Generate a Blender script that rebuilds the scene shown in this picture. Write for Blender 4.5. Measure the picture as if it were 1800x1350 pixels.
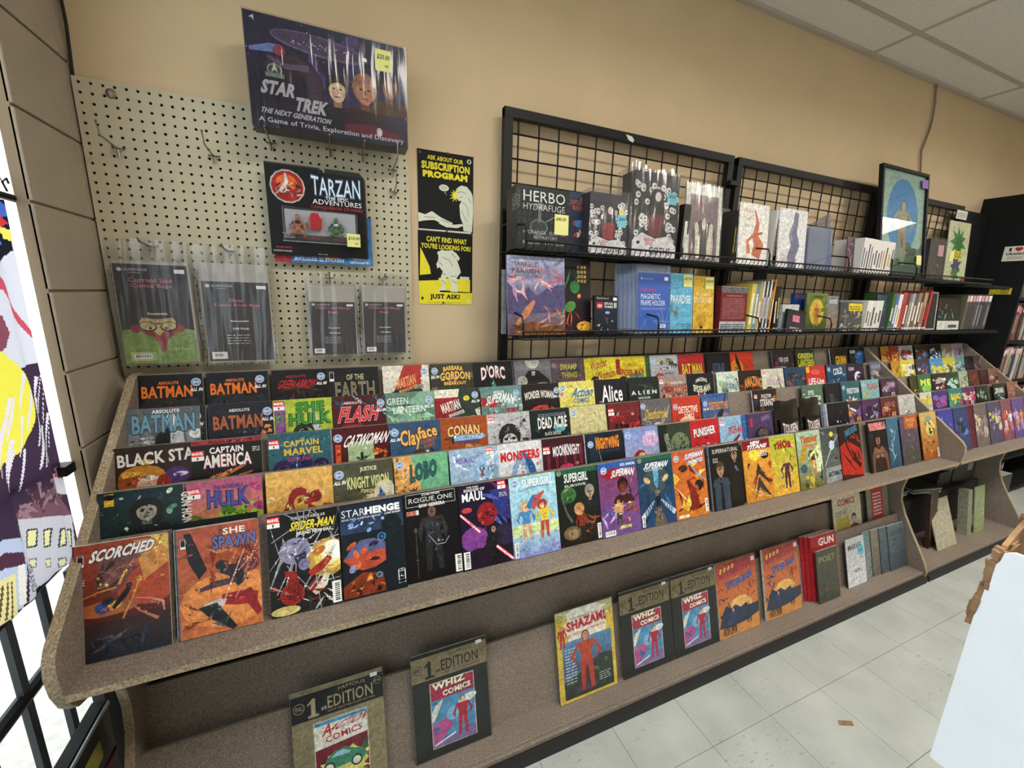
import bpy, bmesh, math, random
from mathutils import Vector, Matrix

# ------------------------------------------------------------------ camera, world, lights, exposure
sc = bpy.context.scene
COL = sc.collection
for o in list(bpy.data.objects):
    bpy.data.objects.remove(o)
F_PX, YAW, PITCH, ROLL = 719.4, .40396, .21477, -.02830
CAMP = Vector((.6289, -1.6391, 1.5823))
def cam_axes():
    cy, sy, cp, sp = math.cos(YAW), math.sin(YAW), math.cos(PITCH), math.sin(PITCH)
    f = Vector((sy * cp, cy * cp, -sp)); r = Vector((cy, -sy, 0)); d = f.cross(r)
    c, s = math.cos(ROLL), math.sin(ROLL)
    return c * r + s * d, -s * r + c * d, f
CR, CD, CF = cam_axes()
cam_d = bpy.data.cameras.new('camera'); cam = bpy.data.objects.new('camera', cam_d); COL.objects.link(cam)
cam_d.sensor_width = 36; cam_d.lens = F_PX / 1800 * 36; cam_d.clip_start = .02; cam_d.clip_end = 60
m = Matrix((CR, -CD, -CF)).transposed().to_4x4(); m.translation = CAMP; cam.matrix_world = m
sc.camera = cam
def at(px, py, axis, val):
    """the point of the world plane axis=val that the photograph shows at pixel px,py"""
    d = CR * ((px - 900) / F_PX) + CD * ((py - 675) / F_PX) + CF
    return CAMP + d * ((val - CAMP[axis]) / d[axis])

wd = bpy.data.worlds.new('sky'); sc.world = wd; wd.use_nodes = True
wd.node_tree.nodes['Background'].inputs[0].default_value = (.95, .975, 1, 1)
wd.node_tree.nodes['Background'].inputs[1].default_value = 3.0
sc.view_settings.view_transform = 'Standard'; sc.view_settings.look = 'None'
sc.view_settings.exposure = 0.0; sc.view_settings.gamma = 1; sc.view_settings.use_curve_mapping = False
LAMP_POWER = 25.0          # emission of the ceiling lamps' diffusers (built in ceiling_light below)
TROFFERS = [(.98, -1.43), (3.42, -1.43), (5.86, -1.43), (3.42, -3.87)]

# ------------------------------------------------------------------ helpers
def tag(o, label=None, cat=None, group=None, kind=None):
    if label: o['label'] = label
    if cat: o['category'] = cat
    if group: o['group'] = group
    if kind: o['kind'] = kind
    return o
def s2l(c):
    return c / 12.92 if c <= .04045 else ((c + .055) / 1.055) ** 2.4
def hexc(h):
    if not isinstance(h, str): return h
    h = h.lstrip('#')
    if len(h) == 3: h = ''.join(a * 2 for a in h)
    return tuple(s2l(int(h[i:i + 2], 16) / 255) for i in (0, 2, 4)) + (1.,)
def nodes(name):
    mt = bpy.data.materials.new(name); mt.use_nodes = True
    nt = mt.node_tree; b = nt.nodes['Principled BSDF']
    return mt, nt, b
def mat(name, col, rough=.5, metal=0, spec=.5, noise=0, nscale=8, bump=0, bscale=60, alpha=1, dark=None, detail=4):
    mt, nt, b = nodes(name); c = hexc(col)
    b.inputs['Base Color'].default_value = c; b.inputs['Roughness'].default_value = rough
    b.inputs['Metallic'].default_value = metal; b.inputs['Specular IOR Level'].default_value = spec
    tc = nt.nodes.new('ShaderNodeTexCoord')
    if noise:
        n = nt.nodes.new('ShaderNodeTexNoise'); n.inputs['Scale'].default_value = nscale; n.inputs['Detail'].default_value = detail
        r = nt.nodes.new('ShaderNodeMapRange'); r.inputs[1].default_value = .3; r.inputs[2].default_value = .7
        mx = nt.nodes.new('ShaderNodeMix'); mx.data_type = 'RGBA'
        d = hexc(dark) if dark else tuple(x * (1 - noise) for x in c[:3]) + (1,)
        mx.inputs[6].default_value = d; mx.inputs[7].default_value = c
        nt.links.new(tc.outputs['Object'], n.inputs['Vector']); nt.links.new(n.outputs[0], r.inputs[0])
        nt.links.new(r.outputs[0], mx.inputs[0]); nt.links.new(mx.outputs[2], b.inputs['Base Color'])
    if bump:
        n2 = nt.nodes.new('ShaderNodeTexNoise'); n2.inputs['Scale'].default_value = bscale; n2.inputs['Detail'].default_value = 3
        bp = nt.nodes.new('ShaderNodeBump'); bp.inputs['Strength'].default_value = bump; bp.inputs['Distance'].default_value = .004
        nt.links.new(tc.outputs['Object'], n2.inputs['Vector']); nt.links.new(n2.outputs[0], bp.inputs['Height'])
        nt.links.new(bp.outputs[0], b.inputs['Normal'])
    return mt
def emis(name, col, st):
    mt, nt, b = nodes(name); b.inputs['Base Color'].default_value = hexc(col)
    b.inputs['Emission Color'].default_value = hexc(col); b.inputs['Emission Strength'].default_value = st
    return mt
def clear(name, tint='ffffff', gloss=.12, rough=.08, bump=0, milk=0, milkcol='ffffff', bscale=25):
    """thin clear plastic or glass: see-through, with a reflecting surface and a little haze"""
    mt, nt, b = nodes(name); nt.nodes.remove(b); out = nt.nodes['Material Output']
    t = nt.nodes.new('ShaderNodeBsdfTransparent'); t.inputs[0].default_value = hexc(tint)
    g = nt.nodes.new('ShaderNodeBsdfGlossy'); g.inputs['Roughness'].default_value = rough
    fr = nt.nodes.new('ShaderNodeLayerWeight'); fr.inputs[0].default_value = .5
    pw = nt.nodes.new('ShaderNodeMath'); pw.operation = 'POWER'; pw.inputs[1].default_value = 5; nt.links.new(fr.outputs['Facing'], pw.inputs[0])
    ad = nt.nodes.new('ShaderNodeMath'); ad.operation = 'MULTIPLY_ADD'; ad.inputs[1].default_value = .5; ad.inputs[2].default_value = gloss; ad.use_clamp = True
    mx = nt.nodes.new('ShaderNodeMixShader'); nt.links.new(pw.outputs[0], ad.inputs[0]); nt.links.new(ad.outputs[0], mx.inputs[0])
    nt.links.new(t.outputs[0], mx.inputs[1]); nt.links.new(g.outputs[0], mx.inputs[2]); last = mx
    if bump:
        tc = nt.nodes.new('ShaderNodeTexCoord'); mp = nt.nodes.new('ShaderNodeMapping'); mp.inputs['Scale'].default_value = (1.6, 1, .16)
        n = nt.nodes.new('ShaderNodeTexNoise'); n.inputs['Scale'].default_value = bscale
        bp = nt.nodes.new('ShaderNodeBump'); bp.inputs['Strength'].default_value = bump; bp.inputs['Distance'].default_value = .02
        nt.links.new(tc.outputs['Object'], mp.inputs[0]); nt.links.new(mp.outputs[0], n.inputs['Vector'])
        nt.links.new(n.outputs[0], bp.inputs['Height']); nt.links.new(bp.outputs[0], g.inputs['Normal'])
    if milk:
        d = nt.nodes.new('ShaderNodeBsdfDiffuse'); d.inputs[0].default_value = hexc(milkcol)
        m2 = nt.nodes.new('ShaderNodeMixShader'); m2.inputs[0].default_value = milk
        nt.links.new(mx.outputs[0], m2.inputs[1]); nt.links.new(d.outputs[0], m2.inputs[2]); last = m2
    nt.links.new(last.outputs[0], out.inputs[0])
    return mt

class MB:
    """collects shapes, then links them as ONE mesh object"""
    def __init__(s): s.v = []; s.f = []
    def box(s, a, b):
        x0, y0, z0 = (min(a[i], b[i]) for i in range(3)); x1, y1, z1 = (max(a[i], b[i]) for i in range(3)); n = len(s.v)
        s.v += [(x0, y0, z0), (x1, y0, z0), (x1, y1, z0), (x0, y1, z0), (x0, y0, z1), (x1, y0, z1), (x1, y1, z1), (x0, y1, z1)]
        s.f += [tuple(n + i for i in q) for q in ((0, 3, 2, 1), (4, 5, 6, 7), (0, 1, 5, 4), (1, 2, 6, 5), (2, 3, 7, 6), (3, 0, 4, 7))]
        return s
    def obox(s, o, u, v, w):
        """box from corner o along the three edge vectors"""
        o, u, v, w = map(Vector, (o, u, v, w)); n = len(s.v)
        s.v += [tuple(p) for p in (o, o + u, o + u + v, o + v, o + w, o + u + w, o + u + v + w, o + v + w)]
        s.f += [tuple(n + i for i in q) for q in ((0, 3, 2, 1), (4, 5, 6, 7), (0, 1, 5, 4), (1, 2, 6, 5), (2, 3, 7, 6), (3, 0, 4, 7))]
        return s
    def prism(s, pts, axis, a, b):
        """polygon in the plane square to axis, from a to b"""
        n = len(s.v); k = len(pts)
        for val in (a, b):
            for p in pts:
                q = list(p); q.insert(axis, val); s.v.append(tuple(q))
        s.f += [tuple(range(n, n + k))[::-1], tuple(range(n + k, n + 2 * k))]
        s.f += [(n + i, n + (i + 1) % k, n + k + (i + 1) % k, n + k + i) for i in range(k)]
        return s
    def tube(s, pts, r, seg=6):
        pts = [Vector(p) for p in pts]; rings = []
        for i, p in enumerate(pts):
            d = (pts[min(i + 1, len(pts) - 1)] - pts[max(i - 1, 0)]).normalized()
            u = d.cross(Vector((0, 0, 1)) if abs(d.z) < .9 else Vector((1, 0, 0))).normalized(); w = d.cross(u)
            rr = r[i] if isinstance(r, (list, tuple)) else r
            n = len(s.v); rings.append(n)
            for j in range(seg):
                a = 2 * math.pi * j / seg; s.v.append(tuple(p + (u * math.cos(a) + w * math.sin(a)) * rr))
        for a, b in zip(rings, rings[1:]):
            s.f += [(a + j, a + (j + 1) % seg, b + (j + 1) % seg, b + j) for j in range(seg)]
        s.f += [tuple(range(rings[0], rings[0] + seg))[::-1], tuple(range(rings[-1], rings[-1] + seg))]
        return s
    def ball(s, c, r, n=8, m=6):
        c = Vector(c); r = r if isinstance(r, tuple) else (r, r, r); k = len(s.v)
        s.v.append((c.x, c.y, c.z - r[2]))
        for i in range(1, m):
            t = math.pi * i / m - math.pi / 2
            for j in range(n):
                a = 2 * math.pi * j / n
                s.v.append((c.x + r[0] * math.cos(t) * math.cos(a), c.y + r[1] * math.cos(t) * math.sin(a), c.z + r[2] * math.sin(t)))
        s.v.append((c.x, c.y, c.z + r[2])); e = len(s.v) - 1
        for j in range(n):
            s.f.append((k, k + 1 + (j + 1) % n, k + 1 + j)); q = k + 1 + (m - 2) * n
            s.f.append((e, q + j, q + (j + 1) % n))
        for i in range(m - 2):
            q = k + 1 + i * n
            s.f += [(q + j, q + (j + 1) % n, q + n + (j + 1) % n, q + n + j) for j in range(n)]
        return s
    def build(s, name, mt, parent=None, loc=None, bevel=0, smooth=False, rim=None):
        me = bpy.data.meshes.new(name); me.from_pydata(s.v, [], s.f); me.materials.append(mt)
        if rim:
            me.materials.append(rim)
            for q in me.polygons:
                if q.index > 1: q.material_index = 1
        if smooth:
            for p in me.polygons: p.use_smooth = True
        me.update()
        o = bpy.data.objects.new(name, me); COL.objects.link(o)
        if parent is not None: o.parent = parent
        if loc is not None: o.location = loc
        if bevel:
            bv = o.modifiers.new('bevel', 'BEVEL'); bv.width = bevel; bv.segments = 2; bv.limit_method = 'ANGLE'
        return o
def empty(name, loc=(0, 0, 0), rot=(0, 0, 0)):
    o = bpy.data.objects.new(name, None); COL.objects.link(o); o.location = loc; o.rotation_euler = rot
    o.empty_display_size = .05
    return o

# flat print: lettering and artwork as thin coloured shapes on a face. u to the right, v up, both 0..1
_glyph = {}
def glyphs(s, bold):
    key = (s, bold)
    if key not in _glyph:
        cu = bpy.data.curves.new('txt', 'FONT'); cu.body = s; cu.resolution_u = 2; cu.offset = bold; cu.space_character = 1.02 + max(bold, 0) * 1.2; cu.fill_mode = 'FRONT'
        ob = bpy.data.objects.new('txt', cu); me = bpy.data.meshes.new_from_object(ob)
        vs = [tuple(v.co[:2]) for v in me.vertices]; fs = [tuple(p.vertices) for p in me.polygons]
        bpy.data.objects.remove(ob); bpy.data.curves.remove(cu); bpy.data.meshes.remove(me)
        _glyph[key] = (vs, fs)
    return _glyph[key]
def bbox(vs):
    xs = [v[0] for v in vs]; ys = [v[1] for v in vs]
    return min(xs), min(ys), max(xs) - min(xs) or 1, max(ys) - min(ys) or 1
STEP = .00003
class Print:
    def __init__(s, w, h, rnd=0): s.w = w; s.h = h; s.v = []; s.f = []; s.c = []; s.z = 1; s.R = random.Random(rnd)
    def face(s, pts, col, clip=True):
        n = len(s.v)
        for p in pts:
            x, y = (min(max(p[0], 0), 1), min(max(p[1], 0), 1)) if clip else p[:2]
            s.v.append((x * s.w, -s.z * STEP, y * s.h))
        s.f.append(tuple(range(n, n + len(pts)))); s.c.append(col if isinstance(col, list) else hexc(col))
    def poly(s, pts, col): s.z += 1; s.face(pts, col); return s
    def rect(s, x0, y0, x1, y1, col): return s.poly([(x0, y0), (x1, y0), (x1, y1), (x0, y1)], col)
    def grad(s, c0, c1, x0=0, y0=0, x1=1, y1=1):
        """c0 at the bottom, c1 at the top"""
        a, b = hexc(c0), hexc(c1); return s.poly([(x0, y0), (x1, y0), (x1, y1), (x0, y1)], [a, a, b, b])
    def ell(s, cx, cy, rx, ry, col, rot=0, n=14):
        k = s.w / s.h; c, t = math.cos(math.radians(rot)), math.sin(math.radians(rot)); P = []
        for i in range(n):
            a = 2 * math.pi * i / n; x, y = rx * math.cos(a), ry * math.sin(a)
            P.append((cx + x * c - y * t, cy + (x * t + y * c) * k))
        return s.poly(P, col)
    def burst(s, cx, cy, r, col, n=14, inner=.6):
        k = s.w / s.h; P = []
        for i in range(n * 2):
            a = math.pi * i / n; q = r * (1 if i % 2 else inner) * s.R.uniform(.85, 1.1); P.append((cx + q * math.cos(a), cy + q * math.sin(a) * k))
        return s.poly(P, col)
    def band(s, pts, w, col):
        """tapered ribbon along pts; w width at each point"""
        L = []; Rr = []; k = s.w / s.h
        for i, p in enumerate(pts):
            a = pts[max(i - 1, 0)]; b = pts[min(i + 1, len(pts) - 1)]; dx, dy = b[0] - a[0], (b[1] - a[1]) / k
            l = math.hypot(dx, dy) or 1; q = (w[i] if isinstance(w, (list, tuple)) else w) / 2
            L.append((p[0] - dy / l * q, p[1] + dx / l * q * k)); Rr.append((p[0] + dy / l * q, p[1] - dx / l * q * k))
        return s.poly(L + Rr[::-1], col)
    def scat(s, n, x0, y0, x1, y1, r0, r1, pal, kind='e'):
        z0 = s.z
        for i in range(n):
            if r1 <= .03: s.z = z0 + i % 3
            x, y, r = s.R.uniform(x0, x1), s.R.uniform(y0, y1), s.R.uniform(r0, r1); c = s.R.choice(pal); a = s.R.uniform(0, 180)
            if kind == 'e': s.ell(x, y, r, r * s.R.uniform(.3, .8), c, a, 9)
            elif kind == 't':
                k = s.w / s.h; P = [(x + r * s.R.uniform(.3, 1) * math.cos(t), y + r * s.R.uniform(.3, 1) * math.sin(t) * k) for t in sorted(s.R.uniform(0, 6.28) for _ in range(4))]
                s.poly(P, c)
            elif kind == 'l':
                b = math.radians(a); s.band([(x - r * math.cos(b), y - r * math.sin(b)), (x + r * math.cos(b), y + r * math.sin(b))], [r * .03 + .004, .014], c)
            elif kind == 's':
                b = math.radians(a); q = s.R.uniform(-.6, .6)
                s.band([(x - r * math.cos(b), y - r * math.sin(b) * .7), (x + q * r * .5, y + q * r * .4), (x + r * math.cos(b), y + r * math.sin(b) * .7)], [.005, r * .35, .005], c)
        return s
    def detail(s, n, ymin=0, r=.035):
        """small brush marks over the painted shapes, in lighter and darker tones of each shape's own colour"""
        F = [i for i in range(1, len(s.f)) if not isinstance(s.c[i], list)]; z0 = s.z
        if not F: return s
        for i in range(n):
            j = s.R.choice(F); a = [s.v[q] for q in s.f[j]]; w = [s.R.random() for _ in a]; t = sum(w)
            x = sum(q[0] * b for q, b in zip(a, w)) / t / s.w; y = sum(q[2] * b for q, b in zip(a, w)) / t / s.h
            if y < ymin: continue
            m_ = s.R.uniform(.12, .9) if s.R.random() < .62 else s.R.uniform(1.2, 2.4); c = tuple(min(1, q * m_ + (.02 if m_ > 1 else 0)) for q in s.c[j][:3]) + (1.,)
            s.z = z0 + i % 4; s.ell(x, y, s.R.uniform(.3, 1) * r, s.R.uniform(.08, .4) * r, c, s.R.uniform(0, 180), 6)
        s.z = z0 + 6; return s
    def rows(s, x0, y0, x1, y1, n, col, fill=.5):
        """lines of print too small to read"""
        st = (y1 - y0) / n
        for i in range(n):
            x = x0
            while x < x1 - .01:
                q = s.R.uniform(.03, .09); s.rect(x, y0 + i * st, min(x + q, x1), y0 + i * st + st * fill, col); x += q + .018; s.z -= 1
        s.z += 1; return s
    def text(s, t, x, y, w, h, col, out=None, shear=0, arc=0, rot=0, bold=.03, grow=0, ow=.045, fit=True, shade=None):
        k = s.w / s.h
        def put(b, c, dx=0, dy=0):
            vs, fs = glyphs(t, b)
            if not vs: return
            g0 = glyphs(t, bold)[0]; bx = bbox(g0)
            if b != bold:      # an outline or shade is laid out on the lettering's own box
                b2 = bbox(vs); e_ = (b - bold); bx = (b2[0] + e_, b2[1] + e_, max(b2[2] - 2 * e_, .1), max(b2[3] - 2 * e_, .1))
            s.z += 1; n = len(s.v); cr, sr = math.cos(math.radians(rot)), math.sin(math.radians(rot))
            for vx, vy in vs:
                u = (vx - bx[0]) / bx[2]; v = (vy - bx[1]) / bx[3]
                q = (u - .5) * 2; v2 = v * (1 + grow * abs(q) ** 1.5)
                X = u * w + shear * v * w + dx; Y = v2 * h + arc * (1 - q * q) * h + dy
                if rot: Y /= k; X, Y = X * cr - Y * sr, (X * sr + Y * cr) * k
                s.v.append(((x + X) * s.w, -s.z * STEP, (y + Y) * s.h))
            s.f += [tuple(n + i for i in f) for f in fs]; s.c += [hexc(c)] * len(fs)
        if shade: put(bold + .01, shade, .012, -.008)
        if out: put(bold + ow, out)
        put(bold, col)
        return s
    def fig(s, x, y, h, suit='555', legs=None, skin='c99a78', hair='2b201b', lean=0, arms=0):
        """a plain standing person, feet at x,y"""
        k = s.w / s.h; legs = legs or suit; W = h / k * .13
        def q(a, b): return (x + (a + lean * b) * W, y + b * h)
        s.poly([q(-1, 0), q(-.45, 0), q(-.05, .48), q(-1.0, .5)], legs); s.poly([q(.5, 0), q(1.1, 0), q(1.0, .5), q(.05, .48)], legs)
        s.poly([q(-1, .48), q(1, .48), q(.8, .6), q(1.35, .84), q(-1.35, .84), q(-.8, .6)], suit)
        s.poly([q(-1.3, .83), q(-1.0, .83), q(-1.3 - arms, .62), q(-1.5, .45), q(-1.9 - arms, .62)], suit)
        s.poly([q(1.3, .83), q(1.0, .83), q(1.3 + arms, .62), q(1.5, .45), q(1.9 + arms, .62)], suit)
        a = q(0, .92); s.ell(a[0], a[1] + .012 * h, W * .62, W * .72, hair); s.ell(a[0], a[1], W * .5, W * .66, skin)
        return s
    def head(s, x, y, r, skin='c99a78', hair='2b201b', top='333', long=0, shade='8a5f48'):
        k = s.w / s.h
        s.poly([(x - r * 2.1, y - 2.6 * r * k), (x - r * 1.5, y - 1.5 * r * k), (x, y - 1.15 * r * k), (x + r * 1.5, y - 1.5 * r * k), (x + r * 2.1, y - 2.6 * r * k)], top)
        if long: s.ell(x, y - .25 * r * k, r * 1.25, r * 1.65, hair)
        s.ell(x, y + .22 * r * k, r * .98, r * 1.12, hair)
        s.poly([(x - r * .35, y - 1.45 * r * k), (x + r * .35, y - 1.45 * r * k), (x + r * .35, y - .6 * r * k), (x - r * .35, y - .6 * r * k)], shade)
        s.ell(x, y - .05 * r * k, r * .72, r * 1.0, skin)
        s.poly([(x - r * .78, y - .05 * r * k), (x - r * .72, y + .5 * r * k), (x - r * .3, y + .98 * r * k), (x + r * .35, y + .98 * r * k), (x + r * .74, y + .5 * r * k), (x + r * .78, y - .05 * r * k), (x + r * .6, y + .38 * r * k), (x + r * .2, y + .62 * r * k), (x - r * .35, y + .5 * r * k), (x - r * .6, y + .3 * r * k)], hair)
        s.ell(x - r * .3, y + .08 * r * k, r * .13, r * .07, '222', 0, 8); s.ell(x + r * .3, y + .08 * r * k, r * .13, r * .07, '222', 0, 8)
        s.band([(x, y + .05 * r * k), (x + r * .08, y - .3 * r * k)], r * .12, shade); s.band([(x - r * .24, y - .58 * r * k), (x + r * .24, y - .56 * r * k)], r * .1, '7a3a33')
        return s
    def bar(s, x, y, w, h, n=9):
        s.rect(x, y, x + w, y + h, 'e8e8e4')
        for i in range(n):
            a = (i + .2) / n
            if h > w: s.rect(x + w * .3, y + h * (.08 + .84 * a), x + w * .85, y + h * (.08 + .84 * a) + h * .4 / n * s.R.uniform(.5, 1.4), '151515')
            else: s.rect(x + w * (.08 + .84 * a), y + h * .25, x + w * (.08 + .84 * a) + w * .4 / n * s.R.uniform(.5, 1.4), y + h * .85, '151515')
            s.z -= 1
        s.z += 2; return s
    def badge(s, kind, x, y, r=.075):
        k = s.w / s.h
        if kind in ('dc', 'dcb'):
            a, b = ('2f6fb4', 'eef2f6') if kind == 'dc' else ('1a1c20', 'c8c8c0')
            s.ell(x, y, r, r, b); s.ell(x, y, r * .88, r * .88, a); s.ell(x, y, r * .7, r * .7, b); s.ell(x, y, r * .62, r * .62, a)
            s.text('DC', x - r * .55, y - r * .3 * k, r * 1.05, r * .6 * k, b, shear=.1, bold=.05)
        elif kind == 'mv':
            s.rect(x - r, y - .1 * r * k, x + r, y + r * k, 'd8232a'); s.text('MARVEL', x - r * .9, y + .15 * r * k, r * 1.8, r * .6 * k, 'fff', bold=.03)
            s.rect(x - r, y - r * .9 * k, x + r, y - .1 * r * k, 'eee'); s.text('1', x - r * .15, y - r * .75 * k, r * .22, r * .5 * k, '111', bold=.05)
        elif kind == 'im':
            s.rect(x - r * .6, y - 1.6 * r * k, x + r * .6, y + r * k, 'ddd'); s.rect(x - r * .5, y - 1.5 * r * k, x + r * .5, y + r * .9 * k, '1c1a1c')
            s.ell(x, y + r * .95 * k, r * .6, r * .28, 'ddd'); s.ell(x, y + r * .95 * k, r * .5, r * .2, '1c1a1c'); s.rect(x - r * .6, y - 1.7 * r * k, x + r * .6, y - 1.0 * r * k, 'e4e4e4')
        return s
    def raster(s, name, parent, mt, cell, fold):
        """the same shapes as one single layer of small cells, for cloth that light shines through"""
        nu, nv = int(s.w / cell), int(s.h / cell); g = [[(.5, .5, .5, 1)] * nv for _ in range(nu)]
        for f, c in zip(s.f, s.c):
            P = [(s.v[i][0] / s.w * nu, s.v[i][2] / s.h * nv) for i in f]; c = c[0] if isinstance(c, list) else c
            x0, x1 = int(min(a[0] for a in P)), int(max(a[0] for a in P)) + 1; y0, y1 = int(min(a[1] for a in P)), int(max(a[1] for a in P)) + 1
            for i in range(max(0, x0), min(nu, x1)):
                for j in range(max(0, y0), min(nv, y1)):
                    x, y, ins = i + .5, j + .5, False
                    for (ax, ay), (bx_, by_) in zip(P, P[1:] + P[:1]):
                        if (ay > y) != (by_ > y) and x < (bx_ - ax) * (y - ay) / (by_ - ay) + ax: ins = not ins
                    if ins: g[i][j] = c
        V = [(i * s.w / nu, fold(i / nu, j / nv), j * s.h / nv) for i in range(nu + 1) for j in range(nv + 1)]
        Fc = [(i * (nv + 1) + j, (i + 1) * (nv + 1) + j, (i + 1) * (nv + 1) + j + 1, i * (nv + 1) + j + 1) for i in range(nu) for j in range(nv)]
        me = bpy.data.meshes.new(name); me.from_pydata(V, [], Fc); ca = me.color_attributes.new('Col', 'FLOAT_COLOR', 'CORNER'); dat = []
        for i in range(nu):
            for j in range(nv): dat.extend(g[i][j] * 4)
        ca.data.foreach_set('color', dat); me.materials.append(mt)
        for q in me.polygons: q.use_smooth = True
        o = bpy.data.objects.new(name, me); COL.objects.link(o); o.parent = parent; return o
    def build(s, name, parent, mt=None, y=0, label=None, hard=True):
        if not s.f: return None
        me = bpy.data.meshes.new(name); me.from_pydata(s.v, [], s.f)
        ca = me.color_attributes.new('Col', 'FLOAT_COLOR', 'CORNER'); dat = []
        for f, c in zip(s.f, s.c):
            if isinstance(c, list):
                for q in c: dat.extend(q)
            else: dat.extend(c * len(f))
        ca.data.foreach_set('color', dat); me.materials.append(mt or M['print']); me.update()
        o = bpy.data.objects.new(name, me); COL.objects.link(o); o.parent = parent; o.location = (0, y, 0)
        if label: o['label'] = label
        return o

def printmat(name, rough, noise):
    mt, nt, b = nodes(name); b.inputs['Roughness'].default_value = rough; b.inputs['Specular IOR Level'].default_value = .28
    a = nt.nodes.new('ShaderNodeAttribute'); a.attribute_name = 'Col'
    if noise:
        tc = nt.nodes.new('ShaderNodeTexCoord'); n = nt.nodes.new('ShaderNodeTexNoise'); n.inputs['Scale'].default_value = 55; n.inputs['Detail'].default_value = 5
        n.inputs['Distortion'].default_value = 1.2
        r = nt.nodes.new('ShaderNodeMapRange'); r.inputs[1].default_value = .3; r.inputs[2].default_value = .7; r.inputs[3].default_value = 1 - noise; r.inputs[4].default_value = 1 + noise
        mx = nt.nodes.new('ShaderNodeMix'); mx.data_type = 'RGBA'; mx.blend_type = 'MULTIPLY'; mx.inputs[0].default_value = 1
        nt.links.new(tc.outputs['Object'], n.inputs['Vector']); nt.links.new(n.outputs[0], r.inputs[0]); nt.links.new(r.outputs[0], mx.inputs[7])
        n2 = nt.nodes.new('ShaderNodeTexNoise'); n2.inputs['Scale'].default_value = 150; n2.inputs['Detail'].default_value = 6; n2.inputs['Distortion'].default_value = 2.5
        r2 = nt.nodes.new('ShaderNodeMapRange'); r2.inputs[1].default_value = .35; r2.inputs[2].default_value = .65; r2.inputs[3].default_value = 1 - .6 * noise; r2.inputs[4].default_value = 1 + .4 * noise
        m2 = nt.nodes.new('ShaderNodeMix'); m2.data_type = 'RGBA'; m2.blend_type = 'MULTIPLY'; m2.inputs[0].default_value = 1
        nt.links.new(tc.outputs['Object'], n2.inputs['Vector']); nt.links.new(n2.outputs[0], r2.inputs[0]); nt.links.new(r2.outputs[0], m2.inputs[7])
        nt.links.new(a.outputs[0], mx.inputs[6]); nt.links.new(mx.outputs[2], m2.inputs[6]); nt.links.new(m2.outputs[2], b.inputs['Base Color'])
    else: nt.links.new(a.outputs[0], b.inputs['Base Color'])
    return mt
def board_mat(name, c1, c2, chip):
    """particle board: chips and specks, faint dirt"""
    mt, nt, b = nodes(name); b.inputs['Roughness'].default_value = .62; tc = nt.nodes.new('ShaderNodeTexCoord'); L = nt.links.new
    n = nt.nodes.new('ShaderNodeTexNoise'); n.inputs['Scale'].default_value = 230; n.inputs['Detail'].default_value = 4
    r = nt.nodes.new('ShaderNodeValToRGB'); r.color_ramp.elements[0].position = .36; r.color_ramp.elements[1].position = .66
    r.color_ramp.elements[0].color = hexc(c1); r.color_ramp.elements[1].color = hexc(c2)
    e = r.color_ramp.elements.new(.5); e.color = tuple((a + q) / 2 for a, q in zip(hexc(c1), hexc(c2)))
    v = nt.nodes.new('ShaderNodeTexVoronoi'); v.inputs['Scale'].default_value = 120; v.feature = 'F1'
    g = nt.nodes.new('ShaderNodeMath'); g.operation = 'LESS_THAN'; g.inputs[1].default_value = .14
    mx = nt.nodes.new('ShaderNodeMix'); mx.data_type = 'RGBA'; mx.inputs[7].default_value = hexc(chip)
    n3 = nt.nodes.new('ShaderNodeTexNoise'); n3.inputs['Scale'].default_value = 3; n3.inputs['Detail'].default_value = 5
    r3 = nt.nodes.new('ShaderNodeMapRange'); r3.inputs[1].default_value = .3; r3.inputs[2].default_value = .7; r3.inputs[3].default_value = .82; r3.inputs[4].default_value = 1.08
    m3 = nt.nodes.new('ShaderNodeMix'); m3.data_type = 'RGBA'; m3.blend_type = 'MULTIPLY'; m3.inputs[0].default_value = 1
    for q in (n, v, n3): L(tc.outputs['Object'], q.inputs['Vector'])
    L(n.outputs[0], r.inputs[0]); L(v.outputs[0], g.inputs[0]); L(g.outputs[0], mx.inputs[0]); L(r.outputs[0], mx.inputs[6])
    L(n3.outputs[0], r3.inputs[0]); L(r3.outputs[0], m3.inputs[7]); L(mx.outputs[2], m3.inputs[6]); L(m3.outputs[2], b.inputs['Base Color'])
    bp = nt.nodes.new('ShaderNodeBump'); bp.inputs['Strength'].default_value = .25; bp.inputs['Distance'].default_value = .001
    L(n.outputs[0], bp.inputs['Height']); L(bp.outputs[0], b.inputs['Normal'])
    return mt

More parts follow.
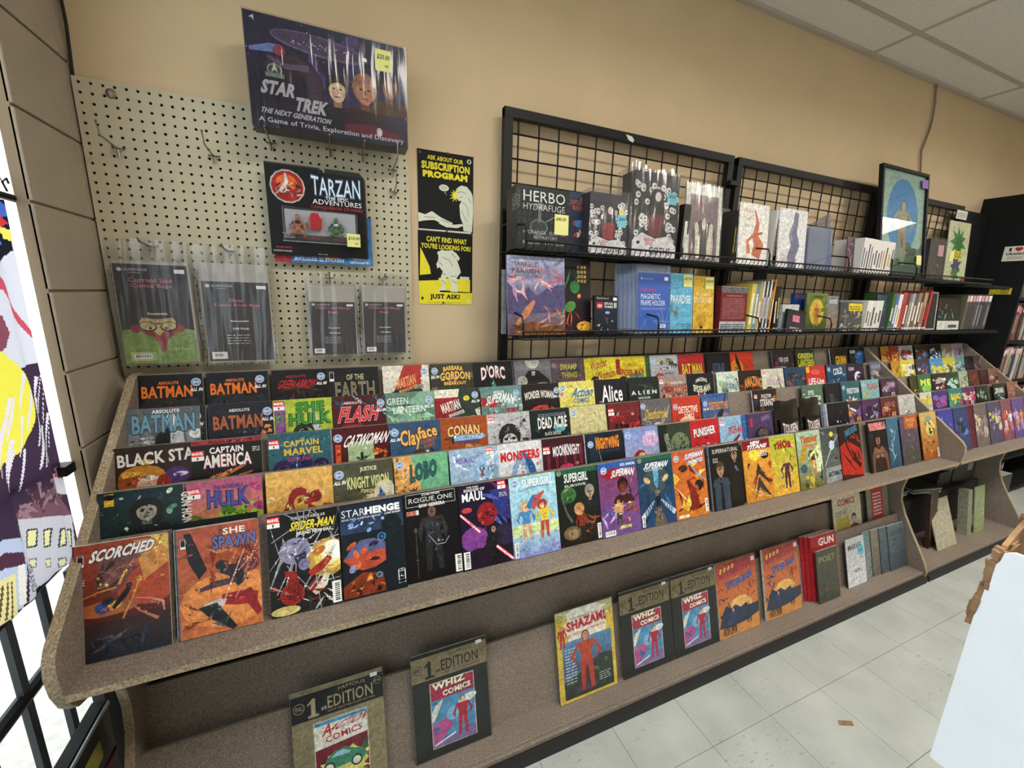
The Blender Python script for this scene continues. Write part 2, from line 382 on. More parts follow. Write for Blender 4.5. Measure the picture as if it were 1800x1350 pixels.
M = {}
M['print'] = printmat('cover_print', .40, .32); M['ink'] = printmat('lettering_ink', .4, 0)
M['matte_print'] = printmat('matte_print', .7, .05)
M['wall'] = mat('tan_wall_paint', 'cdb795', .75, noise=.06, nscale=5, bump=.25, bscale=180)
M['block'] = mat('tan_block_paint_shaded', '9f9382', .8, noise=.08, nscale=10, bump=.5, bscale=120)  # same tan as the wall, with this side's shade put into the colour
M['mortar'] = mat('painted_mortar', '8c7c66', .9)
M['ceil'] = mat('ceiling_tile', 'ebe7df', .95, noise=.14, nscale=90, bump=.9, bscale=130)
M['tee'] = mat('ceiling_grid_paint', 'b5ada2', .6)
M['floor'] = mat('vinyl_floor_tile', 'adb2ad', .40, noise=.1, nscale=7, dark='9ca19c', bump=.04, bscale=30)
def floor_mat():
    """vinyl tile: cloudy grey with short dark scuffs, all on world position so that no two tiles are alike"""
    mt, nt, b = nodes('vinyl_floor_tile_scuffed'); b.inputs['Roughness'].default_value = .42; b.inputs['Specular IOR Level'].default_value = .35; L = nt.links.new
    g = nt.nodes.new('ShaderNodeNewGeometry'); n = nt.nodes.new('ShaderNodeTexNoise'); n.inputs['Scale'].default_value = 5; n.inputs['Detail'].default_value = 6; L(g.outputs['Position'], n.inputs['Vector'])
    r = nt.nodes.new('ShaderNodeValToRGB'); r.color_ramp.elements[0].position = .3; r.color_ramp.elements[1].position = .7; r.color_ramp.elements[0].color = hexc('9ea39e'); r.color_ramp.elements[1].color = hexc('b2b7b2'); L(n.outputs[0], r.inputs[0])
    mp = nt.nodes.new('ShaderNodeMapping'); mp.inputs['Scale'].default_value = (28, 150, 1); mp.inputs['Rotation'].default_value = (0, 0, .12); L(g.outputs['Position'], mp.inputs[0])
    n2 = nt.nodes.new('ShaderNodeTexNoise'); n2.inputs['Scale'].default_value = 1; n2.inputs['Detail'].default_value = 3; L(mp.outputs[0], n2.inputs['Vector'])
    n3 = nt.nodes.new('ShaderNodeTexNoise'); n3.inputs['Scale'].default_value = 2.6; L(g.outputs['Position'], n3.inputs['Vector'])
    a = nt.nodes.new('ShaderNodeMapRange'); a.inputs[1].default_value = .60; a.inputs[2].default_value = .70; L(n2.outputs[0], a.inputs[0])
    c = nt.nodes.new('ShaderNodeMapRange'); c.inputs[1].default_value = .48; c.inputs[2].default_value = .62; c.inputs[4].default_value = .5; L(n3.outputs[0], c.inputs[0])
    q = nt.nodes.new('ShaderNodeMath'); q.operation = 'MULTIPLY'; L(a.outputs[0], q.inputs[0]); L(c.outputs[0], q.inputs[1])
    mx = nt.nodes.new('ShaderNodeMix'); mx.data_type = 'RGBA'; mx.inputs[7].default_value = hexc('4c4a46'); L(q.outputs[0], mx.inputs[0]); L(r.outputs[0], mx.inputs[6]); L(mx.outputs[2], b.inputs['Base Color'])
    return mt
M['floor'] = floor_mat()
M['grout'] = mat('floor_joint', '3e403b', .9)
M['board'] = board_mat('particle_board', '675b50', '8d8073', 'a89c8e')
M['edge'] = board_mat('particle_board_edge', '7c6b54', 'b09f84', 'd8cbb0')
M['dark_board'] = mat('dark_toe_board', '1b1a19', .7)
M['peg'] = mat('pegboard_paint', 'bdb69c', .6, noise=.08, nscale=7, bump=.05)
M['metal'] = mat('grey_steel', '8b8578', .35, metal=.9)
M['black'] = mat('black_powder_coat', '111214', .5, spec=.25, noise=.3, nscale=25)
M['blackwood'] = mat('black_painted_wood', '131516', .7, spec=.2, noise=.2, nscale=12)
M['paper'] = mat('white_paper', 'dcd8ce', .8)
M['white'] = mat('white_paint', 'e9ecec', .5, noise=.06, nscale=30)
M['cardwhite'] = mat('white_cardboard', 'dfe3e8', .75, noise=.05, nscale=14, bump=.1, bscale=90)
M['cardbrown'] = mat('brown_cardboard', '9c7c58', .85, noise=.35, nscale=30, bump=.5, bscale=60, dark='6b4a33')
M['glass'] = clear('window_glass', 'f4f8f8', .02, .02)
M['poly'] = clear('clear_poly_bag', 'f4f4f4', .06, .12, bump=.9, milk=.03, bscale=11)
M['polyrow'] = clear('clear_sleeve', 'f4f6f6', .018, .18, bump=.35, milk=.015)
M['hard'] = clear('hard_clear_plastic', 'e6ecf6', .16, .06, milk=.16, milkcol='d4dcf0')
M['red'] = mat('red_plastic', 'a8202a', .3); M['pin'] = mat('dark_red_pin', '7c1f22', .3)
M['silver'] = mat('silver_trim', 'c4c8cc', .25, metal=.8)
M['pave'] = mat('concrete_pavement', 'd2cdc6', .9, noise=.25, nscale=25)
M['shutter'] = mat('dark_metal_frame', '3a3f45', .5, metal=.3)
# ------------------------------------------------------------------ the room
CEIL = 2.935
RX, RY = 8.6, -5.6
def struct(o): o['kind'] = 'structure'; return o
struct(MB().box((-.03, 0, -.1), (RX, .2, 3.2)).build('wall_back', M['wall']))
struct(MB().box((RX, RY, -.1), (RX + .2, .2, 3.2)).build('wall_right', M['wall']))
struct(MB().box((-.2, RY - .2, -.1), (RX, RY, 3.2)).build('wall_front', M['wall']))
WIN0, WIN1, WZ0, WZ1 = -.28, -4.6, .04, 2.70
wl = MB().box((-.03, WIN0, -.1), (-.006, 0, 3.2)).box((-.12, RY, -.1), (0, WIN1, 3.2)).box((-.12, WIN1, WZ1), (0, WIN0, 3.2)).box((-.12, WIN1, -.1), (0, WIN0, WZ0))
wl = struct(wl.build('wall_left', M['mortar']))
bm_full = None
z = -.04
while z < 3.1:                                   # painted concrete blocks of the left wall, each its own piece
    a = MB().box((-.012, WIN0, z + .003), (0, -.038, z + .197)).build('block', M['block'], wl, bevel=.0025)
    b = MB().box((-.012, -.034, z + .003), (-.001, 0, z + .197)).build('block', M['block'], wl, bevel=.0025)
    z += .2
struct(MB().tube([(.004, -.004, 1.3), (.007, -.006, 1.7), (.004, -.004, 2.13), (.010, -.006, 2.25), (.006, -.005, 2.4), (.011, -.006, 2.6), (.008, -.005, CEIL)], .004, 5).build('trim_1', M['dark_board']))
# floor: vinyl tiles, each laid one by one where the photograph shows them
fl = struct(MB().box((-.1, RY, -.1), (RX, 0, -.004)).build('floor', M['grout']))
TX, TY, T = 2.7123 - 7 * .3048, -.8602 + 3 * .3048, .3048
rt = random.Random(4); tiles = []
tile_me = MB().box((  .0008, .0008, -.006), (T - .0008, T - .0008, 0)); shared = {}
far_tiles = MB()
for i in range(0, 30):
    for j in range(-3, 19):
        x, y = TX + i * T, TY - (j + 1) * T
        if x < -.1 or x > RX - .05 or y < RY or y > -.02: continue
        near = -2.55 < y < -.55 and .5 < x < 7.2
        if near:
            if not shared:
                o = tile_me.build('tile', M['floor'], fl, (x, y, 0)); shared['m'] = o.data
            else:
                o = bpy.data.objects.new('tile', shared['m']); COL.objects.link(o); o.parent = fl; o.location = (x, y, 0)
        else: far_tiles.box((x + .0005, y + .0005, -.006), (x + T - .0005, y + T - .0005, 0))
tag(far_tiles.build('far_tiles', M['floor'], fl), kind='stuff')
# suspended ceiling: 2 x 4 foot tiles on a painted grid
ce = struct(MB().box((-.1, RY, CEIL + .12), (RX, .1, CEIL + .2)).build('ceiling', M['dark_board']))
ys = [0, -.21] + [-.21 - .61 * k for k in range(1, 9)]; xs = [3.42 + 1.22 * k for k in range(-3, 5)]; xs = [-.1] + xs + [RX]
lamp_cells = [(round(x, 2), round(y, 2)) for x, y in TROFFERS]
ct = None
for a, b in zip(ys, ys[1:]):
    for c, d in zip(xs, xs[1:]):
        if any(abs(c - lx) < .15 and abs(a - ly) < .15 for lx, ly in lamp_cells): continue
        MB().box((c + .010, b + .010, CEIL - .002), (d - .010, a - .010 if a else 0, CEIL + .012)).build('tile', M['ceil'], ce, bevel=.002)
for y in ys[1:]: MB().box((-.1, y - .012, CEIL - .006), (RX, y + .012, CEIL + .03)).build('tee_bar', M['tee'], ce)
for x in xs[1:-1]: MB().box((x - .012, RY, CEIL - .005), (x + .012, 0, CEIL + .03)).build('tee_bar', M['tee'], ce)
MB().box((-.1, -.022, CEIL - .02), (RX, 0, CEIL + .0)).build('tee_bar', M['tee'], ce)
M['lamp'] = emis('lamp_diffuser', 'fffaf2', LAMP_POWER)
M['lamp_white'] = mat('lamp_housing', 'd8d4c8', .5)
def ceiling_light(x, y, n):
    x0, x1, y1 = x + .015, x + 1.205, y - .595; y0 = y - .015
    r = empty('ceiling_light', ((x0 + x1) / 2, (y0 + y1) / 2, CEIL))
    tag(r, n, 'ceiling light', 'recessed ceiling lights behind the camera')
    dx, dy = (x1 - x0) / 2, (y0 - y1) / 2
    hs = MB().box((-dx, -dy, 0), (-dx + .006, dy, .115)).box((dx - .006, -dy, 0), (dx, dy, .115)).box((-dx, -dy, 0), (dx, -dy + .006, .115)).box((-dx, dy - .006, 0), (dx, dy, .115))
    hs.build('housing', M['lamp_white'], r)
    MB().box((-dx + .006, -dy + .006, .108), (dx - .006, dy - .006, .115)).build('diffuser', M['lamp'], r)
for i, (x, y) in enumerate(TROFFERS): ceiling_light(x, y, 'recessed fluorescent ceiling light with a white diffuser')
# window in the left wall with its frame, glass and the pavement outside
wn = struct(empty('window_1', (-.1, WIN0, WZ0)))
W1 = lambda a, b, n, mm: MB().box((a[0], a[1] - WIN0, a[2] - WZ0), (b[0], b[1] - WIN0, b[2] - WZ0)).build(n, M[mm], wn)
W1((-.0, -2.50, WZ0), (.05, -2.44, WZ1), 'mullion', 'shutter'); W1((0, WIN1, WZ1 - .05), (.05, WIN0, WZ1), 'window_frame', 'white')
W1((.070, -.402, WZ0), (.094, -.332, .885), 'window_post', 'shutter')
W1((.02, WIN1, WZ0), (.025, WIN0, WZ1 - .05), 'pane', 'glass')
pv = MB().box((-14, -14, -.16), (-.1, 9, -.11)).build('pavement', M['pave']); struct(pv); pv.name = 'ground'
# cable on the wall below the ceiling
pts = [at(x, y, 1, -.012) for x, y in ((1645.7, 148), (1645, 165), (1644, 183), (1640, 207), (1635, 226), (1626, 250), (1620, 266), (1619, 285), (1618, 305))]; pts[0].z = CEIL
tag(MB().tube([tuple(p) for p in pts], .006, 6).build('cable', M['metal']), 'thin grey cable hanging down the wall from the ceiling to the framed picture', 'cable')

# ------------------------------------------------------------------ slanted comic display, two sections
LEAN = math.radians(16); SN, CS = math.sin(LEAN), math.cos(LEAN)
F1 = (-.590, .757); DY, DZ = .102, .0775
def foot(k): return F1[0] + (k - 1) * DY, F1[1] + (k - 1) * DZ
PROFILE = [(-.068, 1.318), (-.10, 1.318), (-.125, 1.312), (-.155, 1.285), (-.655, .868), (-.670, .845), (-.676, .81), (-.671, .765), (-.656, .722), (-.634, .694), (-.60, .682), (-.56, .680), (-.52, .660), (-.49, .61), (-.468, .56),
           (-.46, .50), (-.468, .43), (-.50, .35), (-.55, .26), (-.60, .175), (-.64, .10), (-.655, .06), (-.652, .02), (-.64, 0), (-.068, 0)]
def pocket(r, x0, x1, k):
    fy, fz = foot(k); o = Vector((x0, fy + .022 * CS, fz - .022 * SN - .002)); top = .262 if k < 5 else .268
    MB().obox(o, (x1 - x0, 0, 0), (0, .011 * CS, -.011 * SN), (0, top * SN, top * CS)).build('pocket_board', M['board'], r)
    if k > 1: MB().box((x0, fy - .04, fz - .012), (x1, fy + .03, fz - .001)).build('ledge', M['board'], r)
def display(x0, x1, left, label):
    r = empty('comic_display', (0, 0, 0)); tag(r, label, 'display rack', None)
    a, b = x0 + (.022 if left else 0), x1 - .022
    if left: MB().prism(PROFILE, 0, x0, x0 + .022).build('side_panel', M['board'], r, bevel=.002, rim=M['edge'])
    MB().prism(PROFILE, 0, x1 - .022, x1).build('side_panel', M['board'], r, bevel=.002, rim=M['edge'])
    for k in range(1, 6): pocket(r, a, b, k)
    MB().box((a, -.666, .738), (b, -.47, .755)).build('front_shelf', M['board'], r)
    MB().box((a, -.6672, .7385), (b, -.666, .7545)).build('raw_edge', M['edge'], r)
    MB().box((a, -.63, .036), (b, -.02, .056)).box((a, -.645, .036), (b, -.63, .056)).build('base_shelf', M['board'], r, bevel=.003)
    if left: MB().obox((a, -.541, .056), (b - a, 0, 0), (0, .011, -.003), (0, .075, .285)).build('lower_pocket_board', M['board'], r)
    if left: MB().obox((a, -.489, .056), (b - a, 0, 0), (0, .011, -.003), (0, .108, .42)).build('lower_pocket_board', M['board'], r)
    MB().box((a, -.668, 0), (b, -.60, .034)).build('toe_board', M['dark_board'], r)
    MB().box((a, -.092, .1), (b, -.078, 1.20)).build('back_panel', M['dark_board'], r)
    return r
X0, X1, X2 = .05, 3.74, 5.02
display(X0, X1, True, 'long particle-board comic rack with five slanted tiers under the pegboard')
display(X1, X2, False, 'shorter particle-board comic rack at the far right end by the black bookcase')
# ------------------------------------------------------------------ comics
def toppt(k): fy, fz = foot(k); return fy + .258 * SN, fz + .258 * CS
def xrow(k, px, section=1):
    """x on the line of the comics' upper edges in tier k under pixel column px (solved along that line)"""
    ty, tz = toppt(k); lo, hi = -.2, 7.
    for _ in range(40):
        mid = (lo + hi) / 2; d = Vector((mid, ty, tz)) - CAMP; u = 900 + F_PX * d.dot(CR) / d.dot(CF)
        if u < px: lo = mid
        else: hi = mid
    return lo
CW, CH, CT = .168, .258, .0035
def slab(name, w, h, t, cover, back=None, spine=None, paper='d8d4c8'):
    """the paper block: cover colour in front, at the back and on the spine, paper edges elsewhere"""
    p = Print(1, 1); me = bpy.data.meshes.new(name)
    v = [(0, 0, 0), (w, 0, 0), (w, t, 0), (0, t, 0), (0, 0, h), (w, 0, h), (w, t, h), (0, t, h)]
    f = [(0, 3, 2, 1), (4, 5, 6, 7), (0, 1, 5, 4), (1, 2, 6, 5), (2, 3, 7, 6), (3, 0, 4, 7)]
    me.from_pydata(v, [], f); ca = me.color_attributes.new('Col', 'FLOAT_COLOR', 'CORNER'); dat = []
    cs = [paper, paper, cover, paper, back or cover, spine or cover]
    for c in cs: dat.extend(hexc(c) * 4)
    ca.data.foreach_set('color', dat); me.materials.append(M['print'])
    o = bpy.data.objects.new(name, me); COL.objects.link(o); return o
def art(p, kind, pal, bg2=None):
    """plain invented artwork in the colours of the cover, weighted to the part that shows"""
    R = p.R; A = pal
    if kind == 'blob': p.scat(13, .1, .35, .9, .78, .08, .22, A); p.scat(9, .2, .4, .8, .75, .04, .1, A, 't')
    elif kind == 'shard': p.scat(20, 0, .3, 1, .8, .08, .26, A, 't')
    elif kind == 'swirl': p.scat(15, .1, .3, .9, .8, .12, .35, A, 's'); p.scat(5, .2, .4, .8, .7, .05, .1, A)
    elif kind == 'web': p.scat(9, .2, .1, .8, .7, .1, .2, A[1:]); p.scat(26, 0, .2, 1, 1, .15, .45, A[:1], 'l')
    elif kind == 'spot': p.ell(.5, .45, .36, .36, A[0]); p.scat(8, .25, .4, .75, .7, .05, .14, A[1:], 't')
    elif kind == 'head': p.scat(5, 0, .3, 1, .7, .1, .2, A[3:] or A); p.head(.5, .66, .18, A[0], A[1], A[2], 1)
    elif kind == 'face': p.head(.5, .5, .33, A[0], A[1], A[2], 0)
    elif kind == 'fig': p.scat(6, 0, .2, 1, .7, .1, .25, A[2:] or A); p.fig(.5, .12, .62, A[0], A[1], lean=R.uniform(-.6, .6), arms=R.uniform(0, 1))
    elif kind == 'figs':
        p.scat(8, 0, .2, 1, .75, .1, .2, A); p.fig(.3, .25, .5, A[0], A[1], lean=-.4, arms=.5); p.fig(.68, .2, .52, A[1], A[0], lean=.4, arms=.6)
    elif kind == 'burst': p.burst(.5, .5, .42, A[0], 16); p.burst(.5, .5, .26, A[1], 12); p.scat(6, .3, .35, .7, .65, .05, .12, A[2:] or A, 't')
    elif kind == 'city':
        x = 0
        while x < 1: w = R.uniform(.08, .18); p.rect(x, 0, x + w, R.uniform(.35, .65), R.choice(A)); x += w
        p.scat(16, .03, .1, .97, .55, .01, .025, A[-1:])
    elif kind == 'stripe':
        for i in range(6): p.band([(i / 6 + .05, 0), (i / 6 + .12, .8)], [.05, .02], R.choice(A))
    elif kind == 'moon': p.ell(.72, .52, .16, .16, A[0]); p.scat(9, 0, .2, 1, .5, .1, .2, A[1:], 't'); p.fig(.42, .2, .42, '111')
    elif kind == 'wing':
        for q in (-1, 1): p.poly([(.5, .55), (.5 + q * .5, .75), (.5 + q * .42, .5), (.5 + q * .25, .56), (.5 + q * .15, .42)], A[0])
        p.ell(.5, .5, .12, .2, A[1]); p.scat(6, .2, .2, .8, .45, .05, .15, A[1:], 't')
def comic(k, pl, pr, desc, bg, titles, kind='blob', pal=('555',), badge=None, anchor='', n=0, w=CW, h=CH, draw=None, t=CT, bg2=None, sleeve=False, yaw=0):
    return dict(k=k, pl=pl, pr=pr, desc=desc, bg=bg, titles=titles, kind=kind, pal=pal, badge=badge, anchor=anchor, n=n, w=w, h=h, draw=draw, t=t, bg2=bg2, sleeve=sleeve, yaw=yaw)
def make_cover(root, c, seed, y=0, small=False):
    p = Print(c['w'], c['h'], seed); p.grad(c['bg'], c['bg2'] or c['bg'])
    if c['draw']: c['draw'](p)
    else: art(p, c['kind'], c['pal'])
    if c['k'] > 1:
        q0 = .18 if c['draw'] else .40
        p.v = p.v[:4] + [(a[0], a[1], c['h'] * (q0 + (1 - q0) * a[2] / c['h'])) if a[2] > .001 else a for a in p.v[4:]]
    p.detail(40 if small else (420 if c['k'] == 1 else 200), 0 if c['k'] == 1 else .5, .028 if c['k'] == 1 else .042)
    if small:
        for tt in c['titles']: p.text(*tt[:6], **(tt[6] if len(tt) > 6 else {}))
        p.build('front_cover', root, y=y); return
    p.build('front_cover', root, y=y)
    if c['titles']:
        q = Print(c['w'], c['h'], seed); q.z = p.z + 1
        for tt in c['titles']: q.text(*tt[:6], **(tt[6] if len(tt) > 6 else {}))
        q.build('title_lettering', root, M['ink'], y)
    if c['badge']:
        for b in (c['badge'] if isinstance(c['badge'], list) else [c['badge']]):
            q = Print(c['w'], c['h'], seed); q.z = p.z + 1
            if b[0] == 'bar': q.bar(*b[1:])
            elif b[0] == 'allin': q.badge('dc', b[1], b[2]); q.text('ALL IN', b[1] - .1, b[2] - .11, .19, .04, 'e8eef4', bold=.05, shear=.1)
            elif b[0] == 'txt': q.rows(*b[1:])
            else: q.badge(*b)
            q.build({'bar': 'barcode', 'txt': 'credit_lines'}.get(b[0], 'publisher_badge'), root, M['ink'], y)
TIERN = {5: 'top tier', 4: 'second tier', 3: 'third tier', 2: 'fourth tier', 1: 'front shelf'}
def place_row(L, section, tagw=''):
    L = sorted(L, key=lambda c: c['pl']); k = L[0]['k']
    xs = []
    for c in L:
        a, b = xrow(k, c['pl']), xrow(k, c['pr']); vis = b - a
        if vis > .148 and not c['anchor']: c['x'] = (a + b) / 2 - c['w'] / 2
        elif c['anchor'] == 'R': c['x'] = b - c['w']
        else: c['x'] = a
    dep = [0] * len(L)
    for i in range(1, len(L)):
        if L[i]['x'] < L[i - 1]['x'] + L[i - 1]['w'] - .0005:
            dep[i] = dep[i - 1] + 1 if L[i]['anchor'] == 'R' else dep[i]
    for i in range(len(L) - 2, -1, -1):
        if L[i + 1]['anchor'] != 'R' and L[i + 1]['x'] < L[i]['x'] + L[i]['w'] - .0005:
            dep[i] = max(dep[i], dep[i + 1] + 1)
    fy, fz = foot(k)
    for i, c in enumerate(L):
        dd = min(dep[i], 4) * .0042; o = slab('comic_book', c['w'], c['h'], c['t'], c['bg'] if not c.get('spine') else c['spine'])
        o.location = (c['x'], fy + dd * CS, fz - dd * SN + .0008); o.rotation_euler = (-LEAN, 0, 0)
        tag(o, c['desc'], 'comic', 'comics on the %s of the %s rack' % (TIERN[k], 'long' if section == 1 else 'short'))
        make_cover(o, c, hash_seed(c['desc'], i), small=section == 2 or c.get('small'))
        if c['sleeve']: MB().box((-.006, -.004, -.0), (c['w'] + .006, c['t'] + .001, c['h'] + .012)).build('clear_sleeve', M['polyrow'], o)
        room = int((.020 - dd) / .0042)
        for q in range(min(c['n'], room)):
            d2 = dd + (q + 1) * .0042; s = slab('comic_book', c['w'], c['h'], c['t'], ['23262e', '7d828c', '3c4456', 'b9bcc2', '4d3a3a'][(q + i) % 5])
            s.location = (c['x'] - .0035 * (q + 1), fy + d2 * CS, fz - d2 * SN + .0008); s.rotation_euler = (-LEAN, 0, 0)
            tag(s, 'spare comic behind the ' + ' '.join(c['desc'].replace(',', '').split()[:9]), 'comic', 'spare copies in the comic rack pockets')
def hash_seed(s, i): return sum(ord(a) * (j + 3) for j, a in enumerate(s)) % 9973 + i
T_ = dict
ABS = dict(bold=.03)
def absbat(col, art_c):
    def d(p):
        p.poly([(0, .5), (.25, .72), (.4, .62), (.5, .70), (.62, .62), (.9, .66), (1, .5), (1, .3), (0, .3)], art_c[0])
        p.scat(9, .15, .4, .85, .62, .06, .16, art_c, 't'); p.poly([(.05, .82), (.3, .7), (.45, .66), (.2, .64)], art_c[1])
    return d
O = ABS
rows5 = [
 comic(5, 231, 359, 'black comic with blocky orange title, leftmost on the top tier', '15161a', [('BATMAN', .1, .73, .74, .14, 'e9772a', T_(out='101010')), ('ABSOLUTE', .34, .885, .3, .035, 'e9772a')], draw=absbat('', ['2a2c31', '41302c', '1d2a30', '5c2a22']), badge=('allin', .9, .9)),
 comic(5, 360, 472, 'black comic with blocky orange title, second from left on the top tier', '14151a', [('BATMAN', .06, .73, .74, .14, 'e9772a', T_(out='101010')), ('ABSOLUTE', .3, .885, .3, .035, 'e9772a')], draw=absbat('', ['26292e', '3a2c28', '1c2b31', '5c2a22']), badge=('allin', .86, .9)),
 comic(5, 475.5, 575.5, 'black comic with scratchy red title and a blue round badge', '141011', [('GREEN ARROW', .08, .76, .66, .11, 'c8242c', T_(shear=.12, bold=.01)), ('ABSOLUTE', .24, .895, .36, .035, 'a02a2c')], 'swirl', ['3a2620', '1e1817', '50342a'], ('allin', .88, .9)),
 comic(5, 576, 663, 'black comic with tall pale hollow capital letters', '17181a', [('OF THE', .36, .83, .34, .08, 'b9ab86'), ('EARTH', .14, .58, .76, .22, '6e6a54', T_(out='b9ab86', ow=.02, bold=-.005))], 'stripe', ['202122', '26272a'], ('im', .08, .9, .07)),
 comic(5, 670, 754, 'cream and red comic with slanted orange title and dark round shape', 'd8d2c2', [('MARTIAN', .3, .66, .42, .14, 'e8a06a', T_(rot=16, shear=.1)), ('MANHUNTER', .34, .6, .42, .05, 'e8a06a', T_(rot=16))], draw=lambda p: (p.poly([(.1, .3), (.45, 1), (.85, 1), (.8, .55), (.3, .42)], 'a8342c'), p.ell(.5, .42, .42, .3, '22261f'), p.ell(.66, .5, .2, .2, '2e3a2a'), p.rect(.66, .58, .86, .66, '8a8a76')), badge=('allin', .89, .9)),
 comic(5, 755, 830, 'dark comic with yellow arched two-line title and girl in glasses', '38352c', [('BARBARA', .3, .88, .46, .07, 'e8bb55', T_(arc=.3)), ('GORDON', .22, .74, .7, .12, 'e9c25c', T_(arc=.2)), ('BREAKOUT', .3, .68, .52, .05, 'e9c25c')], 'head', ['b98a6a', '5e3022', '3a3a2c', '6a6a50', '232a22'], ('allin', .1, .9)),
 comic(5, 831, 898, 'black comic with white jagged title and teal spike', '111516', [("D'ORC", .2, .72, .6, .2, 'e8e8ea', T_(out='8a2a24', arc=.15))], draw=lambda p: (p.poly([(.36, .3), (.5, .68), (.64, .3)], '4f8f90'), p.scat(7, .1, .35, .9, .55, .06, .14, ['2a5a60', '5aa4a2', '8a3a30'], 't'))),
 comic(5, 901.5, 967, 'grey comic showing a man in a black shirt, no title', '77747c', [], draw=lambda p: (p.ell(.5, 1.0, .2, .26, 'c8c4bc'), p.poly([(.05, .2), (.2, .62), (.38, .8), (.65, .8), (.95, .6), (1, .2)], '141416'), p.ell(.2, .6, .14, .16, 'b9b5ac'), p.ell(.74, .52, .16, .06, '8c897c'), p.rect(.47, .7, .55, .78, 'ddd')), n=2),
 comic(5, 972, 1024, 'purple and orange comic with dull yellow two-line title', '5c4a58', [('SWAMP', .26, .82, .5, .1, 'b9b05a', T_(out='5f6a2c')), ('THING', .28, .68, .46, .1, 'b9b05a', T_(out='5f6a2c'))], 'swirl', ['2c2a30', 'a8604a', '3a343c', '75464a'], ('dcb', .08, .9, .06), n=3),
 comic(5, 1026, 1090, 'bright yellow comic with looping dark red script title', 'e3d431', [('Wonder', .2, .78, .55, .15, 'a02a34', T_(rot=12, bold=.015)), ('Woman', .36, .6, .6, .15, 'a02a34', T_(rot=8, bold=.015))], draw=lambda p: (p.head(.3, .5, .13, 'd8b08a', '1c1a20', 'ddd'), p.poly([(0, .3), (.3, .36), (.3, 0), (0, 0)], '35507c')), anchor='L', n=2),
 comic(5, 1084, 1130, 'small yellow comic with dark red arched title and green caption', 'e0cf2e', [('THE AMAZING', .22, .82, .5, .07, 'b07a20'), ('SPIDER-MAN', .1, .68, .82, .12, 'b02a30', T_(arc=-.3))], draw=lambda p: (p.rect(0, .62, .14, .95, 'a82830'), p.rect(.42, .48, .92, .62, '4f9a78'), p.ell(.22, .5, .16, .12, '1a1e14'))),
 comic(5, 1130, 1142, 'dark green comic half hidden behind yellow one', '3c5a38', [], 'blob', ['25402c', '6a3a34', '81995a'], anchor='R'),
 comic(5, 1142.5, 1188, 'white and grey comic with silver arched title', 'b9c4cf', [('SPIDER-MAN', .14, .64, .82, .15, 'dfe3e6', T_(out='3a3f4a', arc=.2)), ('BRAND NEW DAY', .2, .87, .7, .05, 'c9b54a')], 'blob', ['d8dde2', '9aa6b2', 'b0353a', '3c3f48']),
 comic(5, 1189.5, 1237, 'red comic with fat yellow title and blue sea', 'b0262c', [('BAT MAN', .12, .62, .78, .2, 'e8d23a', T_(out='7a2018'))], draw=lambda p: (p.rect(0, 0, 1, .5, 'd8822a'), p.ell(.5, .35, .5, .12, 'e3c44a'), p.ell(.45, .4, .12, .12, '3a5f9a'), p.rect(.55, .48, .95, .56, 'b8bcc8')), n=1),
 comic(5, 1239, 1282, 'black comic with dim violet title and white spiky shapes', '141418', [('WITCHBLADE', .24, .6, .5, .2, '5c628a')], draw=lambda p: (p.poly([(0, .2), (.2, .58), (.42, .3)], 'b9b6c8'), p.ell(.75, .4, .22, .18, '9a8f86'), p.ell(.76, .38, .16, .12, '1a1a1e'), p.scat(6, .1, .25, .6, .45, .05, .1, ['d8d8e0', '4a4456'], 't'))),
 comic(5, 1284, 1320, 'orange-red comic with leaping dark silhouette', 'c8381c', [], draw=lambda p: (p.ell(.25, .6, .3, .35, 'e3862c'), p.band([(.25, .95), (.3, .75), (.42, .5), (.36, .2)], [.05, .16, .1, .05], '221512'), p.band([(.36, .3), (.6, .35), (.95, .48)], [.1, .16, .04], '2a1512'))),
 comic(5, 1356, 1394, 'dark comic with white title over a red and blue flag', '2a2024', [('G.I. JOE', .3, .72, .44, .13, 'e0e4ea')], 'fig', ['3a3a40', '8a8f98', '9a2a34', '5a5058', '7a3038'], n=2),
 comic(5, 1397, 1430, 'green comic with curly yellow two-line title', '1d3a20', [('GREEN', .1, .8, .8, .12, 'd8cf3a'), ('LANTERN', .1, .62, .84, .16, 'd8cf3a', T_(out='3a7a30'))], 'blob', ['2c6a2e', '15201a', '4f8a3a']),
 comic(5, 1458, 1489.5, 'black comic with fat yellow title and yellow cat shape', '141210', [('GRIMM', .24, .6, .62, .22, 'e3b32a')], draw=lambda p: (p.ell(.66, .46, .2, .12, 'd8a92c'), p.ell(.4, .42, .1, .08, '8a5f20')), n=1),
 comic(5, 1491, 1520, 'black comic with glowing blue creature head', '10131c', [('KROM', .05, .86, .3, .08, 'c8d0dc')], draw=lambda p: (p.ell(.6, .78, .3, .16, '3c74b8', 20), p.poly([(.3, .6), (.9, .8), (.8, .56), (.5, .5)], '2c5a94'), p.ell(.7, .3, .25, .2, '8fb0c8'), p.ell(.62, .8, .1, .06, '9cc4e3'))),
]
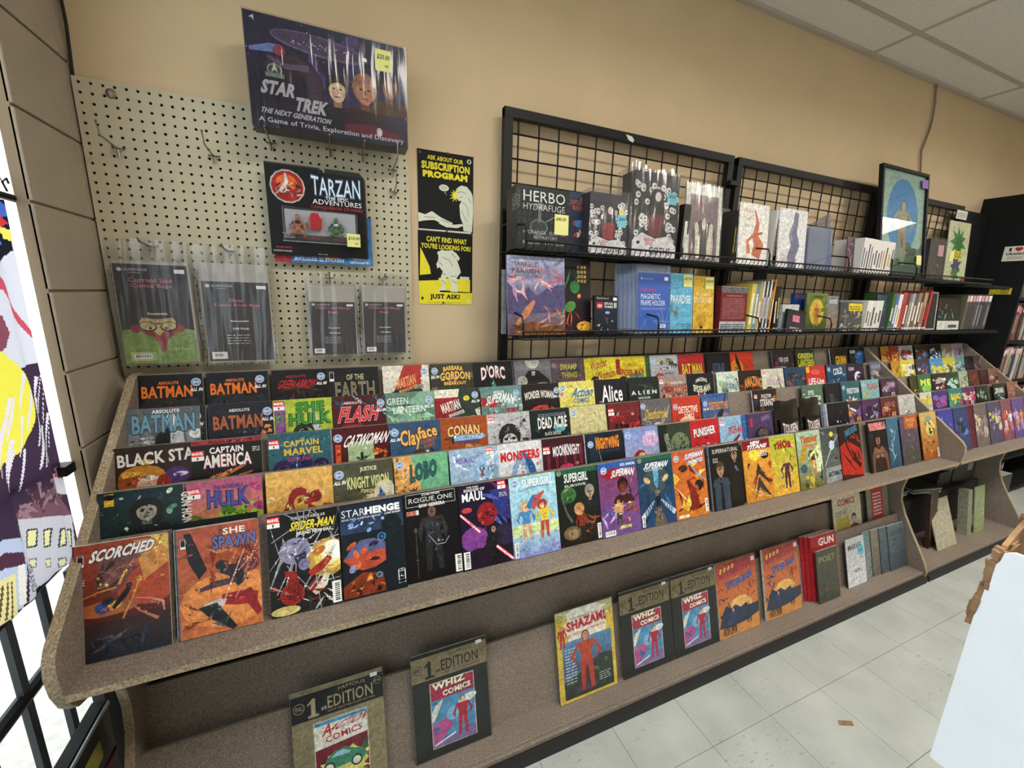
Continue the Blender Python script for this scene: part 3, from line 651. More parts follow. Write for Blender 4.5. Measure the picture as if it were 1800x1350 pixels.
rows4 = [
 comic(4, 221, 334, 'grey-blue comic with a skull-masked man in a white suit', '60666e', [('BATMAN', .07, .73, .86, .2, '6f9ab5', T_(out='2c4656')), ('ABSOLUTE', .34, .94, .38, .04, 'eee')], draw=lambda p: ([p.rect(x, .2, x + .14, .68, '83888e') for x in (.02, .2, .8)], [p.rect(.16, y, .36, y + .02, 'b9bdc0') for y in (.42, .48, .54, .6)], p.poly([(.35, .2), (.38, .62), (.5, .72), (.6, .72), (.6, .2)], '1a1c22'), p.poly([(.6, .2), (.58, .7), (.76, .66), (.82, .2)], 'c9cdd4'), p.ell(.6, .82, .075, .16, 'd8dade'), p.rect(.58, .4, .64, .72, 'b9bdc8'), p.ell(.95, .62, .11, .1, 'e6e8ea')), anchor='L', badge=None),
 comic(4, 335, 360, 'dark comic with a blue round badge behind a grey-blue one', '1b1e26', [], 'shard', ['2a2e38', '3c4048'], anchor='R', badge=('allin', .86, .88)),
 comic(4, 367, 478, 'dark purple comic with rusty title and hunched cloaked crowd', '22202a', [('BATMAN', .06, .7, .76, .16, 'b0623c', T_(out='2a1a18')), ('ABSOLUTE', .3, .9, .32, .035, 'ddd')], draw=lambda p: (p.scat(16, .2, .3, .85, .66, .08, .18, ['3a3450', '2a2a40', '514a66', '1d1d2a'], 't'), p.poly([(.45, .5), (.52, 1), (.6, .55)], '1c1e2c'), p.scat(4, .8, .35, .98, .7, .06, .12, ['d8894a', '9a4a30'], 't')), badge=('allin', .9, .88), n=1),
 comic(4, 480, 581, 'lime green comic with block green title and a green woman', 'a8bb3c', [('SHE', .38, .84, .48, .12, '3f8f3c', T_(out='1c3a1c')), ('HULK', .26, .68, .72, .14, '3f8f3c', T_(out='1c3a1c'))], draw=lambda p: (p.rect(.02, .5, .2, .95, '8a4a8c'), p.ell(.1, .72, .06, .15, '3a8a3a'), p.head(.52, .5, .17, '7a9a54', '2c2a2c', '5a5a4a', 1), p.band([(.66, .9), (.7, .6), (.85, .3)], [.06, .12, .1], 'c9b9c8')), badge=('mv', .1, .93, .09)),
 comic(4, 582, 678, 'dark red comic with slanted red title and glowing box faces', '4a1c22', [('FLASH', .08, .66, .72, .2, 'd8303a', T_(shear=.12, out='f0d8d8', ow=.02)), ('ABSOLUTE', .2, .89, .34, .035, 'e3c8c8')], draw=lambda p: (p.scat(10, 0, .8, 1, 1, .1, .25, ['2a4a5c', '6a8a94'], 'l'), p.poly([(.12, .3), (.16, .55), (.52, .55), (.5, .3)], '9a2c34'), p.poly([(.5, .2), (.56, .52), (.9, .46), (.86, .15)], '8a2028'), p.ell(.66, .4, .05, .04, 'd88a8a'), p.ell(.8, .38, .05, .04, 'd88a8a'), p.scat(7, .1, .2, .9, .5, .08, .2, ['c8505a'], 'l')), badge=('allin', .9, .88)),
 comic(4, 678, 761, 'pale green comic with thin white title and a clenched hand', '5f8070', [('GREEN', .03, .84, .42, .09, 'e8f0ec', T_(bold=.0)), ('LANTERN', .14, .72, .66, .09, 'e8f0ec', T_(bold=.0))], draw=lambda p: (p.poly([(0, .3), (.3, .75), (.7, 1), (1, 1), (1, .8), (.5, .6), (.2, .2)], '7fa890'), p.scat(6, .1, .4, .9, .9, .2, .4, ['a8cdb4', '4f6a60'], 's'), p.ell(.66, .48, .24, .22, '9cc89a', 10), p.band([(.55, .3), (.6, .62)], .05, '7aa67c'), p.band([(.68, .3), (.72, .62)], .05, '7aa67c'), p.band([(.8, .32), (.82, .58)], .05, '7aa67c')), badge=('allin', .88, .88)),
 comic(4, 763, 841, 'red, white and black comic with diagonal title and a peace flag', '8f2226', [('MARTIAN', .16, .66, .42, .14, 'e3dcd4', T_(rot=14)), ('MANHUNTER', .3, .6, .36, .05, 'e3dcd4', T_(rot=14))], draw=lambda p: (p.rect(0, .86, .55, 1, 'e0d8c8'), p.poly([(.55, 1), (1, 1), (1, .3), (.1, .3), (.45, .62)], '2e3a30'), p.ell(.7, .83, .07, .07, 'e3d23a'), p.poly([(.2, .3), (.35, .52), (.55, .58), (.55, .3)], '31436e'), p.scat(10, .22, .34, .5, .54, .015, .03, ['e8e8e8'], 't'), p.ell(.82, .42, .16, .16, 'd87a2a'), p.ell(.8, .4, .11, .1, '4a9a4c'), p.poly([(1, .3), (1, .66), (.88, .62)], 'd8d4c8')), badge=('allin', .9, .9)),
 comic(4, 842, 917, 'teal and red comic with white slanted title and battle', '5f8480', [('SUPERMAN', .1, .72, .66, .14, 'e8eef0', T_(shear=.1, arc=.3)), ('ABSOLUTE', .3, .9, .26, .035, 'e8eef0')], 'figs', ['a8323a', '8fb4b0', '6a2a30', 'c8d8d4'], badge=('allin', .86, .88)),
 comic(4, 918, 982, 'black comic with a dark rider against a big red disc', '1c1214', [('WONDER WOMAN', .04, .75, .78, .12, 'e0d8d0', T_(arc=.25))], draw=lambda p: (p.ell(.5, .38, .42, .34, 'b8382c'), p.scat(8, .35, .35, .75, .62, .06, .14, ['1a1012'], 't')), badge=('allin', .9, .88), anchor='L'),
 comic(4, 982.5, 1042, 'yellow comic with blue slanted title and huge yellow letters', 'd8cd62', [('Action', .3, .74, .6, .16, '2f6aa8', T_(shear=.2)), ('COMICS', .38, .65, .46, .08, '2f6aa8'), ('HOP', .3, .36, .7, .2, 'e3d83a', T_(out='8a8420', ow=.02))], draw=lambda p: (p.scat(7, .1, .2, .9, .9, .2, .4, ['e8e2a8', 'c8b84a'], 'l'), p.rect(.02, .66, .14, .84, 'd8b49a')), badge=('dc', .1, .9)),
 comic(4, 1043, 1101, 'black comic with ornate white curly title and peach face', '17151a', [('Alice', .2, .62, .64, .28, 'eeeef0', T_(bold=.02)), ('FOREVER AFTER', .36, .55, .5, .05, 'ddd')], draw=lambda p: (p.head(.5, .38, .17, 'd8a488', '2c2430', '444'), p.ell(.72, .4, .2, .16, '6a4a6a', 20), p.scat(5, .1, .3, .9, .6, .05, .1, ['4a3a52', '8a6a86']))),
 comic(4, 1103, 1155, 'dark green comic with widely spaced white capitals', '1c221f', [('A L I E N', .08, .7, .84, .07, 'e3e8e4'), ('KING KILLER', .3, .62, .4, .04, 'c8d0cc')], 'swirl', ['2c3a34', '3a4a44', '141816']),
 comic(4, 1157, 1208, 'dusty rose comic with red arched title and desert figures', '9a857c', [('WARZONE', .18, .66, .78, .14, '9a3034', T_(grow=.3)), ('BLOOD WARS', .42, .84, .4, .04, 'e3d8cc')], 'figs', ['6a3a34', 'c8a884', '8a5a4a', 'b09080'], badge=('mv', .08, .9, .07)),
 comic(4, 1208.5, 1251, 'black comic with pale arched title and maroon suit lapels', '15191c', [('AMAZING', .3, .82, .44, .07, 'd8dccb', T_(arc=.5)), ('SPIDER-MAN', .2, .68, .64, .13, 'd8dccb', T_(arc=-.3))], draw=lambda p: (p.poly([(.3, .2), (.38, .62), (.62, .62), (.7, .2)], '7a2c3a'), p.poly([(.36, .6), (.42, .5), (.46, .3), (.36, .36)], 'cdd4d8'), p.poly([(.64, .6), (.58, .5), (.54, .3), (.64, .36)], 'cdd4d8')), n=4),
 comic(4, 1261, 1298.5, 'mint white comic with grey arched title and leafy red flower', 'c9d8cc', [('AMAZING', .34, .84, .4, .06, '9ab0b8', T_(arc=.4)), ('SPIDER-MAN', .22, .68, .72, .14, '9fb4c0', T_(arc=-.2, out='5f7a80', ow=.02))], 'blob', ['5f8f5a', '8a2c3a', '9ab87c', 'dfe8dc', '6a4a3c']),
 comic(4, 1301, 1337, 'black comic packed with orange lettering over the whole cover', '2a1a14', [('AMAZING', .2, .62, .76, .2, 'd8944a', T_(arc=.3)), ('SPIDER', .1, .42, .84, .17, 'd8944a')], 'blob', ['3a2018', 'a83a24', '5a2a1c']),
 comic(4, 1337.5, 1376, 'cream comic with faint pink title and black crack', 'cfcfba', [('AMAZING', .3, .82, .46, .06, 'b9a8b4', T_(arc=.4)), ('SPIDER-MAN', .2, .68, .7, .13, 'b79ab4', T_(arc=-.2))], draw=lambda p: (p.band([(.7, 1), (.74, .7), (.86, .5), (.9, .2)], [.01, .03, .02, .03], '2a2420'), p.ell(.3, .45, .2, .18, '1e1a1a'), p.ell(.66, .4, .26, .2, 'dcd9a0'), p.ell(.64, .45, .12, .12, '2a2420')), badge=('mv', .1, .9, .07)),
 comic(4, 1378, 1391, 'navy and brown comic half hidden behind a green one', '23405a', [], 'blob', ['8a4a3a', '2a5a6a', '1a2a30'], anchor='L', n=2),
 comic(4, 1391, 1411, 'dark green comic with small white script title', '33503e', [('Green', .3, .8, .4, .09, 'dfe8dc'), ('Lantern', .24, .68, .56, .1, 'dfe8dc')], 'swirl', ['234a30', '4f7a4c', '1a2a20', '8aa87c'], anchor='R'),
 comic(4, 1414, 1450, 'bright red comic with white title and a blue striped ball', 'c0322c', [('LIFE-Line', .1, .6, .8, .14, 'f0eeee')], draw=lambda p: (p.ell(.5, .84, .22, .12, 'd85a50'), p.rect(0, .3, 1, .52, 'b0b4c8'), p.ell(.5, .42, .2, .18, '3f78b4'), p.band([(.32, .44), (.68, .4)], .06, 'e8e8ee'), p.rect(.02, .84, .18, .98, 'e3c83a'))),
 comic(4, 1452, 1483, 'deep blue comic with white jagged title', '20466a', [('COLD', .36, .76, .5, .15, 'e3ebf0', T_(rot=6))], 'shard', ['2c6a94', '5f9ab8', '16304c', 'a8c8d4'], badge=('dc', .12, .9), n=1),
 comic(4, 1485, 1519, 'black and violet comic with a white face in shadow', '2a2238', [('GRIM', .1, .84, .3, .08, 'c8b8d0')], draw=lambda p: (p.ell(.62, .62, .22, .24, 'd8dae0'), p.ell(.72, .55, .22, .26, '16141c'), p.scat(8, .1, .2, .9, .7, .06, .14, ['5a4a7c', '8a6aa8', 'c8c0d8', '1c1a24'], 't')), n=2),
 comic(4, 1528, 1551.5, 'dusty lilac comic with pale armoured figures, last on its tier', '66668a', [('HUNTRESS', .1, .84, .8, .1, 'b9b4cc')], 'figs', ['c8b88a', '3f4668', '8a86a8', 'd0c8b8'], sleeve=True),
]
rows3 = [
 comic(3, 200, 333, 'dark brown comic with bold white title over fiery glowing eyes', '33221f', [('BLACK STAR', .05, .80, 1.1, .13, 'e0dcd8', T_(rot=2))], draw=lambda p: (p.ell(.35, .62, .3, .22, 'b97a2a'), p.ell(.2, .56, .16, .2, '9a4a22'), p.ell(.45, .5, .18, .2, 'c9a08a'), p.ell(.8, .6, .17, .17, '4a2f6a'), p.ell(.62, .5, .1, .2, '8a2a1c'), p.ell(.42, .6, .13, .05, 'e8dcd4', -5), p.ell(.42, .6, .05, .03, 'f4f0ee'), p.ell(.84, .61, .1, .045, 'e3e0ee', 5), p.poly([(.1, .7), (.35, .68), (.3, .64), (.1, .62)], 'd8a23a'), p.ell(.4, .8, .1, .05, 'd8b04a'))),
 comic(3, 333.5, 460, 'black comic with red band and bold white two-line title', '171413', [('CAPTAIN', .25, .85, .48, .07, 'eceaea', T_(out='8a2024', ow=.02)), ('AMERICA', .16, .70, .68, .14, 'eceaea', T_(shade='8a2024'))], draw=lambda p: (p.rect(0, .94, 1, 1, '8a2a2e'), p.band([(.0, .46), (.4, .5), (.75, .64)], [.04, .06, .05], 'c8703a'), p.band([(.1, .38), (.5, .46), (.85, .54)], [.05, .07, .03], 'a8562c'), p.band([(.2, .3), (.6, .38), (.95, .42)], [.05, .06, .02], 'd8905a')), badge=[('mv', .09, .84, .085), ('txt', .86, .84, .97, .9, 3, 'ccc')], n=2),
 comic(3, 470, 580, 'teal comic with golden angular title and purple masked faces', '2c5a66', [('CAPTAIN', .24, .84, .56, .07, 'd8b54a'), ('MARVEL', .24, .74, .62, .08, 'd8b54a'), ('DARK PAST', .3, .67, .4, .045, 'a83a78')], draw=lambda p: (p.scat(8, 0, .7, 1, 1, .2, .5, ['3f7a84'], 'l'), p.head(.22, .5, .14, '6a3a66', '2a2250', '2a2250', 1), p.head(.82, .5, .13, '9a4a5a', '241c40', '241c40'), p.ell(.53, .55, .16, .2, '1d2350'), p.scat(6, .3, .3, .75, .65, .08, .2, ['5a7ab0'], 'l')), badge=('mv', .09, .88, .08)),
 comic(3, 582, 682, 'dark red comic with white brush title and clawing hands', '4a1418', [('CATWOMAN', .16, .76, .78, .14, 'eeeaea', T_(shear=.15, rot=2, bold=.02))], draw=lambda p: (p.rect(.26, .1, .72, .78, '9fb48a'), p.scat(7, .3, .3, .66, .66, .06, .15, ['2c3a26', '4a5c34'], 's'), p.band([(.5, .3), (.5, .62)], .05, '20261c'), p.ell(.34, .4, .06, .09, '2a2c22'), p.scat(6, .75, .3, 1, .8, .06, .16, ['c8602a', '7a1a1c', 'e3a84a'], 't'), p.rect(.05, .5, .14, .76, 'c8502c')), badge=('dc', .1, .88), n=1),
 comic(3, 683, 773, 'blue comic with big golden swirling title and young man', '33506e', [('Clay', .2, .64, .4, .26, 'e3ad5c', T_(bold=.03, out='4a2f1c')), ('face', .56, .76, .38, .16, 'e3ad5c', T_(rot=8, out='4a2f1c')), ('CELEBRITY', .6, .7, .32, .05, 'b05a3a', T_(rot=10)), ('DIRT', .66, .64, .22, .05, 'b05a3a', T_(rot=10))], draw=lambda p: (p.scat(10, 0, .3, 1, .95, .06, .16, ['2c3f5c', '6fa0c4', '4a3a5a', 'c8a878'], 't'), p.head(.56, .42, .17, 'd8a87c', '4a3428', '6a4f3a')), badge=('allin', .1, .88)),
 comic(3, 775, 853, 'burnt orange comic with tan outlined title and sword', '9a4a22', [('CONAN', .14, .74, .68, .14, 'e3bb7c', T_(out='2a1a12', arc=.15)), ('THE BARBARIAN', .3, .64, .5, .05, '2a4a7c')], draw=lambda p: (p.rect(.26, .62, .86, .71, '8fb4dc'), p.poly([(.86, .62), (.86, .71), (.97, .665)], '8fb4dc'), p.rect(.06, .65, .26, .68, '3a2a20'), p.rect(.22, .58, .26, .75, '3a2a20'), p.scat(6, .2, .2, .9, .5, .1, .2, ['b9692c', '7a3a1c', 'c88a4a']), p.scat(3, .35, .4, .6, .5, .05, .1, ['2a1a14'], 't'))),
 comic(3, 854.5, 930, 'white comic with a black ink portrait and scratches', 'b4b4b6', [], draw=lambda p: (p.scat(16, 0, .1, 1, 1, .1, .3, ['8a8a8c'], 'l'), p.ell(.5, .6, .26, .34, '232326'), p.ell(.5, .52, .17, .2, 'c4c4c4'), p.ell(.42, .56, .06, .04, '222'), p.ell(.58, .56, .06, .04, '222'), p.band([(.5, .55), (.5, .42)], .05, '444'), p.scat(8, .25, .3, .95, .9, .08, .18, ['1c1c1e', '505054'], 't'), p.band([(.4, .36), (.6, .36)], .03, '1a1a1a')), badge=('mv', .09, .92, .07)),
 comic(3, 932, 998, 'black and teal comic with distressed tall white title', '13201f', [('DEAD ACRE', .18, .72, .74, .17, 'dfe3de'), ('BLACK BADGE', .34, .62, .4, .05, 'b9c0b8')], 'moon', ['5f9aa8', '1c3a40', '28505a', '101a1c'], badge=[('txt', .2, .9, .9, .95, 2, '889')]),
 comic(3, 1000, 1064, 'pale yellow comic without title, faint sketchy lines', 'c4bc8a', [], draw=lambda p: p.scat(26, 0, 0, 1, .95, .05, .16, ['b4a878', 'd0c89c', 'a8a07c', 'bcae74'], 's'), badge=('dc', .1, .9)),
 comic(3, 1071, 1126.7, 'red and black comic with black block title and armoured pair', '6a2226', [('DEADPOOL', .2, .68, .7, .1, '14090a', T_(out='c8303a')), ('WOLVERINE', .3, .82, .44, .05, '8a3034')], 'figs', ['b02a2e', '1c1416', '6a1a20', '3a2a2e', 'c8525a'], badge=('mv', .08, .86, .09), n=4),
 comic(3, 1127.5, 1178, 'grey comic with slanted yellow title and screaming white face', '5f5e60', [('Deathstroke', .1, .68, .74, .17, 'd8b03a', T_(shear=.1, bold=.01))], draw=lambda p: (p.scat(8, 0, .2, 1, .7, .2, .4, ['8f8f92', '49484c', 'b0aeb0'], 's'), p.ell(.5, .4, .17, .22, 'c8c6c4'), p.ell(.42, .46, .05, .04, '222'), p.ell(.58, .46, .05, .04, '222'), p.ell(.5, .3, .09, .1, '5a1a1e')), badge=('dc', .08, .9)),
 comic(3, 1179.5, 1229, 'bright red comic with cream title and pale full moon', 'b93a26', [('DETECTIVE', .22, .72, .66, .12, 'f0dcc8'), ('COMICS', .4, .63, .34, .08, 'f0dcc8')], draw=lambda p: (p.ell(.5, .4, .33, .3, 'e3b088'), p.fig(.85, .25, .3, '3a4a2c'), p.scat(4, .3, .3, .7, .45, .03, .06, ['8a4a30'])), badge=('dc', .12, .84), n=1),
 comic(3, 1231, 1280, 'blue comic with orange title and a dark figure pointing up', '46608c', [('DETECTIVE', .26, .72, .7, .14, 'd8893a')], draw=lambda p: (p.rect(0, .94, 1, 1, '2f5aa8'), p.ell(.7, .4, .4, .3, '9a7c88'), p.band([(.9, 1), (.8, .75), (.6, .5), (.5, .2)], [.03, .08, .22, .4], '26323a'), p.ell(.34, .42, .13, .1, 'dfe3e3'), p.scat(5, .3, .2, .8, .45, .06, .14, ['16191e', '3a464c'], 't')), badge=('allin', .12, .84)),
 comic(3, 1321, 1365, 'black comic with white title, alone on bare board of third tier', '2c2420', [('DOCTOR', .34, .84, .42, .07, 'e8e4e0'), ('STRANGE', .26, .68, .62, .14, 'e8e4e0')], 'fig', ['26282c', '3a3a44', '6a4a2c', '8a5a34', '3a3a40'], badge=('mv', .1, .88, .06), n=1),
 comic(3, 1403, 1449, 'green and white comic with curling capitals and eye', '4f6e58', [('EYE', .3, .8, .26, .09, 'dfe8e0'), ('COLLECTOR', .14, .68, .76, .1, 'dfe8e0')], draw=lambda p: (p.ell(.66, .42, .3, .22, 'd4e3dc'), p.ell(.6, .4, .07, .09, '3a5a4a'), p.scat(7, 0, .3, .4, .6, .06, .14, ['6f9a6a', '2f4a38'], 's')), badge=('im', .08, .88, .06)),
 comic(3, 1450, 1475, 'near-black comic with faint panels, partly hidden', '1b1d1f', [], 'city', ['26282c', '303438', '1a1a1c', '44484c'], anchor='L'),
 comic(3, 1476, 1511, 'teal comic with white title and white exploding cloud', '2f5f68', [('FIRESTORM', .28, .74, .64, .12, 'dfe3e6')], draw=lambda p: (p.burst(.5, .35, .45, 'dfe0dc', 12), p.ell(.4, .5, .1, .1, 'b9502c'), p.scat(4, .5, .2, .9, .5, .08, .16, ['f0eee8', '8ab0b0'])), badge=('dc', .12, .88)),
 comic(3, 1511.6, 1544, 'light teal comic with red title and pointed orange tower', '7fb0b0', [('FLASH', .34, .78, .58, .14, 'b83a3a')], draw=lambda p: (p.poly([(.55, .1), (.6, .62), (.68, .1)], 'd8822a'), p.poly([(0, .2), (.2, .6), (.36, .2)], 'b9ccc8'), p.ell(.18, .62, .08, .12, 'c8a83a'), p.rect(0, 0, 1, .25, '8a9a9a')), badge=('dc', .1, .9)),
 comic(3, 1545, 1577, 'violet comic in a clear sleeve, last on third tier', '3f2440', [('GRIMM', .34, .78, .5, .13, 'd8b0cc')], 'figs', ['d8c8d4', '5f3a6a', '2a1a30', '9a6a9a'], sleeve=True),
]
rows2 = [
 comic(2, 170, 323, 'dark green comic with a long-haired woman and sideways white title', '1d2f2f', [('GUN HONEY', .97, .92, .6, .085, 'd8dcd8', T_(rot=-90))], draw=lambda p: (p.scat(16, 0, .5, .9, .98, .02, .07, ['2f6a54', '8ac8a8', '4a8a74', 'cfe8d8', '3a4a6a']), p.rect(0, .88, .7, .94, '22344a'), p.head(.55, .74, .17, '9a9484', '171c1c', '1a1e20', 1, '5a5a4c'), p.rect(.07, .84, .18, .98, 'd8a82c'), p.text('HARD', .08, .93, .09, .025, '222')), n=1),
 comic(2, 326.7, 460, 'orange to pink comic with purple block title and green muscles', 'b9742f', [('HULK', .26, .72, .56, .15, '4a4a9a', T_(out='2a2450', grow=.2)), ('THE INCREDIBLE', .34, .9, .4, .04, '4a3a8a')], draw=lambda p: (p.grad('c88a3a', 'b0527c', 0, .35, 1, 1), p.scat(12, .45, .38, .95, .62, .08, .2, ['6f9a2c', '4a7424', '8ab83c', '2f4a1c']), p.scat(7, 0, .35, .4, .52, .06, .14, ['5a6a2c', '8a8a5a', '3a3a24']), p.scat(5, .8, .6, 1, .9, .06, .12, ['a83a6a', 'c85a8a'])), badge=('mv', .09, .88, .085)),
 comic(2, 467, 582, 'golden comic with red and gold armour, no title', 'c8953e', [], draw=lambda p: (p.grad('b9783a', 'dcae5c'), p.scat(16, 0, .35, 1, .8, .08, .18, ['d8b06a', 'a8642c', 'e3c88a', '8a4a24']), p.poly([(.05, .3), (.25, .5), (.5, .58), (.7, .5), (.8, .3)], '7a1d20'), p.ell(.48, .6, .17, .26, '8a2226'), p.ell(.5, .55, .11, .17, 'b9963a'), p.ell(.72, .62, .1, .12, '7c1f24'), p.scat(5, .6, .3, .95, .6, .06, .12, ['9a2a2a', '6a1c1c']))),
 comic(2, 584, 689, 'olive comic with tall pale yellow title and white-clad person', '4a4a38', [('KNIGHT VISION', .22, .70, .7, .13, 'cfd08a', T_(grow=.1)), ('JUSTICE', .44, .88, .28, .06, 'dfe0c0'), ('SPECIAL', .48, .64, .2, .04, 'cfd08a')], draw=lambda p: (p.scat(9, 0, .3, .6, .8, .08, .2, ['2c3226', '6a6448', '3a4430', '8a7a4a'], 't'), p.ell(.85, .52, .2, .3, 'c8c4b0'), p.poly([(.7, .3), (.76, .62), (.84, .5), (.8, .3)], '2c4a8a'), p.fig(.62, .2, .4, 'c8b89a', '8a7458')), badge=('allin', .1, .88)),
 comic(2, 691, 786, 'green comic with big dark teal chrome title over orange desert', '6fae84', [('LOBO', .28, .68, .5, .2, '2c5c5a', T_(out='163232', rot=8, shear=.1, bold=.04))], draw=lambda p: (p.poly([(0, .3), (0, 1), (.3, 1), (.45, .6), (.5, .3)], 'd8a05c'), p.ell(.78, .4, .18, .12, 'd8862c'), p.ell(.95, .38, .14, .1, 'c85a24'), p.burst(.34, .46, .14, '2a2a2c', 9, .4), p.ell(.42, .42, .1, .08, '5f5060'), p.scat(7, 0, .4, .3, .95, .1, .2, ['b07a3a', 'e3c08a'], 'l')), badge=('dc', .1, .9)),
 comic(2, 788, 875, 'icy blue comic with wavy violet title and pale-haired woman', '9ab4cc', [('MERMAID', .12, .82, .38, .08, '7a72b8', T_(bold=.01)), ('by the sea', .14, .76, .34, .035, '5f78a8', T_(bold=0))], draw=lambda p: (p.scat(12, 0, .3, 1, .98, .1, .3, ['b9cfe0', '7f9cbc', 'dce8f0', '8aa4b8'], 's'), p.head(.64, .66, .13, 'd0bcc0', '7fb0dc', 'a8c0d4', 1, '8a7a94'), p.scat(5, .2, .3, .8, .5, .12, .22, ['c8dcea', '6f8fb0', '8fb8c4'], 's')), badge=[('mv', .82, .94, .07)]),
 comic(2, 876, 951, 'white comic with round red title and rearing blue fin shape', 'd4d4d8', [('MONSTERS', .05, .76, .88, .13, 'c02428', T_(bold=.05)), ('#11', .84, .66, .1, .05, 'a02428')], draw=lambda p: (p.poly([(.2, .3), (.3, .6), (.45, .8), (.55, .86), (.68, .78), (.8, .6), (.88, .3)], '7fa4c4'), p.poly([(.5, .86), (.68, .78), (.8, .6), (.88, .3), (.7, .3), (.64, .6)], '2f5f94'), p.poly([(.3, .3), (.42, .58), (.54, .7), (.6, .5), (.6, .3)], 'd8c8d0'), p.scat(4, .3, .3, .7, .38, .05, .12, ['b03030'])), n=0),
 comic(2, 952, 1023, 'dark maroon comic with white title and pink moon disc', '3a1620', [('MOONKNIGHT', .24, .74, .66, .16, 'e3dfe3', T_(grow=-.15))], draw=lambda p: ([p.rect(x, .2, x + .06, .85, '7a1f34') for x in (.1, .3, .5, .74, .9)], p.ell(.56, .42, .22, .2, 'b8325a'), p.head(.34, .36, .13, 'dcd8dc', 'c8c8d0', 'ddd'), p.fig(.82, .2, .36, '2a1c24')), badge=[('mv', .09, .84, .08)], n=2),
 comic(2, 1028, 1093, 'navy comic with yellow-red zigzag title and a small sign', '141d2c', [('NIGHTWING', .26, .76, .62, .15, 'd8902c', T_(out='a03a24', grow=.2))], draw=lambda p: (p.rect(.1, 0, .3, 1, '1c2a38'), p.rect(.3, .3, .9, .62, '10161f'), p.band([(.28, .9), (.42, .3)], .03, '5f707c'), p.rect(.52, .36, .86, .46, 'c89a4c'), p.text('THE NEWS', .54, .38, .3, .06, '5a2a1c'), p.rect(.3, .66, .9, .67, '2f4454')), badge=('dc', .12, .84), n=1),
 comic(2, 1097, 1149, 'lavender-blue comic with a red-haired woman in profile', '8a94c4', [('POWER GIRL', .62, .86, .3, .07, 'e8d8f0')], draw=lambda p: (p.grad('b4b8d0', '7c8cc4'), p.ell(.75, .75, .25, .2, 'c4a4cc'), p.ell(.42, .42, .2, .26, '8a2a20'), p.ell(.47, .46, .1, .12, 'd8a48c'), p.scat(8, .5, .3, 1, .6, .03, .08, ['d0c8d8', '9aa07c', 'e8e0e8'], 't')), badge=('dc', .1, .9)),
 comic(2, 1156, 1212, 'dark green comic under a white board with spiky beast', '2f3a2c', [('PREDATOR', .14, .84, .42, .09, '9aa88a', T_(rot=-80))], draw=lambda p: (p.rect(0, 0, .25, 1, '191f19'), p.ell(.64, .6, .3, .34, '6a7858'), p.scat(14, .4, .35, .9, .75, .06, .15, ['2a3226', '465038', '8a9474'], 't'), p.scat(8, .4, .3, .9, .6, .1, .2, ['1c241c'], 'l')), n=2),
 comic(2, 1214, 1258, 'bright red comic with black and white title and angry eyes', 'b8242a', [('PUNISHER', .12, .72, .74, .14, 'f0eeee', T_(out='1a1a1a', rot=4))], draw=lambda p: (p.scat(9, 0, 0, 1, .95, .05, .16, ['d84a4c', '8a1a1e', 'e8dcdc'], 's'), p.poly([(.15, .5), (.45, .38), (.4, .34), (.2, .4)], 'f0e8e8'), p.poly([(.85, .5), (.55, .38), (.6, .34), (.8, .4)], 'f0e8e8')), n=4),
 comic(2, 1265.6, 1311, 'white and blue comic with red arched title and red acrobat', '8fb4d0', [('Ben Reilly', .26, .82, .46, .09, '5f8aa8', T_(bold=.01)), ('SPIDER-MAN', .3, .68, .56, .13, 'b03a3c', T_(arc=.2))], draw=lambda p: (p.ell(.6, .3, .6, .3, 'd8dcdc'), p.rect(.8, .5, 1, 1, '2f5f9c'), p.band([(.3, .2), (.42, .42), (.7, .6)], [.2, .16, .06], '8a2a34'), p.band([(.5, .3), (.7, .3)], .06, '22222c'), p.rect(.84, .34, .9, .5, '222')), badge=('mv', .09, .9, .07), n=1),
 comic(2, 1313, 1355, 'dusky purple comic with a hulking grey beast', '46385c', [('SIRENS', .56, .84, .34, .08, '8f7aa0', T_(rot=12))], draw=lambda p: (p.ell(.56, .5, .34, .3, '26242e'), p.ell(.6, .56, .2, .16, '5a5450'), p.scat(8, .2, .25, .9, .7, .05, .12, ['3a3438', '74686a', '8a3a44'], 't'), p.rect(.1, .72, .2, .9, 'b03040'))),
 comic(2, 1486, 1516, 'purple and orange comic of small armoured figures', '3c2f3c', [('YS', .1, .86, .16, .08, 'e8e4f0')], 'figs', ['c88a4a', '6a4a8a', 'e0e0ea', '8a4a3c', '2a2430'], anchor='L', n=1),
 comic(2, 1516.5, 1546, 'purple and sea-green comic with faded dark title', '4a2f56', [('CATWOMAN', .2, .76, .66, .1, '2a1a30')], 'blob', ['6fb0a0', '9a7ab0', '5f3a6a', 'b9c8a0', '3a2a44']),
 comic(2, 1547, 1577, 'brown-red comic with a crowd on horseback', '5a2f2c', [('OUTLAWS', .2, .8, .6, .1, '9a6a5a')], 'figs', ['c8a07a', '7a2a24', '3a2420', 'a85040'], n=1),
 comic(2, 1578, 1606, 'white comic with grey line drawing, last on fourth tier', 'bdbcb8', [('HAND', .3, .82, .42, .1, 'a8a8a4')], draw=lambda p: (p.scat(10, .1, .3, .9, .95, .1, .25, ['9c9c98', 'd4d4d0'], 'l'), p.ell(.55, .45, .16, .2, '8a705c'), p.scat(4, .4, .2, .7, .5, .05, .1, ['6a5244', 'a8968a']))),
]
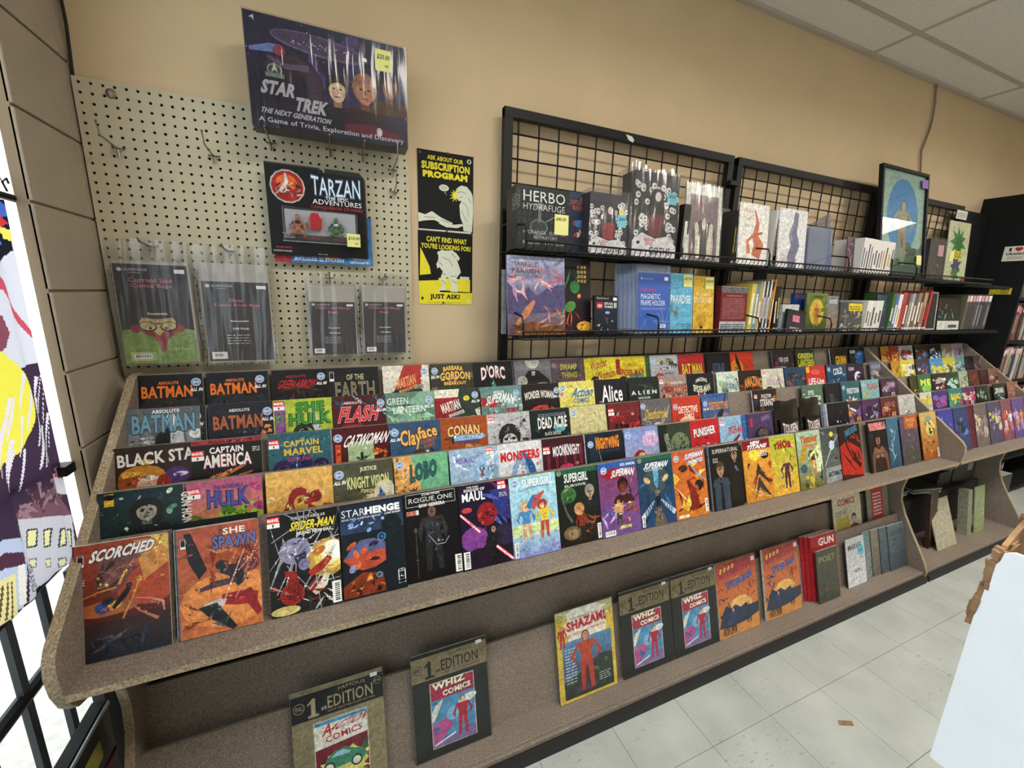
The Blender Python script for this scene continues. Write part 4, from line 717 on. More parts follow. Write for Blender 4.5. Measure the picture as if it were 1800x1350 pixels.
def d_scorched(p):
    p.grad('1d2430', '5c2a22'); p.grad('4a1f1a', '9a3f2c', 0, .3, 1, 1); p.grad('171d2b', '3a2624', 0, 0, 1, .32)
    p.ell(.8, .62, .4, .34, 'a8472f'); p.poly([(.62, .98), (1, .98), (1, .75), (.72, .62)], 'c88a4a'); p.poly([(.8, 1), (1, 1), (1, .86)], 'e0b85c')
    p.poly([(.22, .82), (.45, .9), (.7, .85), (.5, .6), (.38, .55)], '6e4a48'); p.scat(9, .28, .6, .6, .86, .1, .22, ['8a5f58', '4a2f30', '5f3c3c'], 's')
    p.band([(.05, .54), (.22, .58), (.42, .6)], [.006, .02, .03], 'c9803a'); p.band([(.45, .62), (.5, .7), (.62, .82)], [.03, .03, .008], 'd8964a')
    p.ell(.3, .43, .36, .1, '9c5a32'); p.ell(.34, .45, .14, .06, 'd0a050')
    p.ell(.27, .44, .08, .075, '3a4a8a', -30); p.ell(.33, .49, .07, .05, '2a2c38', 20); p.band([(.38, .42), (.5, .52), (.56, .58)], [.04, .07, .05], '1d1c20')
    p.ell(.56, .6, .035, .035, '2c3038'); p.band([(.48, .32), (.6, .5), (.68, .66)], [.02, .02, .03], 'c08a40'); p.burst(.67, .64, .05, 'd8a050', 8)
    p.band([(.6, .48), (.78, .45), (.92, .4), (.93, .32)], [.01, .02, .035, .02], 'c8877a'); p.band([(.55, .46), (.66, .36), (.86, .26)], [.01, .02, .045], 'b06a5c')
    p.scat(10, .1, .05, .95, .26, .05, .16, ['2a3348', '3c4456', '10131c', '4c4a52'], 's'); p.scat(14, .1, .6, .95, .9, .004, .01, ['f0c070'])
def d_spawn(p):
    p.grad('b96a3c', 'a8503c'); p.ell(.6, .3, .6, .4, 'd8884a'); p.scat(8, 0, .0, .5, .5, .08, .2, ['9a4a28', 'c87a40', '8a3c24'], 's'); p.scat(7, .1, .7, 1, 1, .1, .22, ['8a4438', 'b96048'], 's')
    p.poly([(.08, .96), (.16, .96), (.34, .6), (.24, .52), (.12, .7)], '26222a'); p.ell(.66, .7, .36, .13, '9c4a2c', 5); p.scat(9, .4, .62, .95, .78, .1, .24, ['b5623a', '7c3020', 'c87c4c'], 's')
    p.ell(.85, .6, .16, .14, '6a3438'); p.ell(.52, .62, .08, .07, '2c2a30'); p.ell(.56, .57, .07, .05, '7a6a66'); p.band([(.5, .58), (.66, .56), (.78, .42)], [.1, .2, .16], '2a262c')
    p.band([(.25, .42), (.45, .45), (.7, .46)], [.05, .09, .08], '4a3a40'); p.band([(.5, .3), (.72, .28), (.95, .26)], [.14, .2, .16], '94262c'); p.band([(.8, .34), (1, .1)], [.16, .14], '852228')
    p.band([(.3, .25), (.48, .28), (.54, .26)], [.1, .1, .12], 'c8c0bc'); p.poly([(.22, .26), (.44, .28), (.68, .02), (.62, .0), (.36, .14)], '1c2224'); p.scat(5, .3, .05, .6, .25, .05, .1, ['3c4848'], 's')
    p.scat(6, .6, .4, 1, .7, .15, .3, ['b06048', 'd8a08a'], 'l')
def d_spid(p):
    p.grad('1a1a1c', '101012'); p.scat(7, 0, .0, 1, .35, .1, .2, ['7a7040', '4a3a2c', '8a2a22', '2a2a2c'], 't'); p.scat(34, 0, .15, 1, 1, .12, .36, ['c9cbcc', 'a0a4a8'], 'l')
    p.ell(.82, .5, .3, .3, 'b8924a'); p.ell(.86, .52, .24, .22, 'e3c860'); p.ell(.9, .55, .18, .18, 'f4eecb'); p.ell(.93, .56, .12, .13, 'fbfbf4')
    p.ell(.36, .62, .22, .2, '8b89a8', 15); p.scat(14, .2, .52, .5, .74, .04, .09, ['c4c4d8', '5f5c80', 'a4a2c0', '48456a'], 's'); p.poly([(.34, .56), (.52, .6), (.5, .44), (.4, .44)], '2c2944'); p.ell(.48, .47, .08, .09, '7c7a9c')
    p.poly([(.2, .44), (.36, .42), (.4, .3), (.26, .28)], '8a2420'); p.ell(.3, .2, .17, .17, '9a261e', 40); p.ell(.33, .22, .12, .13, '7a1a16', 40); p.scat(5, .2, .12, .42, .3, .06, .12, ['5c1210'], 'l')
    p.band([(.55, .36), (.72, .42), (.86, .5)], [.1, .12, .08], '9c2c20'); p.ell(.7, .58, .1, .06, 'b87038', 30); p.band([(.6, .16), (.74, .24), (.8, .34)], [.08, .12, .08], 'cfc8b4')
    p.scat(8, .45, .02, .9, .2, .06, .14, ['16161a', '7a2020', '3a3a3c', 'c8c8c8'], 's'); p.ell(.2, .05, .2, .07, 'c8b870')
def d_star(p):
    p.grad('101a20', '141d26'); p.grad('2c3f5c', '1a2234', 0, .68, 1, .98); p.scat(16, .1, .68, .7, .86, .02, .06, ['8aa8e0', '4a64a8', 'd8e4f8', '2c3c6a'])
    p.ell(.8, .72, .17, .17, '1e3338'); p.ell(.8, .72, .162, .162, '121c22'); p.ell(.63, .6, .07, .07, '3a7cb4'); p.ell(.63, .6, .05, .05, '101a24'); p.ell(.63, .6, .025, .025, '5a9cd0')
    p.poly([(.02, .42), (.14, .52), (.3, .6), (.5, .6), (.68, .54), (.68, .46), (.3, .46)], '5c5f88'); p.poly([(.02, .42), (.14, .44), (.3, .46), (.68, .47), (.68, .34), (.5, .29), (.3, .28), (.12, .34)], 'b04a32')
    p.ell(.5, .54, .08, .04, '23253a', 10); p.ell(.5, .38, .09, .03, '3a1712', -5); p.scat(5, .1, .3, .6, .56, .04, .1, ['8a8cb4', 'd86a40', 'c8582f'])
    p.poly([(0, .02), (0, .14), (.3, .26), (.62, .22), (.66, .02)], '7a3018'); p.scat(12, .05, .04, .6, .22, .04, .1, ['c85a28', '3a1610', 'e3903c', '1a1410'], 't'); p.ell(.56, .2, .05, .05, '5c8ca0'); p.ell(.56, .2, .03, .03, '121c22')
    p.rect(.86, .06, .98, .2, 'e6e6e6'); p.rect(.875, .1, .965, .195, '121a20'); p.ell(.92, .2, .06, .025, 'e6e6e6'); p.ell(.92, .2, .05, .018, '121a20'); p.text('IMAGE', .875, .07, .09, .02, '111')
def d_rogue(p):
    p.grad('09090b', '0f1012'); p.rect(.06, .84, .94, .985, 'aaa'); p.rect(.068, .847, .932, .978, '0c0c0e')
    p.fig(.5, .1, .72, '2c2d31', '232428', '6a4f42', '1a1716'); p.scat(16, .36, .3, .66, .68, .03, .08, ['44464c', '1a1b1e', '5c5e66', '303238'], 't'); p.band([(.42, .5), (.55, .38), (.7, .38), (.78, .45)], .016, '8f9096'); p.band([(.2, .6), (.2, .05)], [.016, .012], '4a4238'); p.ell(.2, .58, .03, .04, '5c5244')
    p.rect(.06, .75, .27, .8, 'b06a60'); p.rect(.22, .75, .27, .8, 'ddd')
def d_maul(p):
    p.grad('1c0f1e', '1a1230'); p.poly([(.1, .2), (.5, .5), (.3, .1)], '6a2a6a'); p.poly([(.6, .9), (1, .9), (1, .5), (.7, .6)], '2c3478'); p.scat(8, .55, .5, 1, .98, .1, .25, ['3c2a60', '7a2040', '4a56a8'], 's'); p.ell(.25, .35, .26, .22, '7a3c8a')
    p.ell(.85, .34, .24, .2, '2a2440'); p.ell(.3, .12, .26, .18, '1d1224'); p.ell(.52, .62, .2, .22, '8a1c22'); p.scat(12, .38, .5, .66, .74, .03, .08, ['2a0a0e', 'b0323a', '3c0c10', 'c8505a'], 't')
    p.fig(.62, .02, .44, '17191a', '121214', 'a8826a')
    p.band([(.0, .66), (.36, .42)], .06, 'e0506a'); p.band([(.0, .66), (.36, .42)], .028, 'fdf0f4'); p.band([(.66, .22), (.98, .02)], .06, 'e0506a'); p.band([(.66, .22), (.98, .02)], .026, 'fdf0f4'); p.ell(.14, .7, .1, .05, 'c04040')
def d_sgirl1(p):
    p.grad('8fb4d8', 'a4d0d8'); p.rect(0, .14, 1, .4, 'c8d89a'); p.grad('7c8cc8', '9ac0cc', 0, 0, 1, .26); p.scat(26, 0, .02, 1, .3, .02, .06, ['5f9ac4', '8ab4dc', 'c8e0ec', '9a7ac0'], 't'); p.scat(5, .7, .02, 1, .18, .03, .06, ['9c5aa8'], 't')
    for x, hr, st, lg, dx in ((.32, 'cfa86a', '4a86b8', 'c9a088', -.3), (.68, 'a83a24', 'd8c03a', 'b04a44', .3)):
        p.fig(x, .2, .44, st, lg, 'e0b498', hr, lean=dx, arms=.5); p.ell(x - .02, .62, .11, .1, hr, 20); p.ell(x - .02, .6, .05, .06, 'e6bda2')
    p.band([(.35, .6), (.5, .72), (.6, .74)], [.1, .12, .03], '2f6cb0'); p.band([(.45, .58), (.55, .7), (.72, .78)], [.08, .14, .04], 'b8504a'); p.band([(.2, .82), (.5, .86), (.84, .85)], .016, '4f90c0')
def d_sgirl2(p):
    p.grad('1a1412', '17261f'); p.rect(0, .93, 1, 1, '275a44'); p.ell(.26, .66, .18, .16, '3c6a3c'); p.scat(7, .14, .58, .38, .74, .03, .07, ['6fa05c', '284c2c']); p.scat(10, 0, .05, 1, .5, .1, .2, ['4a2418', '6a3420', '2a2a24', '8a4a2c'], 's')
    p.head(.76, .66, .12, 'a8988a', '8a8478', '1c2428'); p.ell(.48, .46, .12, .13, 'b98a50', 0); p.ell(.5, .44, .075, .09, 'd0906a'); p.fig(.52, .04, .4, '7a2c20', '2c241f', 'd0906a', 'b98a50'); p.ell(.28, .16, .2, .14, '6c5c44'); p.ell(.3, .15, .12, .1, '94805c'); p.band([(.1, .62), (.2, .42), (.3, .3)], [.03, .05, .06], '55585a')
def d_sup1(p):
    p.grad('6a4a8a', '7a3a58'); p.rect(0, .9, 1, 1, '2c56a4'); p.ell(.4, .84, .3, .12, '8c1c24'); p.scat(9, .5, .3, 1, .85, .08, .2, ['8a4428', 'a86438', '5a2c2c', '3a1c28'], 's'); p.scat(9, 0, .1, .5, .6, .08, .2, ['8a94d0', 'c0506a', '4a4c9a', 'b8a8dc'], 's')
    p.head(.6, .66, .14, '6a2c20', '20100f', '3a1a1a'); p.burst(.45, .36, .2, 'e0a0b4', 12, .4); p.fig(.45, .14, .34, 'c8a060', '46402c'); p.scat(8, .3, .12, .75, .45, .03, .09, ['e3c890', '2a2420', '9a3a3c', 'f0e8dc'], 't'); p.text('HOUSE OF', .44, .08, .3, .035, 'd8cc6a')
def d_sup2(p):
    p.grad('24406a', '1c3c48'); p.rect(0, .93, 1, 1, '215a44'); p.scat(10, 0, .1, 1, .7, .1, .25, ['2f5c98', '16304a', '3c6ea0', '204a6a'], 's'); p.poly([(.14, .72), (.3, .5), (.5, .44), (.7, .5), (.86, .72), (.5, .86)], '3a4c50'); p.poly([(.42, .84), (.58, .84), (.56, .6), (.5, .52), (.44, .6)], '5fa0c8')
    for q in (-1, 1): p.ell(.5 + q * .26, .66, .1, .06, 'd0b07a', q * 35); p.band([(.5 + q * .1, .36), (.5 + q * .25, .26), (.5 + q * .46, .14)], [.04, .09, .12], 'b4c4d4'); [p.band([(.5 + q * (.14 + .06 * i), .38 - .03 * i), (.5 + q * (.1 + .06 * i), .25 - .03 * i)], .016, '20344c') for i in range(5)]
    p.poly([(.36, 0), (.44, .28), (.56, .28), (.72, 0)], '62594a'); p.scat(9, .4, .02, .64, .24, .03, .08, ['8a8070', '3c382e'], 't'); p.fig(.5, .24, .22, '1a1c24', '15171c'); p.rect(.44, .46, .56, .5, 'b98a5a')
def d_sup3(p):
    p.grad('c8782a', 'c0562c'); p.scat(9, 0, .1, 1, .9, .1, .26, ['e3b43c', 'f0d860', 'd88a2c', 'e8c850'], 't'); p.scat(9, .1, .1, .9, .75, .08, .22, ['6a2416', '9a3c1c', '4a1c14', '7c2c1a'], 's'); p.band([(.5, .8), (.75, .62), (1, .5)], [.02, .05, .03], '8aa0b0'); p.band([(0, .5), (.3, .3), (.5, .12)], [.012, .02, .01], 'f6dc90')
    p.ell(.74, .46, .12, .13, '26140f'); p.ell(.66, .42, .07, .08, '9a5430'); p.band([(.4, .56), (.55, .38), (.6, .1)], [.06, .2, .3], '7a2214'); p.ell(.3, .74, .14, .08, '35241c'); p.rect(.06, .02, .36, .06, 'e8e0d0')
def d_natural(p):
    p.grad('16150f', '1c1a16'); p.head(.3, .62, .15, 'b08a74', '4a382c', '3a4654', 0, '7a5a4a'); p.poly([(.05, 0), (.08, .42), (.2, .5), (.4, .5), (.55, .4), (.56, 0)], '36424f'); p.poly([(.27, .5), (.33, .5), (.36, 0), (.24, 0)], '161a20')
    p.head(.8, .82, .13, 'a58570', '2c221c', '1c1a18', 0, '6a5042'); p.poly([(.6, .1), (.62, .5), (.78, .62), (.9, .62), (1, .5), (1, .1)], '1e1b17'); p.band([(.8, .64), (.88, .56)], .06, '6a8098')
def d_titans(p):
    p.grad('c8822c', 'd8a03c'); p.rect(0, .84, 1, 1, '7a1c24'); p.ell(.4, .75, .2, .14, 'e8d84a'); p.scat(8, .1, .1, .95, .7, .1, .22, ['b84420', '8a2c1c', 'd8702c', '5a2418'], 't')
    for q in (.0, -.22): p.poly([(.28, .18 + q), (.5, .62 + q), (.62, .5 + q), (.95, .2 + q), (.62, .38 + q), (.5, .44 + q)], '3a3136')
    p.band([(.05, .3), (.4, .1), (.9, .04)], .014, 'f0c890'); p.ell(.78, .72, .14, .08, '191412')
def d_thor(p):
    p.grad('d8a83c', 'a8b83c'); p.scat(12, 0, .4, 1, 1, .06, .2, ['e8dc5a', '8aa83c', 'f0e890', '6a8a30'], 't'); p.fig(.56, .1, .5, '5a2c38', '3f2430', 'c8a080', 'd8b04a', lean=.2, arms=.7); p.scat(12, .35, .12, .78, .5, .04, .1, ['8a3a2c', '2f3a4a', 'c8b89a', '6a2430', '3a464a'], 't'); p.scat(4, .7, .5, .8, .8, .06, .1, ['7a7450'], 's')
def d_thunder(p):
    p.grad('6a6424', 'a8c8b0'); p.ell(.85, .45, .28, .3, 'd4e0b4'); p.scat(10, .05, .0, .9, .22, .07, .12, ['a8943a', '4a4a20', 'c0ac44', '2c3018']); p.poly([(.02, .5), (.25, .78), (.42, .72), (.24, .46)], 'b89a34'); p.fig(.62, .24, .5, '4a3420', 'd0944a', 'd89c5c', '7a5428', lean=-.1, arms=.4); p.poly([(.4, .56), (.95, .76), (.98, .7), (.42, .5)], 'dce48c'); p.ell(.2, .36, .14, .12, '3a5a60'); p.band([(.9, .1), (.95, .4)], [.1, .02], '2c4c3c')
def d_ult(p):
    p.grad('6a6a66', '3a4a48'); p.scat(14, 0, .25, 1, .95, .06, .18, ['6a4a44', '3a3436', '8a8078', '4a5a4c', '20222a'], 't'); p.ell(.48, .68, .12, .13, 'c8d8f0'); p.ell(.5, .88, .09, .07, 'd8c83c'); p.band([(1, .95), (.5, .68), (.1, .32)], [.02, .04, .02], 'b4c4cc'); p.poly([(.1, 0), (.12, .28), (1, .3), (1, .04)], '8c9496'); p.text('ULTIMATE', .2, .12, .66, .08, '2c3234')
def d_redblack(p):
    p.grad('3a1413', '1a1816'); p.poly([(0, .1), (0, .62), (.35, .72), (1, .5), (1, .02)], 'b0281e'); p.scat(9, .45, .4, 1, .95, .12, .26, ['2a1312', 'a02a20', '141110'], 's'); p.band([(.3, .8), (.32, .6), (.5, .4), (.9, .2)], [.12, .05, .06, .14], '1c0f0e'); p.band([(.1, .5), (.3, .36), (.6, .14)], [.02, .05, .02], '1c0f0e')
def d_vamp(p):
    p.grad('17120f', '131214'); p.scat(5, 0, .6, .4, .8, .1, .2, ['2c2f36', '20222a'], 's'); p.poly([(.1, .0), (.12, .34), (.3, .46), (.72, .46), (.92, .32), (.95, 0)], '6a4a3a'); p.head(.48, .62, .15, 'ab8066', '0f0c0d', '7a5844', 1, '6a4636'); p.poly([(.2, .0), (.24, .24), (.5, .32), (.78, .24), (.84, .0)], '251a17'); p.ell(.4, .3, .08, .05, 'a07a62'); p.ell(.62, .3, .08, .05, 'a07a62')
def d_blue2(p): p.grad('24465c', '3f6a86'); p.scat(16, 0, .1, 1, .95, .08, .2, ['5f94b8', '18303f', '8ab4cc', '38505c'], 's')
def d_press(p): p.grad('43443c', '5c4a66'); p.rect(.25, .72, 1, 1, 'b0562c'); p.scat(16, 0, .1, 1, .72, .07, .18, ['6a4a8a', '5f6a48', '3a3c34', '84804c', '8f8f92'], 't')
def d_green2(p): p.grad('9a5020', 'c8a860'); p.ell(.6, .66, .3, .26, 'd8c074'); p.scat(7, .3, .5, .8, .8, .06, .14, ['4a7a2c', '2c4c24', '7aa040']); p.scat(12, .1, .1, .9, .5, .06, .15, ['b04a1c', '7a2c14', 'd88a3c', '3c2a1c'], 't'); p.ell(.5, .86, .2, .08, '6f9a94')
rows1 = [
 comic(1, 131, 293, 'fiery red and navy comic with white embossed title, leftmost on front shelf', '23283a', [('SCORCHED', .14, .84, .68, .1, 'e8e6e4', T_(out='3a3030', rot=4, bold=.045, shear=.1))], draw=d_scorched, badge=[('im', .065, .88, .055), ('txt', .02, .66, .1, .72, 3, 'ccc')], n=2),
 comic(1, 310, 434.7, 'orange comic of a red-haired fighter on the front shelf', 'b05f38', [('SHE', .55, .9, .28, .065, 'e8e2dc', T_(grow=-.1)), ('SPAWN', .42, .78, .54, .12, '5f6a9c', T_(out='33305a', arc=-.1))], draw=d_spawn, badge=[('im', .07, .88, .05)], n=3),
 comic(1, 465, 595, 'black comic with white webbing, yellow title and a white burst', '131315', [('SPIDER-MAN', .3, .82, .62, .09, 'e3d23c', T_(out='151515', shear=.06)), ('BRAND NEW DAY', .4, .77, .5, .035, 'e8e8d8', T_(out='222', ow=.03)), ('THE SPECTACULAR', .32, .93, .5, .03, 'b9b9b4')], draw=d_spid, badge=[('mv', .09, .93, .085), ('bar', .86, .02, .13, .22, 9)]),
 comic(1, 597, 706, 'dark slate comic with half blue half orange face lying sideways', '111a20', [('STAR', .03, .86, .36, .075, 'e8ecee', T_(bold=-.004)), ('HENGE', .39, .86, .56, .08, 'f2f4f4', T_(bold=.06)), ('BOOK TWO: A KISS FOR ATTICUS', .03, .825, .6, .02, 'ccc'), ('LIAM SHARP', .7, .83, .26, .022, 'ddd')], draw=d_star, anchor='R'),
 comic(1, 706.3, 805.6, 'black comic of an armoured man with staff under a boxed title', '0c0c0e', [('STAR WARS', .34, .955, .32, .028, 'd8d8d8'), ('ROGUE ONE', .11, .885, .78, .055, 'd4d4d4', T_(bold=.0)), ('SAW GERRERA', .28, .825, .46, .04, 'e8e8e8')], draw=d_rogue, badge=[('bar', .86, .02, .12, .2, 8)]),
 comic(1, 806.6, 893, 'black and violet comic crossed by a glowing red-white beam', '1a0f1c', [('STAR WARS', .16, .955, .22, .022, 'e0e0e0'), ('SHADOW OF', .1, .915, .4, .035, 'e0e0e0'), ('MAUL', .06, .8, .44, .12, 'f0f0f0', T_(grow=-.2))], draw=d_maul, badge=[('mv', .84, .94, .08), ('bar', .02, .02, .12, .2, 8), ('txt', .78, .8, .94, .86, 3, 'bbb')]),
 comic(1, 894, 974.4, 'sky-blue comic with two flying women above a city', '9cc6d4', [('SUPERGIRL', .26, .86, .66, .1, 'f0f4f6', T_(out='6fa8c8', ow=.02))], draw=d_sgirl1, badge=[('dc', .11, .92), ('bar', .02, .02, .08, .18, 8)]),
 comic(1, 977, 1050, 'dark green comic with a green planet and blond woman', '17201c', [('SUPERGIRL', .18, .82, .56, .12, 'e4e8e4'), ('SURVIVE', .18, .76, .5, .035, 'c4ccc4')], draw=d_sgirl2, badge=[('dcb', .07, .955, .05), ('bar', .88, .02, .09, .2, 8)]),
 comic(1, 1049.5, 1116.7, 'purple and red comic with blue band and white arched title', '5a3a6a', [('SUPERMAN', .3, .78, .58, .1, 'eef0f4', T_(shear=.1, arc=.2)), ('2025 ANNUAL', .56, .93, .4, .04, 'e0e8f4')], draw=d_sup1, badge=[('dc', .14, .9), ('bar', .06, .01, .26, .07, 10)]),
 comic(1, 1118, 1179, 'teal comic of a huge winged mask above a long stair', '1f3a4c', [('SUPERMAN', .16, .82, .64, .09, 'eef0f4', T_(shear=.14)), ('THE KRYPTONITE SPECTRUM', .2, .79, .5, .022, 'c8d4d8')], draw=d_sup2, badge=[('dcb', .08, .955, .05), ('bar', .02, .02, .08, .16, 7)]),
 comic(1, 1181, 1235, 'orange and yellow comic of two men in flames', 'c06a2c', [('SUPERMAN', .36, .86, .56, .08, 'eef0f4', T_(out='2c3480', shear=.1, rot=5)), ('UNLIMITED', .44, .78, .5, .06, 'eef0f4', T_(out='2c3480', rot=5))], draw=d_sup3, badge=[('dc', .12, .9), ('bar', .88, .04, .09, .2, 7)]),
 comic(1, 1241, 1302, 'black comic of two men in dark jackets, title in serif capitals', '17160f', [('SUPERNATURAL', .08, .88, .86, .065, 'd8d8d4', T_(bold=0))], draw=d_natural, badge=[('txt', .08, .74, .24, .82, 3, 'bbb')], n=2),
 comic(1, 1303, 1341, 'yellow-orange comic with maroon header and white blocky title', 'c8822c', [('NEW', .3, .92, .34, .06, 'f0f0f0', T_(bold=.05)), ('TITANS', .12, .85, .72, .07, 'f0f0f0', T_(bold=.05, shear=.1))], draw=d_titans, anchor='L', badge=[('txt', .6, .72, .86, .82, 4, 'eee')]),
 comic(1, 1353, 1393.7, 'lime and yellow comic with dripping red title', 'b8b03c', [('IMMORTAL', .18, .92, .6, .05, 'd8d83a', T_(out='4a5a1c')), ('THOR', .14, .78, .7, .14, 'b02a24', T_(out='6a1c18', grow=-.4))], draw=d_thor, badge=[('mv', .86, .82, .05)], n=5),
 comic(1, 1398, 1440, 'olive comic with orange title and a man holding a pale beam', '8a8a44', [('Thunder', .16, .8, .72, .12, 'd8762a', T_(out='5a2c14', rot=2)), ('BARBARIAN', .26, .73, .56, .05, 'd8762a')], draw=d_thunder, anchor='L'),
 comic(1, 1441, 1472, 'grey-green comic with a white glowing figure and grey banner', '5c605c', [], draw=d_ult, anchor='L'),
 comic(1, 1472.5, 1517, 'red and black comic with tilted blue title', '2a1412', [('JAMES BOND', .3, .74, .62, .16, '3f84a8', T_(rot=14))], draw=d_redblack, anchor='L'),
 comic(1, 1515.3, 1563, 'black comic with pink-red jagged title and dark-haired woman', '16110f', [('VAMPIRELLA', .06, .82, .88, .13, 'e0505c', T_(out='f4dcdc', bold=.04))], draw=d_vamp),
 comic(1, 1564, 1578, 'blue comic of rushing water half hidden', '2c5068', [], draw=d_blue2, anchor='R', badge=[('bar', .02, .02, .1, .16, 6)]),
 comic(1, 1578.7, 1611, 'purple comic with orange corner and tan two-line title', '55485c', [('PRESS', .34, .86, .52, .08, 'd0a870'), ('PLAY', .42, .76, .36, .08, 'd0a870')], draw=d_press),
 comic(1, 1613, 1645, 'orange comic with a green soldier, last on the front shelf', '8a4a20', [], draw=d_green2, badge=[('bar', .86, .02, .12, .2, 7)]),
]
for L in (rows1, rows2, rows3, rows4, rows5): place_row(L, 1)

# black board-backed bags and black packs standing among the comics
def standing(name, x, k, w, h, t, mt, dep=0, extra=0):
    fy, fz = foot(k); o = MB().box((0, 0, 0), (w, t, h)).build(name, mt); o.location = (x, fy + dep * CS, fz - dep * SN + .0008); o.rotation_euler = (-LEAN, 0, 0); return o
M['blackfoil'] = mat('black_foil', '101012', .22, spec=.8, bump=.7, bscale=30)
o = standing('black_board', xrow(1, 297), 1, .178, .272, .002, M['blackwood'], .0205); tag(o, 'plain black backing board standing behind the orange comic on the front shelf', 'backing board')
for i, (a, b) in enumerate(((1360, 1402), (1405, 1439))):
    xa, xb = xrow(2, a), xrow(2, b); w = xb - xa; fy, fz = foot(2)
    o = empty('foil_pack', (xa, fy - .012, fz + .001), (-LEAN, 0, 0)); tag(o, ['shiny black foil pack with white lettering, left one of the two', 'shiny black foil pack with white lettering, right one of the two'][i], 'pack', 'black foil packs on the fourth tier')
    g = MB(); n = len(g.v); N = 6; K = 9
    for s_ in (0, 1):
        for r_ in range(K + 1):
            for c_ in range(N + 1):
                u, v = c_ / N, r_ / K; puff = .011 * (math.sin(math.pi * u) ** .6) * (math.sin(math.pi * v) ** .5) if 0 < u < 1 and 0 < v < 1 else 0
                g.v.append((u * w, .012 + (puff if s_ else -puff), v * .305 + .004 * math.sin(u * 9 + i) * (r_ == K)))
    for s_ in (0, 1):
        for r_ in range(K):
            for c_ in range(N):
                q = s_ * (K + 1) * (N + 1) + r_ * (N + 1) + c_; f = (q, q + 1, q + N + 2, q + N + 1); g.f.append(f if s_ == 0 else f[::-1])
    g.build('pack_body', M['blackfoil'], o, smooth=True)
    p = Print(w, .3, i); p.grad('3a1214', '141012', .1, .3, .9, .72); p.text('TOUSEN', .2, .5, .6, .14, 'ded6d6', grow=.25); p.scat(8, .3, .42, .7, .5, .05, .12, ['8a8488', '3a3438'], 't'); p.build('pack_lettering', o, M['ink'], y=-.0015)
xa, xb = xrow(2, 1454), xrow(2, 1485)
for i in range(4):
    fy, fz = foot(2); o = slab('comic_book', .168, .262, .0035, ['1a1c22', 'b9bcc8', '8a8f9c', '5f6878'][i]); o.location = (xa - .012 * i, fy + .0044 * i * CS, fz - .0044 * i * SN + .001); o.rotation_euler = (-LEAN, 0, 0)
    tag(o, ['black comic of tiny white lights, fronting a stack with pale spines', 'pale-spined comic in the stack beside the black foil packs'][i > 0], 'comic', 'stack beside the black foil packs')
    if i == 0:
        p = Print(.168, .262, 5); p.grad('12141a', '14161e'); p.scat(9, .1, .45, .9, .95, .03, .07, ['3a3c44', '2a2c34']); p.scat(12, .2, .35, .9, .7, .02, .05, ['c8d4e8', '8ab0dc', 'e8e8f0']); p.build('front_cover', o)
